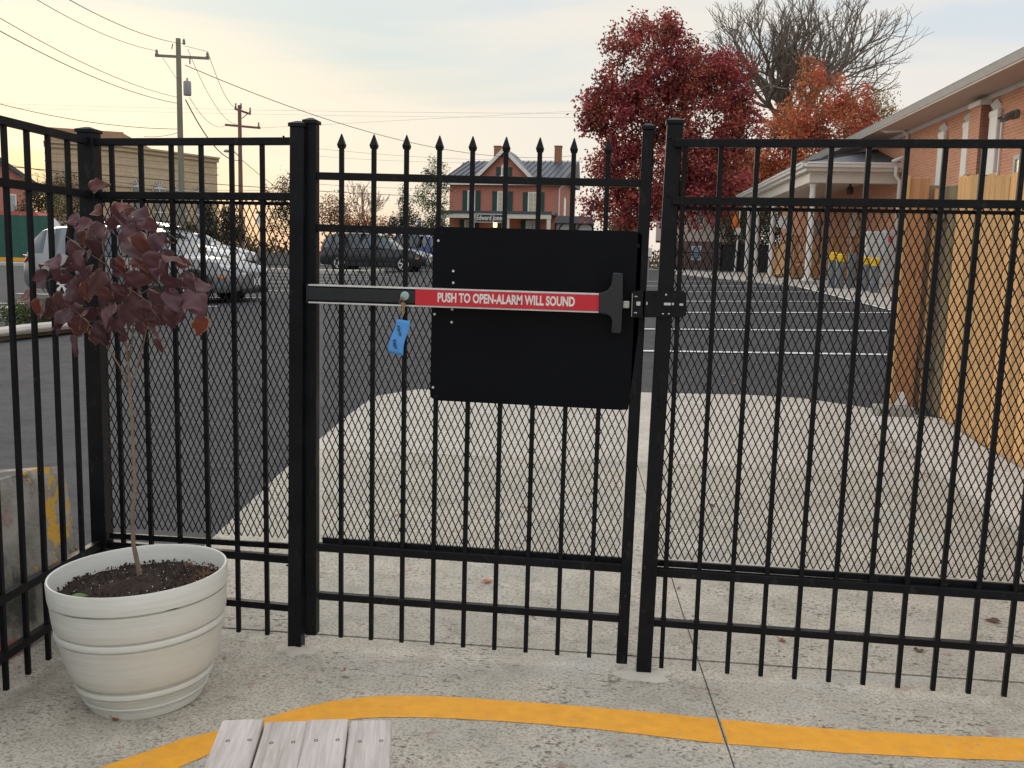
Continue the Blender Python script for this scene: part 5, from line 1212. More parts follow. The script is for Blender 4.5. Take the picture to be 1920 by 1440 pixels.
# left block, nearly facing; right wing recedes slightly
wr = (402-231)*80/F; wl = (231-106)*75.5/F
hL, hR = tz(275), tz(277)
m = MB(); m.add([(0, 0, 0), (-wl, .6, 0), (-wl, 12, 0), (wr, 12, 0), (wr, 5.2, 0)]+[(0, 0, hR), (-wl, .6, hR), (-wl, 12, hR), (wr, 12, hR), (wr, 5.2, hR)], [(0, 5, 6, 1), (1, 6, 7, 2), (2, 7, 8, 3), (3, 8, 9, 4), (4, 9, 5, 0), (5, 9, 8, 7, 6)])
wb = m.build('wall', TAN, tb)
def along(a, b, f, off): a, b = Vector(a), Vector(b); d = (b-a); n = Vector((d.y, -d.x)).normalized(); return a+d*f+n*off
for (a, b) in (((-wl, .6), (0, 0)), ((0, 0), (wr, 5.2))):
    for z0, z1, o_, mt in ((hR-.42, hR-.12, .16, TAN), (hR-.12, hR+.02, .32, TANL), (hR-1.5, hR-1.42, .05, TANL), (tz(352), tz(348), .10, TANL), (hR-.9, hR-.84, .04, TAN)):
        p, q_ = along(a, b, -.01, o_/2), along(a, b, 1.01, o_/2); mm = MB(); mm.bar((p.x, p.y, (z0+z1)/2), (q_.x, q_.y, (z0+z1)/2), o_, z1-z0); mm.build('cornice', mt, tb)
m = MB(); m.box((-wl/2+.2, 4, hR+.65), (wl+.2, 5, 1.1)); m.add([(wl*.0+.1, 1.5, hR), (.1, 6.5, hR), (.1, 6.5, hR+1.2), (.1, 1.5, hR+1.2), (3.0, 4, hR)], [(0, 3, 4), (1, 4, 2), (2, 4, 3)]); m.build('roof_block', simple('roof_block_brick', (.38, .24, .15), .85, (.31, .19, .12), 1), tb)
def arch_win(f, wd, zb, ztop):
    p = along((0, 0), (wr, 5.2), f, .03); ang_ = math.atan2(5.2, wr); r_ = wd/2
    o = thing('w', None, None); bpy.data.objects.remove(o)
    pts = [(-r_, zb), (r_, zb)]+[(r_*math.cos(a), ztop-r_+r_*math.sin(a)) for a in [PI*k/12 for k in range(13)]]
    m = MB(); m.prism([(x*1.28, z+.12*(z > zb+1)) for x, z in pts], -.05, .04); s = m.build('window_surround', TANL, tb); s.location = (p.x, p.y, 0); s.rotation_euler = (0, 0, ang_)
    m = MB(); m.prism(pts, -.09, -.052); g = m.build('pane', glass_mat('arch_glass', (.22, .22, .20), .3) if 'arch_glass' not in bpy.data.materials else bpy.data.materials['arch_glass'], s)
    m = MB()
    for k in range(1, 6): a = PI*k/6; m.bar((0, -.11, ztop-r_), (r_*math.cos(a), -.11, ztop-r_+r_*math.sin(a)), .035, .05)
    for z in (ztop-r_, zb+.4, (zb+ztop-r_)/2): m.bar((-r_, -.11, z), (r_, -.11, z), .035, .08)
    m.bar((0, -.11, zb), (0, -.11, ztop-r_), .06, .03); m.build('muntin', WHITE, s)
for f in (.16, .365, .585, .80): arch_win(f, 1.05, tz(440), tz(337))
m = MB(); m.tube([along((0, 0), (wr, 5.2), .50, .1).to_3d()+Vector((0, 0, z)) for z in (0, hR)], .05, 6); m.build('downspout', WHITE, tb)

gb = at(0, 470, 62); gbt = thing('brick_gable_house', 'red brick gable end with grey roof edge at the far left', 'house', (gb.x-4.4, gb.y-3.4, 1.0), rad(36))
gq = lambda y: CAM[2]+(470-y)*62/F-1.0
m = MB(); m.add([(-6, 0, 0), (7.6, 0, 0), (7.6, 0, gq(345)), (1.2, 0, gq(345)+4.6), (-6, 0, gq(345)), (-6, 9, 0), (7.6, 9, 0), (7.6, 9, gq(345)), (1.2, 9, gq(345)+4.6), (-6, 9, gq(345))], [(0, 1, 2, 3, 4), (9, 8, 7, 6, 5), (1, 6, 7, 2), (0, 4, 9, 5)]); m.build('wall', RB, gbt)
m = MB(); 
for s, xe in ((1, 8.2), (-1, -6.6)): m.add([(1.2, -.4, gq(345)+4.9), (xe, -.4, gq(345)-.1), (xe, 9.4, gq(345)-.1), (1.2, 9.4, gq(345)+4.9), (1.2, -.4, gq(345)+4.6), (xe, -.4, gq(345)-.4), (xe, 9.4, gq(345)-.4), (1.2, 9.4, gq(345)+4.6)], [(0, 1, 2, 3), (4, 7, 6, 5), (0, 4, 5, 1), (1, 5, 6, 2)])
m.build('roof', ROOF, gbt)
for x in (6.3, 4.6): f = ubox(gbt, 'window', x-.35, x+.35, -.06, -.002, .9, gq(365), WHITE); ubox(f, 'pane', x-.27, x+.27, -.07, -.061, 1.0, gq(367), GLH)

# ================================================================== pale house behind the red tree, far right-centre
pc_ = at(1272, 490, 60); ph = thing('pale_house', 'pale pink house with a blue ground floor window behind the red maple', 'house', (pc_.x, pc_.y, 1.25), rad(-2))
pq = lambda y: CAM[2]+(497-y)*60/F-1.25; px_ = lambda p: (p-1272)*60/F
PNK = simple('pink_siding', (.56, .45, .40), .8, (.52, .42, .37), 1); MAU = simple('mauve_brick', (.17, .10, .10), .85, (.12, .07, .07), 3)
ubox(ph, 'upper_wall', px_(1228), px_(1420), .1, 6, pq(450), pq(372), PNK); ubox(ph, 'lower_wall', px_(1240), px_(1418), 0, 6, 0, pq(450)-.003, MAU)
m = MB(); m.prism([(px_(1220), pq(372)), (px_(1430), pq(372)), (px_(1400), pq(340)), (px_(1250), pq(340))], -.4, 6.4); m.build('roof', ROOF, ph)
f = ubox(ph, 'window', px_(1295), px_(1313), -.08, -.002, pq(485), pq(459), WHITE); ubox(f, 'pane', px_(1296.5), px_(1311), -.09, -.081, pq(483), pq(460.5), simple('blue_window', (.20, .30, .36), .3))
f = ubox(ph, 'window', px_(1300), px_(1316), .02, .098, pq(420), pq(395), WHITE); ubox(f, 'pane', px_(1302), px_(1314), .01, .019, pq(418), pq(397), GLH)

# ================================================================== grey bus shelter like canopy beside the house
cs = at(1076, 440, 56); cv = thing('canopy_shelter', 'low shelter with grey canopy and arched black brackets right of the brick house', 'shelter', (cs.x, cs.y, 1.25), 0)
cq = lambda y: CAM[2]+(493-y)*56/F-1.25; cx_ = lambda p: (p-1076)*56/F
GCA = simple('grey_canvas', (.12, .12, .135), .7)
m = MB(); m.prism([(cx_(1040), cq(418)), (cx_(1112), cq(418)), (cx_(1108), cq(405)), (cx_(1044), cq(405))], -.3, 2.0); m.build('canopy', GCA, cv)
for a, b in ((1042, 1074), (1078, 1110)): ubox(cv, 'panel', cx_(a), cx_(b), .1, .16, .1, cq(420), simple('milky_panel', (.55, .55, .53), .4) if 'milky_panel' not in bpy.data.materials else bpy.data.materials['milky_panel'])
for c_ in (1063, 1097):
    m = MB(); m.tube([(cx_(c_)+.5*math.cos(a), -.02, cq(434)+.55*math.sin(a)) for a in [PI*k/12 for k in range(13)]], .035, 6); m.build('bracket', BLK, cv)
for p_ in (1041, 1077, 1111): ubox(cv, 'post', cx_(p_)-.05, cx_(p_)+.05, -.05, .05, 0, cq(418), BLK)

# ================================================================== green screened site fence, far left
a, b = at(-120, 487, 45), at(96, 487, 45); gf = thing('screen_fence', 'green fabric screened site fence at the far left', 'fence', ((a.x+b.x)/2, (a.y+b.y)/2, 1.05), math.atan2(b.y-a.y, b.x-a.x))
Lg = (b-a).length; hg = at(40, 404, 45).z-1.05
m = MB(); nx = 60; vs = []
for i in range(nx+1):
    for z in (.03, hg*.33, hg*.66, hg): vs.append((-Lg/2+Lg*i/nx, .03*math.sin(i*.9+z*2), z))
m.add(vs, [(i*4+j, i*4+4+j, i*4+5+j, i*4+1+j) for i in range(nx) for j in range(3)]); m.build('screen', simple('green_mesh_fabric', (.030, .115, .090), .8, (.022, .09, .07), 3), gf, smooth=True)
for i in range(5): m = MB(); m.tube([(-Lg/2+Lg*i/4, .06, 0), (-Lg/2+Lg*i/4, .06, hg+.05)], .03, 8); m.build('post', GALV, gf)
kb2 = at(-100, 490, 43), at(66, 486.5, 43); m = MB(); m.bar((kb2[0].x, kb2[0].y, 1.10), (kb2[1].x, kb2[1].y, 1.10), .2, .16); tag(m.build('kerb', YEL), 'yellow painted kerb at the foot of the green screened fence', 'kerb')
# low wall by the street and black railings at right
a, b = at(478, 470, 52), at(600, 472, 52); m = MB(); m.bar((a.x, a.y, 1.35), (b.x, b.y, 1.35), .25, .75); tag(m.build('low_wall', simple('grey_wall', (.24, .235, .23), .85)), 'low grey wall beside the street behind the grey saloon', 'wall')
a, b = at(1352, 492, 47), at(1490, 505, 44); bf = thing('site_fence', 'tall dark screened fence between the pale house and the porch', 'fence', ((a.x+b.x)/2, (a.y+b.y)/2, 1.2), math.atan2(b.y-a.y, b.x-a.x)); Lb = (b-a).length
ubox(bf, 'screen', -Lb/2, Lb/2, -.01, .01, .02, 1.35, simple('black_screen', (.012, .013, .014), .8)); ubox(bf, 'top_rail', -Lb/2, Lb/2, -.03, .03, 1.35, 1.40, BLK)
for k in range(5): ubox(bf, 'post', -Lb/2+Lb*k/4-.03, -Lb/2+Lb*k/4+.03, -.05, -.012, 0, 1.45, BLK)
a, b = at(1225, 490, 50), at(1350, 492, 50); bf = thing('railing', 'thin black railing in front of the pale house', 'railing', ((a.x+b.x)/2, (a.y+b.y)/2, 1.2), math.atan2(b.y-a.y, b.x-a.x)); Lb = (b-a).length
for z in (.12, 1.0): ubox(bf, 'rail', -Lb/2, Lb/2, -.02, .02, z, z+.04, BLK)
m = MB()
for k in range(34): m.box((-Lb/2+Lb*k/33, 0, .56), (.025, .025, .9))
m.build('baluster', BLK, bf, kind='stuff')

# ================================================================== signs, poles, wires
def pole(name, px, ytop, ybase, dep, r0, r1, mat, label, cat='utility pole', zb=None):
    a = at(px+ (0), 480, dep); top = at(px, ytop, dep).z; z0 = zb if zb is not None else gz(a.x, a.y)
    o = thing(name, label, cat, (a.x, a.y, z0)); m = MB(); m.tube([(0, 0, 0), (0, 0, (top-z0)*.5), (0, 0, top-z0)], [r0, (r0+r1)/2, r1], 14); m.build('shaft', mat, o, smooth=40); return o
PW1 = simple('weathered_pole_wood', (.25, .235, .18), .9, (.17, .16, .12), 6, bump=.4, bd=.01, stretch=(1, 1, .1)); PW2 = simple('brown_pole_wood', (.22, .12, .09), .9, (.15, .08, .06), 6, stretch=(1, 1, .1))
D1, D2 = 46.7, 66.
p1 = pole('utility_pole', 343, 84, 455, D1, .17, .115, PW1, 'tall weathered utility pole with a transformer, in front of the tan building')
def loc(o, px, py, dep): v = at(px, py, dep); return Vector((v.x-o.location.x, v.y-o.location.y, v.z-o.location.z))
m = MB(); m.bar(loc(p1, 291, 104, D1), loc(p1, 392, 109.5, D1), .10, .12); m.build('crossarm', PW1, p1)
INS = simple('insulator', (.20, .19, .20), .35)
for x, y in ((294, 104), (389, 109), (345, 84)): c_ = loc(p1, x, y, D1); m = MB(); m.lathe([(.03, 0), (.09, .08), (.05, .12), (.08, .18), (.04, .24), (.05, .28), (0, .3)], c=c_, n=10); m.build('insulator', INS, p1, smooth=True)
c_ = loc(p1, 351.5, 179, D1); m = MB(); m.lathe([(.18, 0), (.19, .02), (.19, .62), (.17, .68), (.05, .72), (.04, .84), (0, .85)], c=c_+Vector((0, 0, 0)), n=18); m.build('transformer', simple('transformer_grey', (.33, .34, .36), .5), p1, smooth=40)
m = MB(); m.bar(loc(p1, 322, 87, D1)-Vector((0, 0, .12)), loc(p1, 324, 82, D1), .05); m.bar(loc(p1, 356, 120, D1), loc(p1, 356, 108, D1), .05); m.build('fuse_cutout', INS, p1)
p2 = pole('utility_pole', 453, 203, 455, D2, .18, .12, PW2, 'brown utility pole with two crossarms and a street lamp, left of the gate')
m = MB(); m.bar(loc(p2, 440, 204, D2), loc(p2, 470, 214, D2), .12, .14); m.bar(loc(p2, 446, 208, D2), loc(p2, 453, 222, D2), .05); m.bar(loc(p2, 465, 213, D2), loc(p2, 454, 222, D2), .05); m.build('crossarm', PW2, p2)
m = MB(); m.bar(loc(p2, 422, 234, D2), loc(p2, 488, 240, D2), .12, .14); m.build('crossarm', PW2, p2)
for x, y in ((442, 204), (469, 212), (452, 204), (485, 240)): c_ = loc(p2, x, y, D2); m = MB(); m.lathe([(.04, 0), (.09, .1), (.05, .2), (.07, .35), (0, .4)], c=c_, n=8); m.build('insulator', INS, p2, smooth=True)
m = MB(); m.tube([loc(p2, 452, 302, D2), loc(p2, 447, 292, D2), loc(p2, 440, 285, D2), loc(p2, 430, 283, D2)], .05, 6); m.build('lamp_arm', GALV, p2, smooth=True)
m = MB(); m.lathe([(.0, 0), (.20, .03), (.22, .10), (.12, .2), (0, .22)], c=loc(p2, 425, 286, D2), n=14); m.build('lamp_head', simple('lamp_head_grey', (.30, .30, .29), .5), p2, smooth=True)
WIRE = simple('cable', (.035, .033, .035), .7)
def wire(pts, dep0, dep1, r, label, sag=None):
    n = 26; P = []
    a, b = at(pts[0][0], pts[0][1], dep0), at(pts[1][0], pts[1][1], dep1); s = sag if sag is not None else .4
    for i in range(n+1): f = i/n; p = a.lerp(b, f); p.z -= s*4*f*(1-f); P.append(p)
    o = thing('power_line', None, None); bpy.data.objects.remove(o)
    m = MB(); c_ = (a+b)/2; m.o = c_; m.tube(P, r, 4, cap=False); o = m.build('power_line', WIRE); o.location = c_; tag(o, label, 'cable', 'overhead cables'); return o
for i, (a, b, d0, d1, r, s, lb) in enumerate([
    ((60, -6), (293, 95), 30, D1, .012, .25, 'cable running up left from the left end of the near pole crossarm'), ((120, -6), (344, 82), 30, D1, .014, .25, 'cable running up left from the tip of the near utility pole'),
    ((-20, 22), (340, 184), 28, D1, .012, .35, 'upper of two slack cables reaching the near pole from the left'), ((-20, 47), (340, 195), 28, D1, .015, .35, 'lower of two slack cables reaching the near pole from the left'),
    ((-30, 187), (341, 242), 40, D1, .018, .3, 'thick cable meeting the near pole just above the fence'), ((347, 122), (1075, 292), D1, 80, .020, 1.6, 'long cable sagging from the near pole towards the brick house'),
    ((346, 86), (390, 97), D1, D1, .012, .0, 'short jumper from the near pole tip to its right insulator'), ((390, 98), (445, 204), D1, D2, .014, .6, 'cable from the right insulator to the far pole top'),
    ((352, 92), (451, 234), D1, D2, .012, 1.0, 'slack cable from the near pole to the far pole lower crossarm'), ((355, 182), (424, 235), D1, D2, .012, .6, 'thin cable from the transformer to the far pole'),
    ((348, 187), (452, 300), D1, D2, .030, .9, 'dark heavy cable dropping from the transformer towards the far pole'), ((305, 108), (341, 163), D1, D1, .010, .0, 'diagonal stay below the near pole crossarm'),
    ((270, 256), (341, 246), 44, D1, .014, .1, 'short drop cable joining the near pole from the tan building'), ((454, 300), (560, 372), D2, 90, .02, .3, 'cable leaving the far pole down to the right'),
    ((-30, 300), (560, 352), 50, 90, .018, .8, 'low cable crossing in front of the tan building, upper one'), ((-30, 308), (1100, 372), 50, 100, .03, .6, 'low thick cable crossing in front of the tan building'),
    ((487, 240), (1100, 207), D2, 110, .010, .0, 'faint high cable leaving the far pole to the right'), ((0, 194), (1900, 206), 150, 150, .016, 1.0, 'faint horizontal cable high across the sky'), ((0, 202), (1900, 214), 150, 150, .014, 1.0, 'second faint horizontal cable high across the sky'),
    ((560, 275), (1100, 300), 90, 110, .014, .5, 'thin cable behind the gate spear tips, upper'), ((560, 290), (900, 305), 90, 110, .014, .2, 'thin cable behind the gate spear tips, lower'), ((597, 345), (870, 352), 90, 90, .02, .2, 'cable passing behind the gate top rail')]):
    wire((a, b), d0, d1, r, lb, s)
# stop sign seen from behind, and street name plate
sp2 = at(488, 470, 54); ss = thing('stop_sign', 'white backed traffic sign on a post with a green street plate above', 'sign', (sp2.x, sp2.y, 1.1), 0)
m = MB(); m.tube([(0, 0, 0), (0, 0, at(488, 404, 54).z-1.1)], .03, 8); m.build('post', GALV, ss)
zc = at(488, 413, 54).z-1.1; r_ = .26; m = MB(); m.prism([(r_*math.cos(a), zc+r_*1.15*math.sin(a)) for a in [PI/2*k for k in range(4)]], -.05, -.035); m.build('sign_plate', WHITE, ss)
m = MB(); m.box((-.05, -.03, at(488, 399, 54).z-1.1), (.36, .02, .14)); m.build('street_plate', simple('teal_plate', (.06, .30, .26), .5), ss)
for px, lb in ((459, 'plain pale post left of the traffic sign'), (516, 'short leaning pale post right of the traffic sign')):
    p = at(px, 470, 53); m = MB(); m.tube([(0, 0, 0), (.05 if px > 500 else 0, 0, (at(px, 408 if px < 500 else 446, 53).z-1.1))], .035, 8); o = m.build('sign_post', GALV); o.location = (p.x, p.y, 1.1); tag(o, lb, 'post')
p = at(787, 430, 58); bn_ = thing('striped_banner', 'small blue and white striped banner on a pole by the dark evergreen', 'banner', (p.x, p.y, 1.15))
zt_, zb_ = at(787, 409, 58).z-1.15, at(787, 438, 58).z-1.15; m = MB(); m.tube([(0, 0, 0), (0, 0, zt_+.25)], .03, 8); m.build('post', GALV, bn_)
SB, SW = simple('banner_blue', (.13, .17, .34), .8), simple('banner_white', (.50, .50, .56), .8)
for k in range(8): m = MB(); z0 = zb_+(zt_-zb_)*k/8; z1 = zb_+(zt_-zb_)*(k+1)/8; m.box((0, -.045, (z0+z1)/2), (.28-.012*k, .02, z1-z0)); m.build('stripe', SB if k % 2 else SW, bn_)
# pole with an orange lantern shaped flag in front of the black screen
p = at(1378, 500, 38.5); op = thing('flag_post', 'thin white post carrying an orange flag left of the porch columns', 'post', (p.x, p.y, gz(p.x, p.y)+.03)); zt_ = at(1382, 386, 38.5).z-op.location.z
m = MB(); m.tube([(0, 0, 0), (.10, 0, zt_)], .035, 10); m.build('post', WHITE, op)
m = MB(); zz = at(1374, 413, 38.5).z-op.location.z; m.lathe([(0, -.45), (.12, -.38), (.20, -.2), (.17, .05), (.09, .25), (.05, .4), (0, .45)], c=(-.08, 0, zz), n=12); fo = m.build('flag', simple('bright_orange_cloth', (.80, .20, .02), .7), op, smooth=True); fo.scale = (.8, .5, 1)
m = MB(); m.box((.03, -.05, at(1382, 434, 38.5).z-op.location.z), (.24, .04, .26)); m.build('box', WHITE, op)
# mailbox sliver between gate and latch post
p = at(1216, 467, 30); mbx = thing('mailbox', 'small white box on a post seen in the slit beside the latch post', 'mailbox', (p.x, p.y, gz(p.x, p.y))); m = MB(); zz = p.z-mbx.location.z; m.box((0, 0, zz-.1), (.22, .2, .3), ch=.02); m.build('box', WHITE, mbx); m = MB(); m.box((0, 0, (zz-.25)/2), (.08, .08, max(.1, zz-.25))); m.build('post', GREY, mbx)
# ================================================================== vehicles
TYRE = simple('tyre_rubber', (.018, .018, .019), .85); BPL = simple('black_plastic', (.014, .014, .015), .6); CHR = simple('chrome', (.70, .70, .70), .18, metal=.9)
CGL = glass_mat('car_glass', (.05, .075, .09), .08, .5); REDL = simple('tail_lamp_red', (.55, .01, .015), .25); AMB = simple('amber_reflector', (.80, .22, .04), .4); LAMP = simple('head_lamp', (.72, .76, .78), .12)
ALLOY = simple('alloy_wheel', (.75, .75, .76), .35, metal=.3)
def car(name, label, loc, rz, L, Wd, Ht, body, suv=True, group=None, detail=True, cat='car'):
    o = thing(name, label, cat, loc, rz, group); h = L/2; w = Wd/2
    if suv: # (x, z_low, z_belt, z_top, half width, half roof width)
        st = [(-1, .45, .62, .64, .80, .70), (-.985, .30, .80, .98, .90, .78), (-.95, .26, .95, 1.20, .955, .76), (-.90, .25, 1.00, 1.40, .975, .74), (-.83, .24, 1.02, 1.56, .985, .735), (-.78, .24, 1.02, 1.60, .99, .735), (-.70, .23, 1.01, 1.63, 1., .735), (-.52, .22, 1.00, 1.66, 1., .74), (-.30, .22, .99, 1.67, 1., .74), (-.22, .22, .99, 1.67, 1., .74), (.0, .22, .97, 1.65, 1., .735), (.08, .22, .97, 1.63, 1., .73), (.18, .22, .96, 1.55, 1., .725), (.34, .22, .96, 1.30, .995, .74), (.46, .23, .96, 1.08, .99, .78), (.52, .23, .97, 1.03, .985, .80), (.66, .24, .95, 1.00, .975, .80), (.80, .25, .90, .95, .95, .78), (.90, .27, .82, .88, .91, .74), (.96, .30, .72, .80, .86, .70), (1, .36, .60, .66, .76, .64)]
    else:
        st = [(-1, .42, .72, .78, .80, .70), (-.98, .28, .86, .98, .90, .74), (-.93, .24, .93, 1.06, .95, .76), (-.84, .22, .96, 1.10, .975, .76), (-.74, .21, .96, 1.12, .985, .76), (-.66, .21, .96, 1.20, .99, .72), (-.52, .20, .95, 1.36, 1., .66), (-.40, .20, .94, 1.43, 1., .64), (-.26, .20, .93, 1.455, 1., .64), (-.18, .20, .93, 1.455, 1., .64), (.0, .20, .92, 1.44, 1., .64), (.08, .20, .92, 1.42, 1., .64), (.18, .20, .91, 1.34, 1., .66), (.32, .20, .91, 1.16, .995, .70), (.45, .20, .91, .98, .985, .76), (.52, .20, .91, .95, .98, .77), (.68, .21, .86, .90, .965, .77), (.82, .22, .78, .83, .93, .74), (.91, .24, .70, .76, .88, .70), (.965, .28, .60, .67, .82, .66), (1, .34, .50, .56, .72, .60)]
    k = Ht/max(s[3] for s in st)
    B, G_ = MB(), MB(); rows_ = []
    for x, zl, zb, zt, wv, wt in st:
        X = x*h; zl, zb, zt = zl*k, zb*k, zt*k; W_ = w*wv; T = w*wt; top = zt-zb < .12*k
        rows_.append([(X, -W_*.90, zl), (X, -W_*.985, zl+(zb-zl)*.22), (X, -W_, zl+(zb-zl)*.60), (X, -W_*.975, zb), (X, -(T+.03) if not top else -W_*.93, zt-.05*k if not top else zt-.03), (X, -T*.86 if not top else -W_*.72, zt-.01), (X, -T*.4, zt+.012), (X, 0, zt+.018)])
    n = 8
    def mirror(p): return (p[0], -p[1], p[2])
    gA, gB = (3, 14)                                    # greenhouse stations
    for i in range(len(rows_)-1):
        for j in range(n-1):
            q = [rows_[i][j], rows_[i+1][j], rows_[i+1][j+1], rows_[i][j+1]]; x0, x1 = st[i][0], st[i+1][0]
            side = j == 3 and gA <= i < gB-1 and abs(st[i][3]-st[i][2]) > .16 and not (i == 5)
            front = j >= 4 and (i in (11, 12, 13) if suv else i in (11, 12, 13)); back = j >= 4 and (i in (1, 2, 3) if suv else i in (5, 6))
            if not suv and side and i < 6: side = False
            for mir in (0, 1):
                qq = [mirror(p) for p in q][::-1] if mir else q
                (G_ if (side or front or back) else B).add(qq, [(0, 1, 2, 3)])
    for r_, rev in ((rows_[0], 0), (rows_[-1], 1)):
        f = r_+[mirror(p) for p in r_[::-1]]; B.add(f, [tuple(range(len(f)))])
    f = [r_[0] for r_ in rows_]+[mirror(r_[0]) for r_ in rows_[::-1]]; B.add(f, [tuple(range(len(f)))], 1)
    me = B.mesh('body', [body, BPL]); bm = bmesh.new(); bm.from_mesh(me); bmesh.ops.remove_doubles(bm, verts=bm.verts, dist=.0005); bmesh.ops.recalc_face_normals(bm, faces=bm.faces); bm.to_mesh(me); bm.free()
    me.polygons.foreach_set('use_smooth', [True]*len(me.polygons)); me.set_sharp_from_angle(angle=rad(38)); bo = inst('body', me, o)
    me = G_.mesh('windows', CGL); bm = bmesh.new(); bm.from_mesh(me); bmesh.ops.remove_doubles(bm, verts=bm.verts, dist=.0005); bm.to_mesh(me); bm.free(); me.polygons.foreach_set('use_smooth', [True]*len(me.polygons)); inst('windows', me, o)
    R_ = .345*k if suv else .325*k
    xr, xf = -.60*h, .60*h
    for x in (xr, xf):
        for s in (-1, 1):
            m = MB(); m.lathe([(R_+.055, 0), (R_+.055, .02), (R_+.005, .03)] , axis='Y', n=28); m.lathe([(0, .001), (R_+.05, .001)], axis='Y', n=28)
            a = m.build('wheel_arch', BPL, o); a.location = (x, s*(w-.006), R_+.015); a.scale = (1, -s if s < 0 else -1, 1); a.rotation_euler = (0, 0, PI if s < 0 else 0); a.scale = (1, 1, 1); a.rotation_euler = (0, 0, 0 if s < 0 else PI)
            if True:
                a.data.transform(Matrix.Diagonal((1, 1, 1, 1)))
            m = MB(); m.lathe([(R_*.64, -.03), (R_*.72, -.045), (R_*.93, -.04), (R_, -.015), (R_, .16), (R_*.9, .19), (R_*.5, .19)], axis='Y', n=30); t = m.build('wheel', TYRE, o, smooth=40); t.location = (x, s*(w-.012), R_); t.rotation_euler = (0, 0, 0 if s > 0 else PI)

            m = MB()
            m.lathe([(R_*.60, .005), (R_*.66, .028), (R_*.69, .028), (R_*.70, 0)], axis='Y', n=28); 
            for q_ in range(5): 
                a0 = 2*PI*q_/5+.3
                for da in (-.16, .16): m.bar((R_*.12*math.cos(a0), -.020, R_*.12*math.sin(a0)), (R_*.66*math.cos(a0+da), -.024, R_*.66*math.sin(a0+da)), .035*k, .02, up=(0, 1, 0))
            m.lathe([(0, .030), (R_*.15, .028), (R_*.17, .01)], axis='Y', n=14); ri = m.build('rim', ALLOY, t, smooth=30); ri.rotation_euler = (0, 0, PI); ri.location = (0, .012, 0)
            m = MB(); m.lathe([(0, .0), (R_*.68, .0)], axis='Y', n=24); bb_ = m.build('brake_backing', BPL, t); bb_.location = (0, .008, 0)
    fx, rx_ = h*.985, -h*.985
    # lamps, grille, plates, trim
    for s in (-1, 1):
        m = MB(); zz = (.80 if suv else .69)*k; m.add([(h*.80, s*w*.955, zz+.10*k), (h*.93, s*w*.86, zz+.02*k), (h*.975, s*w*.70, zz-.04*k), (h*.985, s*w*.52, zz-.10*k), (h*.98, s*w*.60, zz-.16*k), (h*.93, s*w*.895, zz-.10*k), (h*.84, s*w*.965, zz-.0*k)]+[(h*.78, s*w*.7, zz-.02)], [(0, 1, 2, 3, 4, 5, 6), (0, 7, 1), (1, 7, 2), (2, 7, 3), (3, 7, 4), (4, 7, 5), (5, 7, 6), (6, 7, 0)])
        hl = m.build('headlight', LAMP, o); hl.scale = (1.02, 1.03, 1); 
        m = MB(); zz = (.93 if suv else .86)*k; m.add([(-h*.985, s*w*.60, zz-.10*k), (-h*.995, s*w*.60, zz+.03*k), (-h*.97, s*w*.88, zz+.06*k), (-h*.90, s*w*.965, zz+.02*k), (-h*.93, s*w*.955, zz-.09*k), (-h*.975, s*w*.86, zz-.12*k), (-h*.8, s*w*.6, zz)], [(0, 1, 2, 3, 4, 5), (0, 6, 1), (1, 6, 2), (2, 6, 3), (3, 6, 4), (4, 6, 5), (5, 6, 0)]); tl = m.build('taillight', REDL, o); tl.scale = (1.02, 1.03, 1)
        m = MB(); m.box((h*.16, s*(w+.07), (1.02 if suv else .98)*k), (.12, .16, .12), ch=.03); m.build('wing_mirror', body, o)
        m = MB(); m.box((h*.845, s*(w*.955), .60*k), (.16, .02, .05)); am = m.build('side_marker', AMB, o)
        for x in (-.28, .06): m = MB(); m.box((h*x, s*(w*1.0), .86*k), (.16, .03, .03), ch=.008); m.build('door_handle', body, o)
        if suv:
            m = MB(); m.box((-.02*h, s*w*1.0, .30*k), (h*.90, .03, .16*k), ch=.01); m.build('sill_cladding', BPL, o)
            m = MB(); m.tube([(-.68*h, s*w*.66, 1.655*k), (-.6*h, s*w*.66, 1.715*k), (-.05*h, s*w*.66, 1.715*k), (.05*h, s*w*.66, 1.655*k)], .018, 6); m.build('roof_rail', BPL, o)
        m = MB()
        for x, x2, za in ((-.22, -.20, .98), (.075, .095, .97)): m.box(((x+x2)/2*h, s*(w*.90), 1.2*k), (.05, .03, .34*k))
        m = MB(); m.box((-.06*h, s*w*.99, (.99 if suv else .94)*k), (h*.98, .02, .02)); m.build('belt_trim', BPL, o)
        for x in (-.45, -.20, .10, .40) if suv else (-.45, -.16, .12, .42): m = MB(); m.box((x*h, s*(w*.998), .62*k), (.010, .012, .62*k)); m.build('door_seam', BPL, o)
    m = MB(); gz_ = (.58 if suv else .47)*k; m.box((h*.985, 0, gz_), (.06, Wd*.62, .20*k), ch=.02); gr = m.build('grille', BPL, o)
    for q_ in range(4): m = MB(); m.box((h*.985+.034, 0, gz_-.07*k+q_*.047*k), (.01, Wd*.58, .014)); m.build('grille_bar', CHR if q_ == 3 else GREY, gr)
    m = MB(); m.box((h*.992, 0, .30*k), (.05, Wd*.74, .12*k), ch=.02); m.build('lower_intake', BPL, o)
    for x, s2 in ((h+.02, 1), (-h-.012, -1)): m = MB(); m.box((x, 0, (.50 if s2 > 0 else .76)*k), (.012, .31, .155)); m.build('number_plate', WHITE, o)
    m = MB(); m.tube([(-.80*h, 0, 1.60*k), (-.83*h, 0, 1.72*k)], .01, 6); m.build('antenna', BPL, o)
    return o
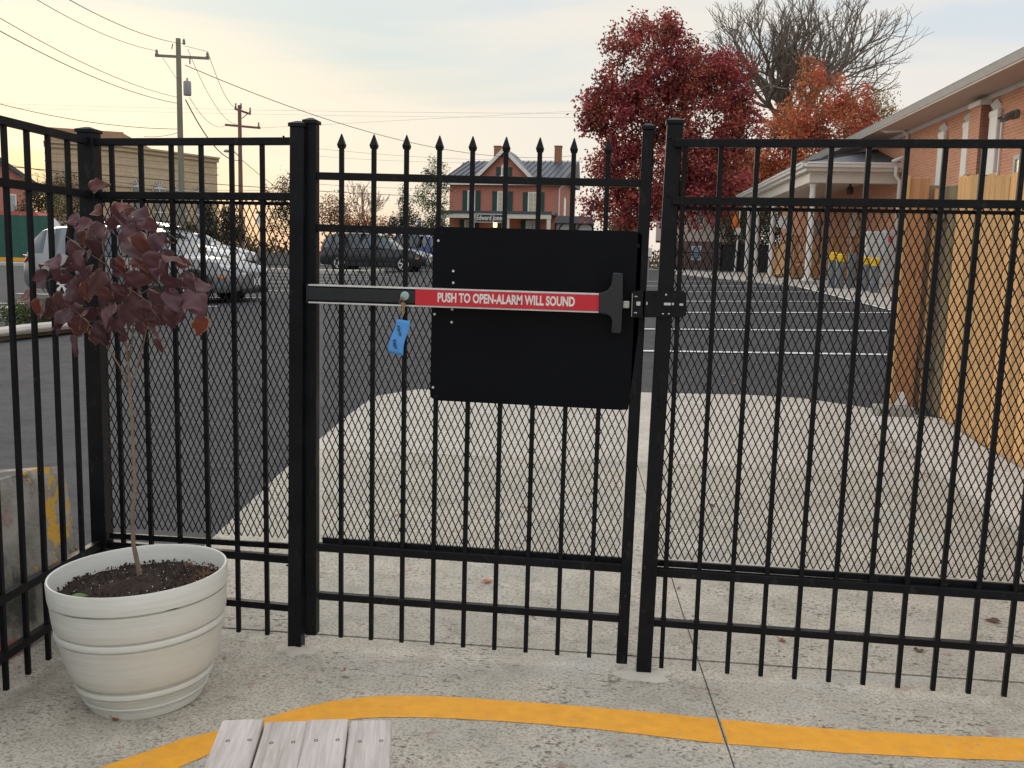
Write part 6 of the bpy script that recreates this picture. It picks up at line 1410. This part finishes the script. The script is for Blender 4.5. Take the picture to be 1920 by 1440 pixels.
SILV = paint('silver_paint', (.29, .31, .33), .6, .3); CHAR = paint('charcoal_paint', (.040, .046, .056), .3, .28); WHT = paint('white_car_paint', (.70, .71, .72), .1, .3); BLUE = paint('blue_car_paint', (.035, .06, .20), .3, .3); REDP = paint('red_car_paint', (.32, .02, .02), .2, .3); TEAL2 = paint('grey_car_paint', (.22, .24, .27), .4, .3)
def place_car(px_rear, px_front, Ys, **k):
    a, b = on_y(px_rear, 480, Ys), on_y(px_front, 480, Ys); Lc = b.x-a.x; return a, b, Lc
# silver saloon, nose to the right
a, b, _ = place_car(33, 458, 14.9)
Lc = 4.72; Wd = 1.86; cx = a.x+Lc/2+.02; cy = 14.9+Wd/2
car('parked_car', 'silver saloon with red tail lamp parked behind the potted tree', (cx, cy, gz(cx, cy)+.005), 0, Lc, Wd, 1.56, SILV, True, 'cars parked in the lot')
a = on_y(597, 480, 35.4); Lc = (on_y(797, 480, 35.4)-a).length; cx = a.x+Lc/2; cy = 35.4+.9
car('parked_car', 'dark charcoal crossover with alloy wheels parked beyond the gate, left of the solid plate', (cx, cy, gz(cx, cy)), 0, Lc, 1.80, 1.62, CHAR, True, 'cars parked in the lot')
p = at(305, 500, 27.5); car('parked_car', 'white crossover mostly hidden behind the silver saloon', (p.x, p.y, gz(p.x, p.y)), 0, 4.6, 1.85, 1.72, WHT, True, 'cars parked in the lot')
p = at(372, 470, 40); car('parked_car', 'white saloon further back between the dark shrubs and the silver saloon', (p.x, p.y, gz(p.x, p.y)), rad(10), 4.6, 1.8, 1.45, WHT, False, 'cars parked in the lot')
p = at(756, 470, 51); car('parked_car', 'blue car behind the charcoal crossover', (p.x, p.y, 1.2), rad(178), 4.4, 1.8, 1.62, BLUE, True, 'cars parked along the street')
p = at(728, 470, 53.5); car('parked_car', 'red car just left of the blue one behind the charcoal crossover', (p.x-1.0, p.y, 1.2), rad(178), 4.3, 1.8, 1.62, REDP, True, 'cars parked along the street')
# white van with a red roof behind the green screen
p = at(52, 470, 50); vn = thing('parked_van', 'white van with red roof edge rising behind the green screen fence', 'van', (p.x, p.y, 1.1), rad(8)); zt_ = at(52, 398, 50).z-1.1
m = MB(); m.prism([(-2.4, .4), (2.2, .4), (2.6, .9), (2.5, 1.3), (1.7, 1.5), (1.1, zt_-.25), (-2.3, zt_-.22), (-2.45, 1.2)], -.9, .9); bo = m.build('body', WHT, vn); bv = bo.modifiers.new('b', 'BEVEL'); bv.width = .06; bv.segments = 2
m = MB(); m.prism([(-2.35, zt_-.22), (1.1, zt_-.24), (.9, zt_-.02), (-2.2, zt_)], -.86, .86); m.build('roof', simple('faded_red', (.50, .10, .08), .5), vn)
m = MB(); m.box((-.6, -.905, zt_-.55), (2.9, .012, .36)); m.build('windows', CGL, vn)
for x in (-1.6, 1.6):
    for y in (-.85, .85): m = MB(); m.lathe([(0, -.1), (.2, -.1), (.34, -.09), (.36, 0), (.34, .1)], axis='Y', n=20); t = m.build('wheel', TYRE, vn); t.location = (x, y, .36)

# ================================================================== trees
def grow(root, targets, n_seg=5, bias=.35, seed=0, trunk=None, r_tip=.012, expo=2.2, wob=.12):
    """join every target to the nearest piece of the growing tree; returns nodes, parents, radii"""
    q = np.random.RandomState(seed); nodes_ = [np.array(p, float) for p in trunk]; par = [-1]+list(range(len(trunk)-1)); base = nodes_[0]
    T = sorted(targets, key=lambda p: np.linalg.norm(np.array(p)-nodes_[-1])*.6+np.linalg.norm(np.array(p)-base)*.4)
    A = np.zeros((len(trunk)+len(T)*n_seg+5, 3)); A[:len(nodes_)] = nodes_; cnt = len(nodes_); tips = []; dist0 = np.zeros(len(A)); 
    for i in range(1, cnt): dist0[i] = dist0[i-1]+np.linalg.norm(A[i]-A[i-1])
    for t in T:
        t = np.array(t, float); d = np.linalg.norm(A[:cnt]-t, axis=1)
        out = t-A[:cnt]; up = out[:, 2]/(d+1e-6)
        score = d*(1.25-.35*np.clip(up, -1, 1))+bias*dist0[:cnt]*.35; score[:max(1, len(trunk)//3)] += 3
        k = int(np.argmin(score)); a = A[k]; L = d[k]; ns = max(1, min(n_seg, int(L/.35)+1))
        perp = q.randn(3); perp -= perp.dot(out[k])*out[k]/(L*L+1e-6); perp /= np.linalg.norm(perp)+1e-6; prev = k
        for s in range(1, ns+1):
            f = s/ns; p = a+(t-a)*f+perp*math.sin(PI*f)*L*wob+np.array([0, 0, -.08*L*math.sin(PI*f)])+q.randn(3)*L*.02*(s < ns)
            A[cnt] = p; par.append(prev); dist0[cnt] = dist0[prev]+L/ns; prev = cnt; cnt += 1
        tips.append(prev)
    A = A[:cnt]; w = np.zeros(cnt)
    ch = np.zeros(cnt, int)
    for i in range(cnt):
        if par[i] >= 0: ch[par[i]] += 1
    for i in range(cnt-1, -1, -1):
        if ch[i] == 0: w[i] = 1
        if par[i] >= 0: w[par[i]] += w[i]
    r = r_tip*np.power(np.maximum(w, 1), 1/expo)
    return A, par, r, tips
def wood_mesh(A, par, r, name, mat, parent, origin, n=5, minr=0, rs=1.):
    vs, fs_ = [], []; 
    for i in range(len(A)):
        if par[i] < 0: continue
        a, b = A[par[i]]-origin, A[i]-origin; ra, rb = r[i]*1.12*rs, r[i]*rs
        if i and par[i] >= 0: ra = min(r[par[i]]*rs, r[i]*rs*1.35)
        d = b-a; l = np.linalg.norm(d)
        if l < 1e-5: continue
        d = d/l; x = np.cross(d, [0, 0, 1] if abs(d[2]) < .9 else [0, 1, 0]); x /= np.linalg.norm(x); y = np.cross(d, x)
        nn = n if rb > .03 else 3; b0 = len(vs)
        for p, rr_ in ((a, ra), (b, rb)):
            for k in range(nn): th = 2*PI*k/nn; vs.append(p+x*rr_*math.cos(th)+y*rr_*math.sin(th))
        fs_ += [(b0+k, b0+(k+1) % nn, b0+nn+(k+1) % nn, b0+nn+k) for k in range(nn)]
    me = bpy.data.meshes.new(name); me.from_pydata([tuple(v) for v in vs], [], fs_); me.materials.append(mat); me.polygons.foreach_set('use_smooth', [True]*len(fs_)); return inst(name, me, parent)
def leaf_cloud(P, n, spread, size, mat, name, parent, origin, seed=0, flat=.0, kind=None, shape=4):
    """n leaves scattered round every point of P"""
    q = np.random.RandomState(seed); P = np.repeat(np.array(P), n, axis=0); m = len(P); c = P+q.randn(m, 3)*spread*np.array([1, 1, 1-flat])-origin
    x = q.randn(m, 3); x /= np.linalg.norm(x, axis=1)[:, None]; y = q.randn(m, 3); y -= (x*y).sum(1)[:, None]*x; y /= np.linalg.norm(y, axis=1)[:, None]
    s = size*(.6+.8*q.rand(m))[:, None]
    V = np.stack([c-x*s, c-y*s*.55+x*s*.1, c+x*s, c+y*s*.55+x*s*.1], 1).reshape(-1, 3)
    me = bpy.data.meshes.new(name); me.vertices.add(len(V)); me.vertices.foreach_set('co', V.ravel()); me.loops.add(len(V)); me.loops.foreach_set('vertex_index', np.arange(len(V), dtype=np.int32))
    me.polygons.add(m); me.polygons.foreach_set('loop_start', np.arange(0, len(V), 4, dtype=np.int32)); me.update(calc_edges=True); me.materials.append(mat)
    return inst(name, me, parent)
def envelope(shapes, dep, n, seed, cx=None, thick=.8, hollow=.0):
    """random points in a union of ellipsoids given as picture position, half width and half height in pixels, placed at the tree's own distance"""
    q = np.random.RandomState(seed); out = []; wts = np.array([s[2]*s[3] for s in shapes], float); wts /= wts.sum()
    while len(out) < n:
        s = shapes[q.choice(len(shapes), p=wts)]; v = q.randn(3); v /= np.linalg.norm(v); r_ = (q.rand()**(1/3.))
        if hollow: r_ = max(r_, hollow*q.rand())
        c = at(s[0], s[1], dep+(s[4] if len(s) > 4 else 0)); k = dep/F
        out.append(np.array(c)+v*r_*np.array([s[2]*k, (s[2]+s[3])*.5*k*thick, s[3]*k]))
    return out
def tree_at(name, label, px, dep, shapes, ntips, leaf_n, spread, size, mat, bark, r_tip=.012, seed=1, lean=0, z0=None, trunk_to=None, cat='tree', group=None, crown='crown', extra=None, flat=0, wob=.12, hollow=0, expo=2.2, n_seg=5):
    b = at(px, 480, dep); zb = z0 if z0 is not None else gz(b.x, b.y); base = np.array([b.x, b.y, zb-.05]); o = thing(name, label, cat, tuple(base), 0, group)
    T = envelope(shapes, dep, ntips, seed, hollow=hollow); ty = at(px+lean, trunk_to or 400, dep)
    trunk = [base+(np.array([ty.x, ty.y, ty.z])-base)*f+np.array([.06*math.sin(f*5+seed), .05*math.cos(f*4), 0]) for f in np.linspace(0, 1, 8)]
    A, par, r, tips = grow(base, T, seed=seed, trunk=trunk, r_tip=r_tip, wob=wob, expo=expo, n_seg=n_seg); wood_mesh(A, par, r, 'trunk', bark, o, base)
    if leaf_n: leaf_cloud(A[tips], leaf_n, spread, size, mat, crown, o, base, seed, flat)
    return o
MAPLE = leafy('maple_leaf', [(0, (.15, .034, .040)), (.25, (.26, .052, .058)), (.55, (.39, .076, .074)), (.8, (.49, .12, .09)), (.95, (.52, .18, .10)), (1, (.30, .15, .07))], .6, .35)
ORNG = leafy('orange_leaf', [(0, (.38, .10, .055)), (.3, (.54, .16, .085)), (.7, (.64, .22, .11)), (1, (.66, .32, .14))], .6, .4)
TWBK = simple('grey_twig_bark', (.13, .11, .10), .9, (.085, .07, .065), 8)
tree_at('red_maple', 'big dark red maple towering behind the right end of the gate', 1262, 40,
        [(1215, 110, 95, 75), (1300, 140, 85, 55), (1160, 200, 75, 55), (1250, 205, 100, 60), (1365, 150, 45, 55), (1380, 225, 45, 60), (1130, 190, 35, 30), (1245, 325, 110, 55), (1240, 268, 100, 30), (1165, 275, 50, 28), (1340, 270, 60, 35), (1150, 325, 50, 45), (1340, 325, 75, 60), (1150, 390, 55, 38), (1300, 385, 80, 40), (1245, 60, 40, 28), (1210, 390, 50, 40), (1112, 230, 28, 26), (1110, 385, 22, 30)],
        860, 64, .20, .076, MAPLE, DARKBARK, .0085, 3, lean=-8, trunk_to=260)
tree_at('orange_tree', 'rusty orange autumn tree behind the red maple', 1520, 56, [(1530, 200, 60, 70), (1490, 250, 60, 55), (1570, 250, 60, 60), (1520, 140, 25, 35), (1440, 290, 60, 60), (1540, 310, 90, 50), (1600, 210, 40, 45), (1450, 350, 70, 50), (1620, 255, 40, 40)], 430, 46, .26, .095, ORNG, TWBK, .010, 5, trunk_to=320)
def forked_tree(name, label, px, dep, trunk_to, limbs, mat, seed, r0, levels, ratio, spread, cat='tree', tipr=.010, z0=None):
    """leafless tree: limbs given as picture end points, each forking again and again"""
    q = random.Random(seed); b = at(px, 480, dep); zb = z0 if z0 is not None else gz(b.x, b.y); base = Vector((b.x, b.y, zb-.05)); o = thing(name, label, cat, base)
    A = [np.array(base)]; par = [-1]; rr_ = [r0]
    def seg(p, prev, r): A.append(np.array(p)); par.append(prev); rr_.append(r); return len(A)-1
    def branch(p, d, L, r, prev, lv):
        n = 4 if lv > levels-3 else 3; cur = Vector(p); dd = Vector(d); c = prev; bend = Vector((q.gauss(0, 1), q.gauss(0, 1), q.gauss(.25, .8)))*.10
        for i in range(n):
            dd = (dd+bend+Vector((q.gauss(0, .05), q.gauss(0, .05), .035))).normalized(); cur = cur+dd*(L/n); c = seg(cur, c, max(tipr, r*(1-.30*(i+1)/n)))
            if lv > 0 and 0 < i < n-1 and q.random() < .55:
                e = dd.cross(Vector((q.gauss(0, 1), q.gauss(0, 1), q.gauss(0, 1)))).normalized(); a_ = q.uniform(.45, .85); branch(cur, (dd*math.cos(a_)+e*math.sin(a_)), L*ratio*q.uniform(.5, .85), max(tipr, r*.45), c, lv-2 if lv > 2 else 0)
        if lv > 0:
            k = 2 if q.random() < .75 else 3; e0 = dd.cross(Vector((q.gauss(0, 1), q.gauss(0, 1), q.gauss(0, 1)))).normalized()
            for j in range(k): e = Matrix.Rotation(2*PI*j/k, 3, dd) @ e0; a_ = spread*q.uniform(.6, 1.4); branch(cur, (dd*math.cos(a_)+e*math.sin(a_)), L*ratio*q.uniform(.8, 1.15), max(tipr, r*.66), c, lv-1)
    top = at(px, trunk_to, dep); c = 0; n = 5
    for i in range(1, n+1): c = seg(base.lerp(top, i/n)+Vector((.1*math.sin(i), .1*math.cos(i*2), 0)), c, r0*(1-.25*i/n))
    for (x, y, dy) in limbs:
        e = at(x, y, dep+dy); v = e-top; L = v.length; tot = sum(ratio**k for k in range(levels+1)); branch(top, (v.normalized()+Vector((0, 0, .15))).normalized(), L/tot*1.02, r0*.55, c, levels)
    wood_mesh(np.array(A), par, np.array(rr_), 'trunk', mat, o, np.array(base)); return o
forked_tree('bare_tree', 'large leafless tree spreading above the orange tree', 1490, 64, 260, [(1335, 30, -3), (1380, 10, 2), (1430, -10, -4), (1475, -20, 3), (1500, 10, -6), (1535, -20, 4), (1580, -10, -3), (1615, 20, 3), (1650, 50, -2), (1690, 85, 1), (1670, 150, 4), (1350, 110, -4)], simple('pale_twig_bark', (.24, .20, .17), .9, (.15, .12, .10), 8), 5, .40, 6, .77, .34, tipr=.010)

tree_at('yellow_tree', 'small yellowing tree just above the hall gutter', 1625, 70, [(1640, 195, 40, 30), (1610, 215, 40, 35), (1655, 215, 25, 22), (1600, 250, 50, 30)], 200, 18, .32, .085, leafy('yellow_leaf', [(0, (.28, .20, .07)), (.6, (.40, .28, .08)), (1, (.45, .20, .10))], .6, .4), TWBK, .012, 9, trunk_to=260)
NEED = leafy('pine_needle', [(0, (.075, .11, .050)), (.6, (.13, .16, .075)), (1, (.19, .20, .10))], .7, .2)
tree_at('pine_tree', 'airy green pine standing left of the brick house', 822, 66, [(815, 315, 22, 18), (805, 350, 25, 15), (822, 340, 20, 30), (800, 378, 24, 14), (815, 395, 28, 22), (790, 360, 14, 8), (832, 370, 14, 40), (820, 425, 24, 15), (780, 372, 12, 7)], 240, 16, .20, .065, NEED, DARKBARK, .010, 11, trunk_to=310, flat=.4)
EVG = leafy('dark_evergreen', [(0, (.020, .028, .018)), (.6, (.040, .050, .030)), (1, (.075, .080, .045))], .7, .1)
tree_at('evergreen_shrub', 'dark pointed evergreen between the bare shrub and the pine', 757, 52, [(757, 362, 7, 14), (758, 385, 13, 18), (762, 405, 22, 18), (765, 425, 32, 18), (745, 420, 20, 14)], 210, 16, .11, .05, EVG, DARKBARK, .008, 12, trunk_to=370, cat='shrub')
BUSHR = leafy('autumn_shrub_leaf', [(0, (.16, .08, .045)), (.5, (.27, .12, .06)), (1, (.40, .16, .07))], .7, .3); BUSHG = leafy('dull_green_leaf', [(0, (.055, .062, .028)), (.6, (.10, .105, .045)), (1, (.16, .14, .07))], .7, .25); PINKT = leafy('dusty_pink_leaf', [(0, (.16, .09, .07)), (.6, (.25, .15, .10)), (1, (.34, .20, .11))], .7, .3)
forked_tree('bare_shrub', 'fan shaped bare shrub with rusty leaves at its base, behind the gate top rails', 686, 56, 432, [(640, 360, 1), (655, 348, -1), (672, 342, 1), (690, 340, 0), (708, 345, 1), (725, 358, -1), (742, 372, 1), (630, 385, 0), (700, 360, -1)], simple('pinkish_twig', (.30, .18, .13), .9), 9, .07, 4, .78, .24, cat='shrub', tipr=.011)
tree_at('autumn_shrub', 'low rusty orange shrub under the bare fan shrub', 690, 55, [(685, 415, 38, 16), (660, 422, 28, 12), (730, 420, 28, 12)], 130, 13, .15, .06, BUSHR, TWBK, .006, 14, trunk_to=430, cat='shrub')
tree_at('autumn_shrub', 'dusty pink and green thicket right of the gate hinge', 620, 58, [(615, 395, 30, 25), (640, 385, 22, 22), (600, 410, 35, 20), (640, 412, 30, 16)], 200, 12, .18, .06, PINKT, TWBK, .007, 15, trunk_to=425, cat='shrub')
tree_at('leafy_shrub', 'green brown shrub beside the striped banner', 822, 55, [(815, 418, 22, 15), (800, 425, 18, 12)], 80, 14, .14, .055, BUSHG, TWBK, .006, 16, trunk_to=425, cat='shrub')
tree_at('leafy_tree', 'sparse grey green tree just left of the hinge post', 545, 50, [(530, 355, 28, 22), (550, 345, 30, 25), (520, 385, 30, 28), (555, 390, 40, 35), (530, 420, 40, 20), (500, 365, 16, 10)], 260, 12, .17, .055, BUSHG, DARKBARK, .008, 17, trunk_to=365)
tree_at('round_evergreen', 'dark rounded evergreen shrub below the far utility pole', 433, 50, [(432, 415, 22, 25), (436, 440, 24, 20), (425, 400, 12, 14)], 170, 22, .13, .05, EVG, DARKBARK, .006, 18, trunk_to=430, cat='shrub')
tree_at('cone_evergreen', 'dark conical evergreen in front of the tan building', 394, 52, [(390, 398, 9, 22), (394, 425, 16, 24), (402, 445, 18, 14)], 140, 20, .12, .05, EVG, DARKBARK, .006, 19, trunk_to=400, cat='shrub')
tree_at('leafy_shrub', 'dark shrub in front of the brick gable at far left', 75, 54, [(70, 365, 28, 24), (90, 380, 30, 22), (60, 395, 35, 18)], 190, 16, .2, .065, BUSHG, DARKBARK, .007, 20, trunk_to=380, cat='shrub')
tree_at('leafy_shrub', 'brown green shrub seen beside the corner post', 135, 53, [(130, 350, 24, 24), (150, 375, 40, 26), (180, 350, 20, 18), (120, 400, 40, 20)], 220, 14, .2, .065, leafy('brown_green_leaf', [(0, (.09, .075, .035)), (.6, (.16, .125, .055)), (1, (.24, .18, .07))], .7, .25), DARKBARK, .007, 21, trunk_to=370, cat='shrub')
tree_at('bare_thicket', 'pale bare thicket above the shrubs at far left', 110, 58, [(70, 335, 40, 14), (120, 330, 45, 14)], 240, 0, 0, 0, None, simple('tan_twig', (.33, .23, .13), .9), .007, 22, trunk_to=350, wob=.05, cat='shrub', hollow=.5)
tree_at('leafy_shrub', 'low green shrub in front of the tan building windows', 350, 50, [(345, 430, 30, 14), (310, 435, 30, 12)], 110, 16, .14, .055, BUSHG, DARKBARK, .006, 23, trunk_to=440, cat='shrub')
tree_at('round_bush', 'round green bush right of the canopy shelter', 1170, 46, [(1170, 418, 32, 16), (1150, 428, 22, 14), (1188, 425, 22, 14)], 170, 22, .12, .05, leafy('yellow_green_leaf', [(0, (.08, .085, .035)), (.6, (.15, .15, .06)), (1, (.24, .21, .09))], .7, .25), DARKBARK, .006, 24, trunk_to=425, cat='shrub')
tree_at('hedge', 'dark green hedge behind the porch columns', 1420, 52, [(1390, 420, 40, 28), (1430, 410, 40, 35), (1460, 425, 30, 30), (1375, 440, 30, 22), (1450, 455, 40, 20)], 320, 18, .2, .07, leafy('hedge_leaf', [(0, (.035, .042, .018)), (.6, (.07, .078, .032)), (1, (.13, .10, .05))], .7, .2), DARKBARK, .006, 25, trunk_to=430, cat='hedge')
tree_at('rust_tree', 'rusty brown tree filling the gap between maple and porch', 1420, 58, [(1400, 380, 60, 45), (1450, 350, 50, 40), (1360, 350, 50, 50), (1400, 320, 60, 40)], 320, 34, .32, .12, leafy('rust_leaf', [(0, (.13, .035, .022)), (.6, (.23, .065, .032)), (1, (.30, .12, .05))], .6, .3), DARKBARK, .009, 26, trunk_to=340)
# low planting in the left island
q = np.random.RandomState(4); P = []
for k in range(420):
    f = q.rand(); px = -60+270*f; g_ = G(px, 628-14*f); P.append(np.array([g_.x+q.randn()*.25-.1, g_.y+.75+q.rand()*.7, g_.z+.10+q.rand()*.26]))
ob = leaf_cloud(P, 22, .06, .022, leafy('juniper_tip', [(0, (.05, .075, .02)), (.6, (.10, .14, .04)), (1, (.17, .20, .07))], .7, .25), 'ground_cover', None, np.zeros(3), 4); tag(ob, 'low yellow green planting behind the left kerb', 'plants', kind='stuff')
# far belt of scrub on the horizon that reads as one mass
q = np.random.RandomState(14); P = []
for k in range(1500):
    px = -100+980*q.rand() if q.rand() < .75 else 1080+420*q.rand(); p = at(px, 460, 95+q.rand()*14); P.append(np.array([p.x, p.y, 1.1+abs(q.randn())*1.1*(1+.5*math.sin(px*.02))]))
ob = leaf_cloud(P, 12, .5, .22, leafy('far_scrub', [(0, (.10, .075, .04)), (.5, (.14, .11, .05)), (1, (.20, .13, .06))], .8, .2), 'far_scrub', None, np.zeros(3), 15); tag(ob, 'distant belt of brownish scrub along the horizon', 'scrub', kind='stuff')
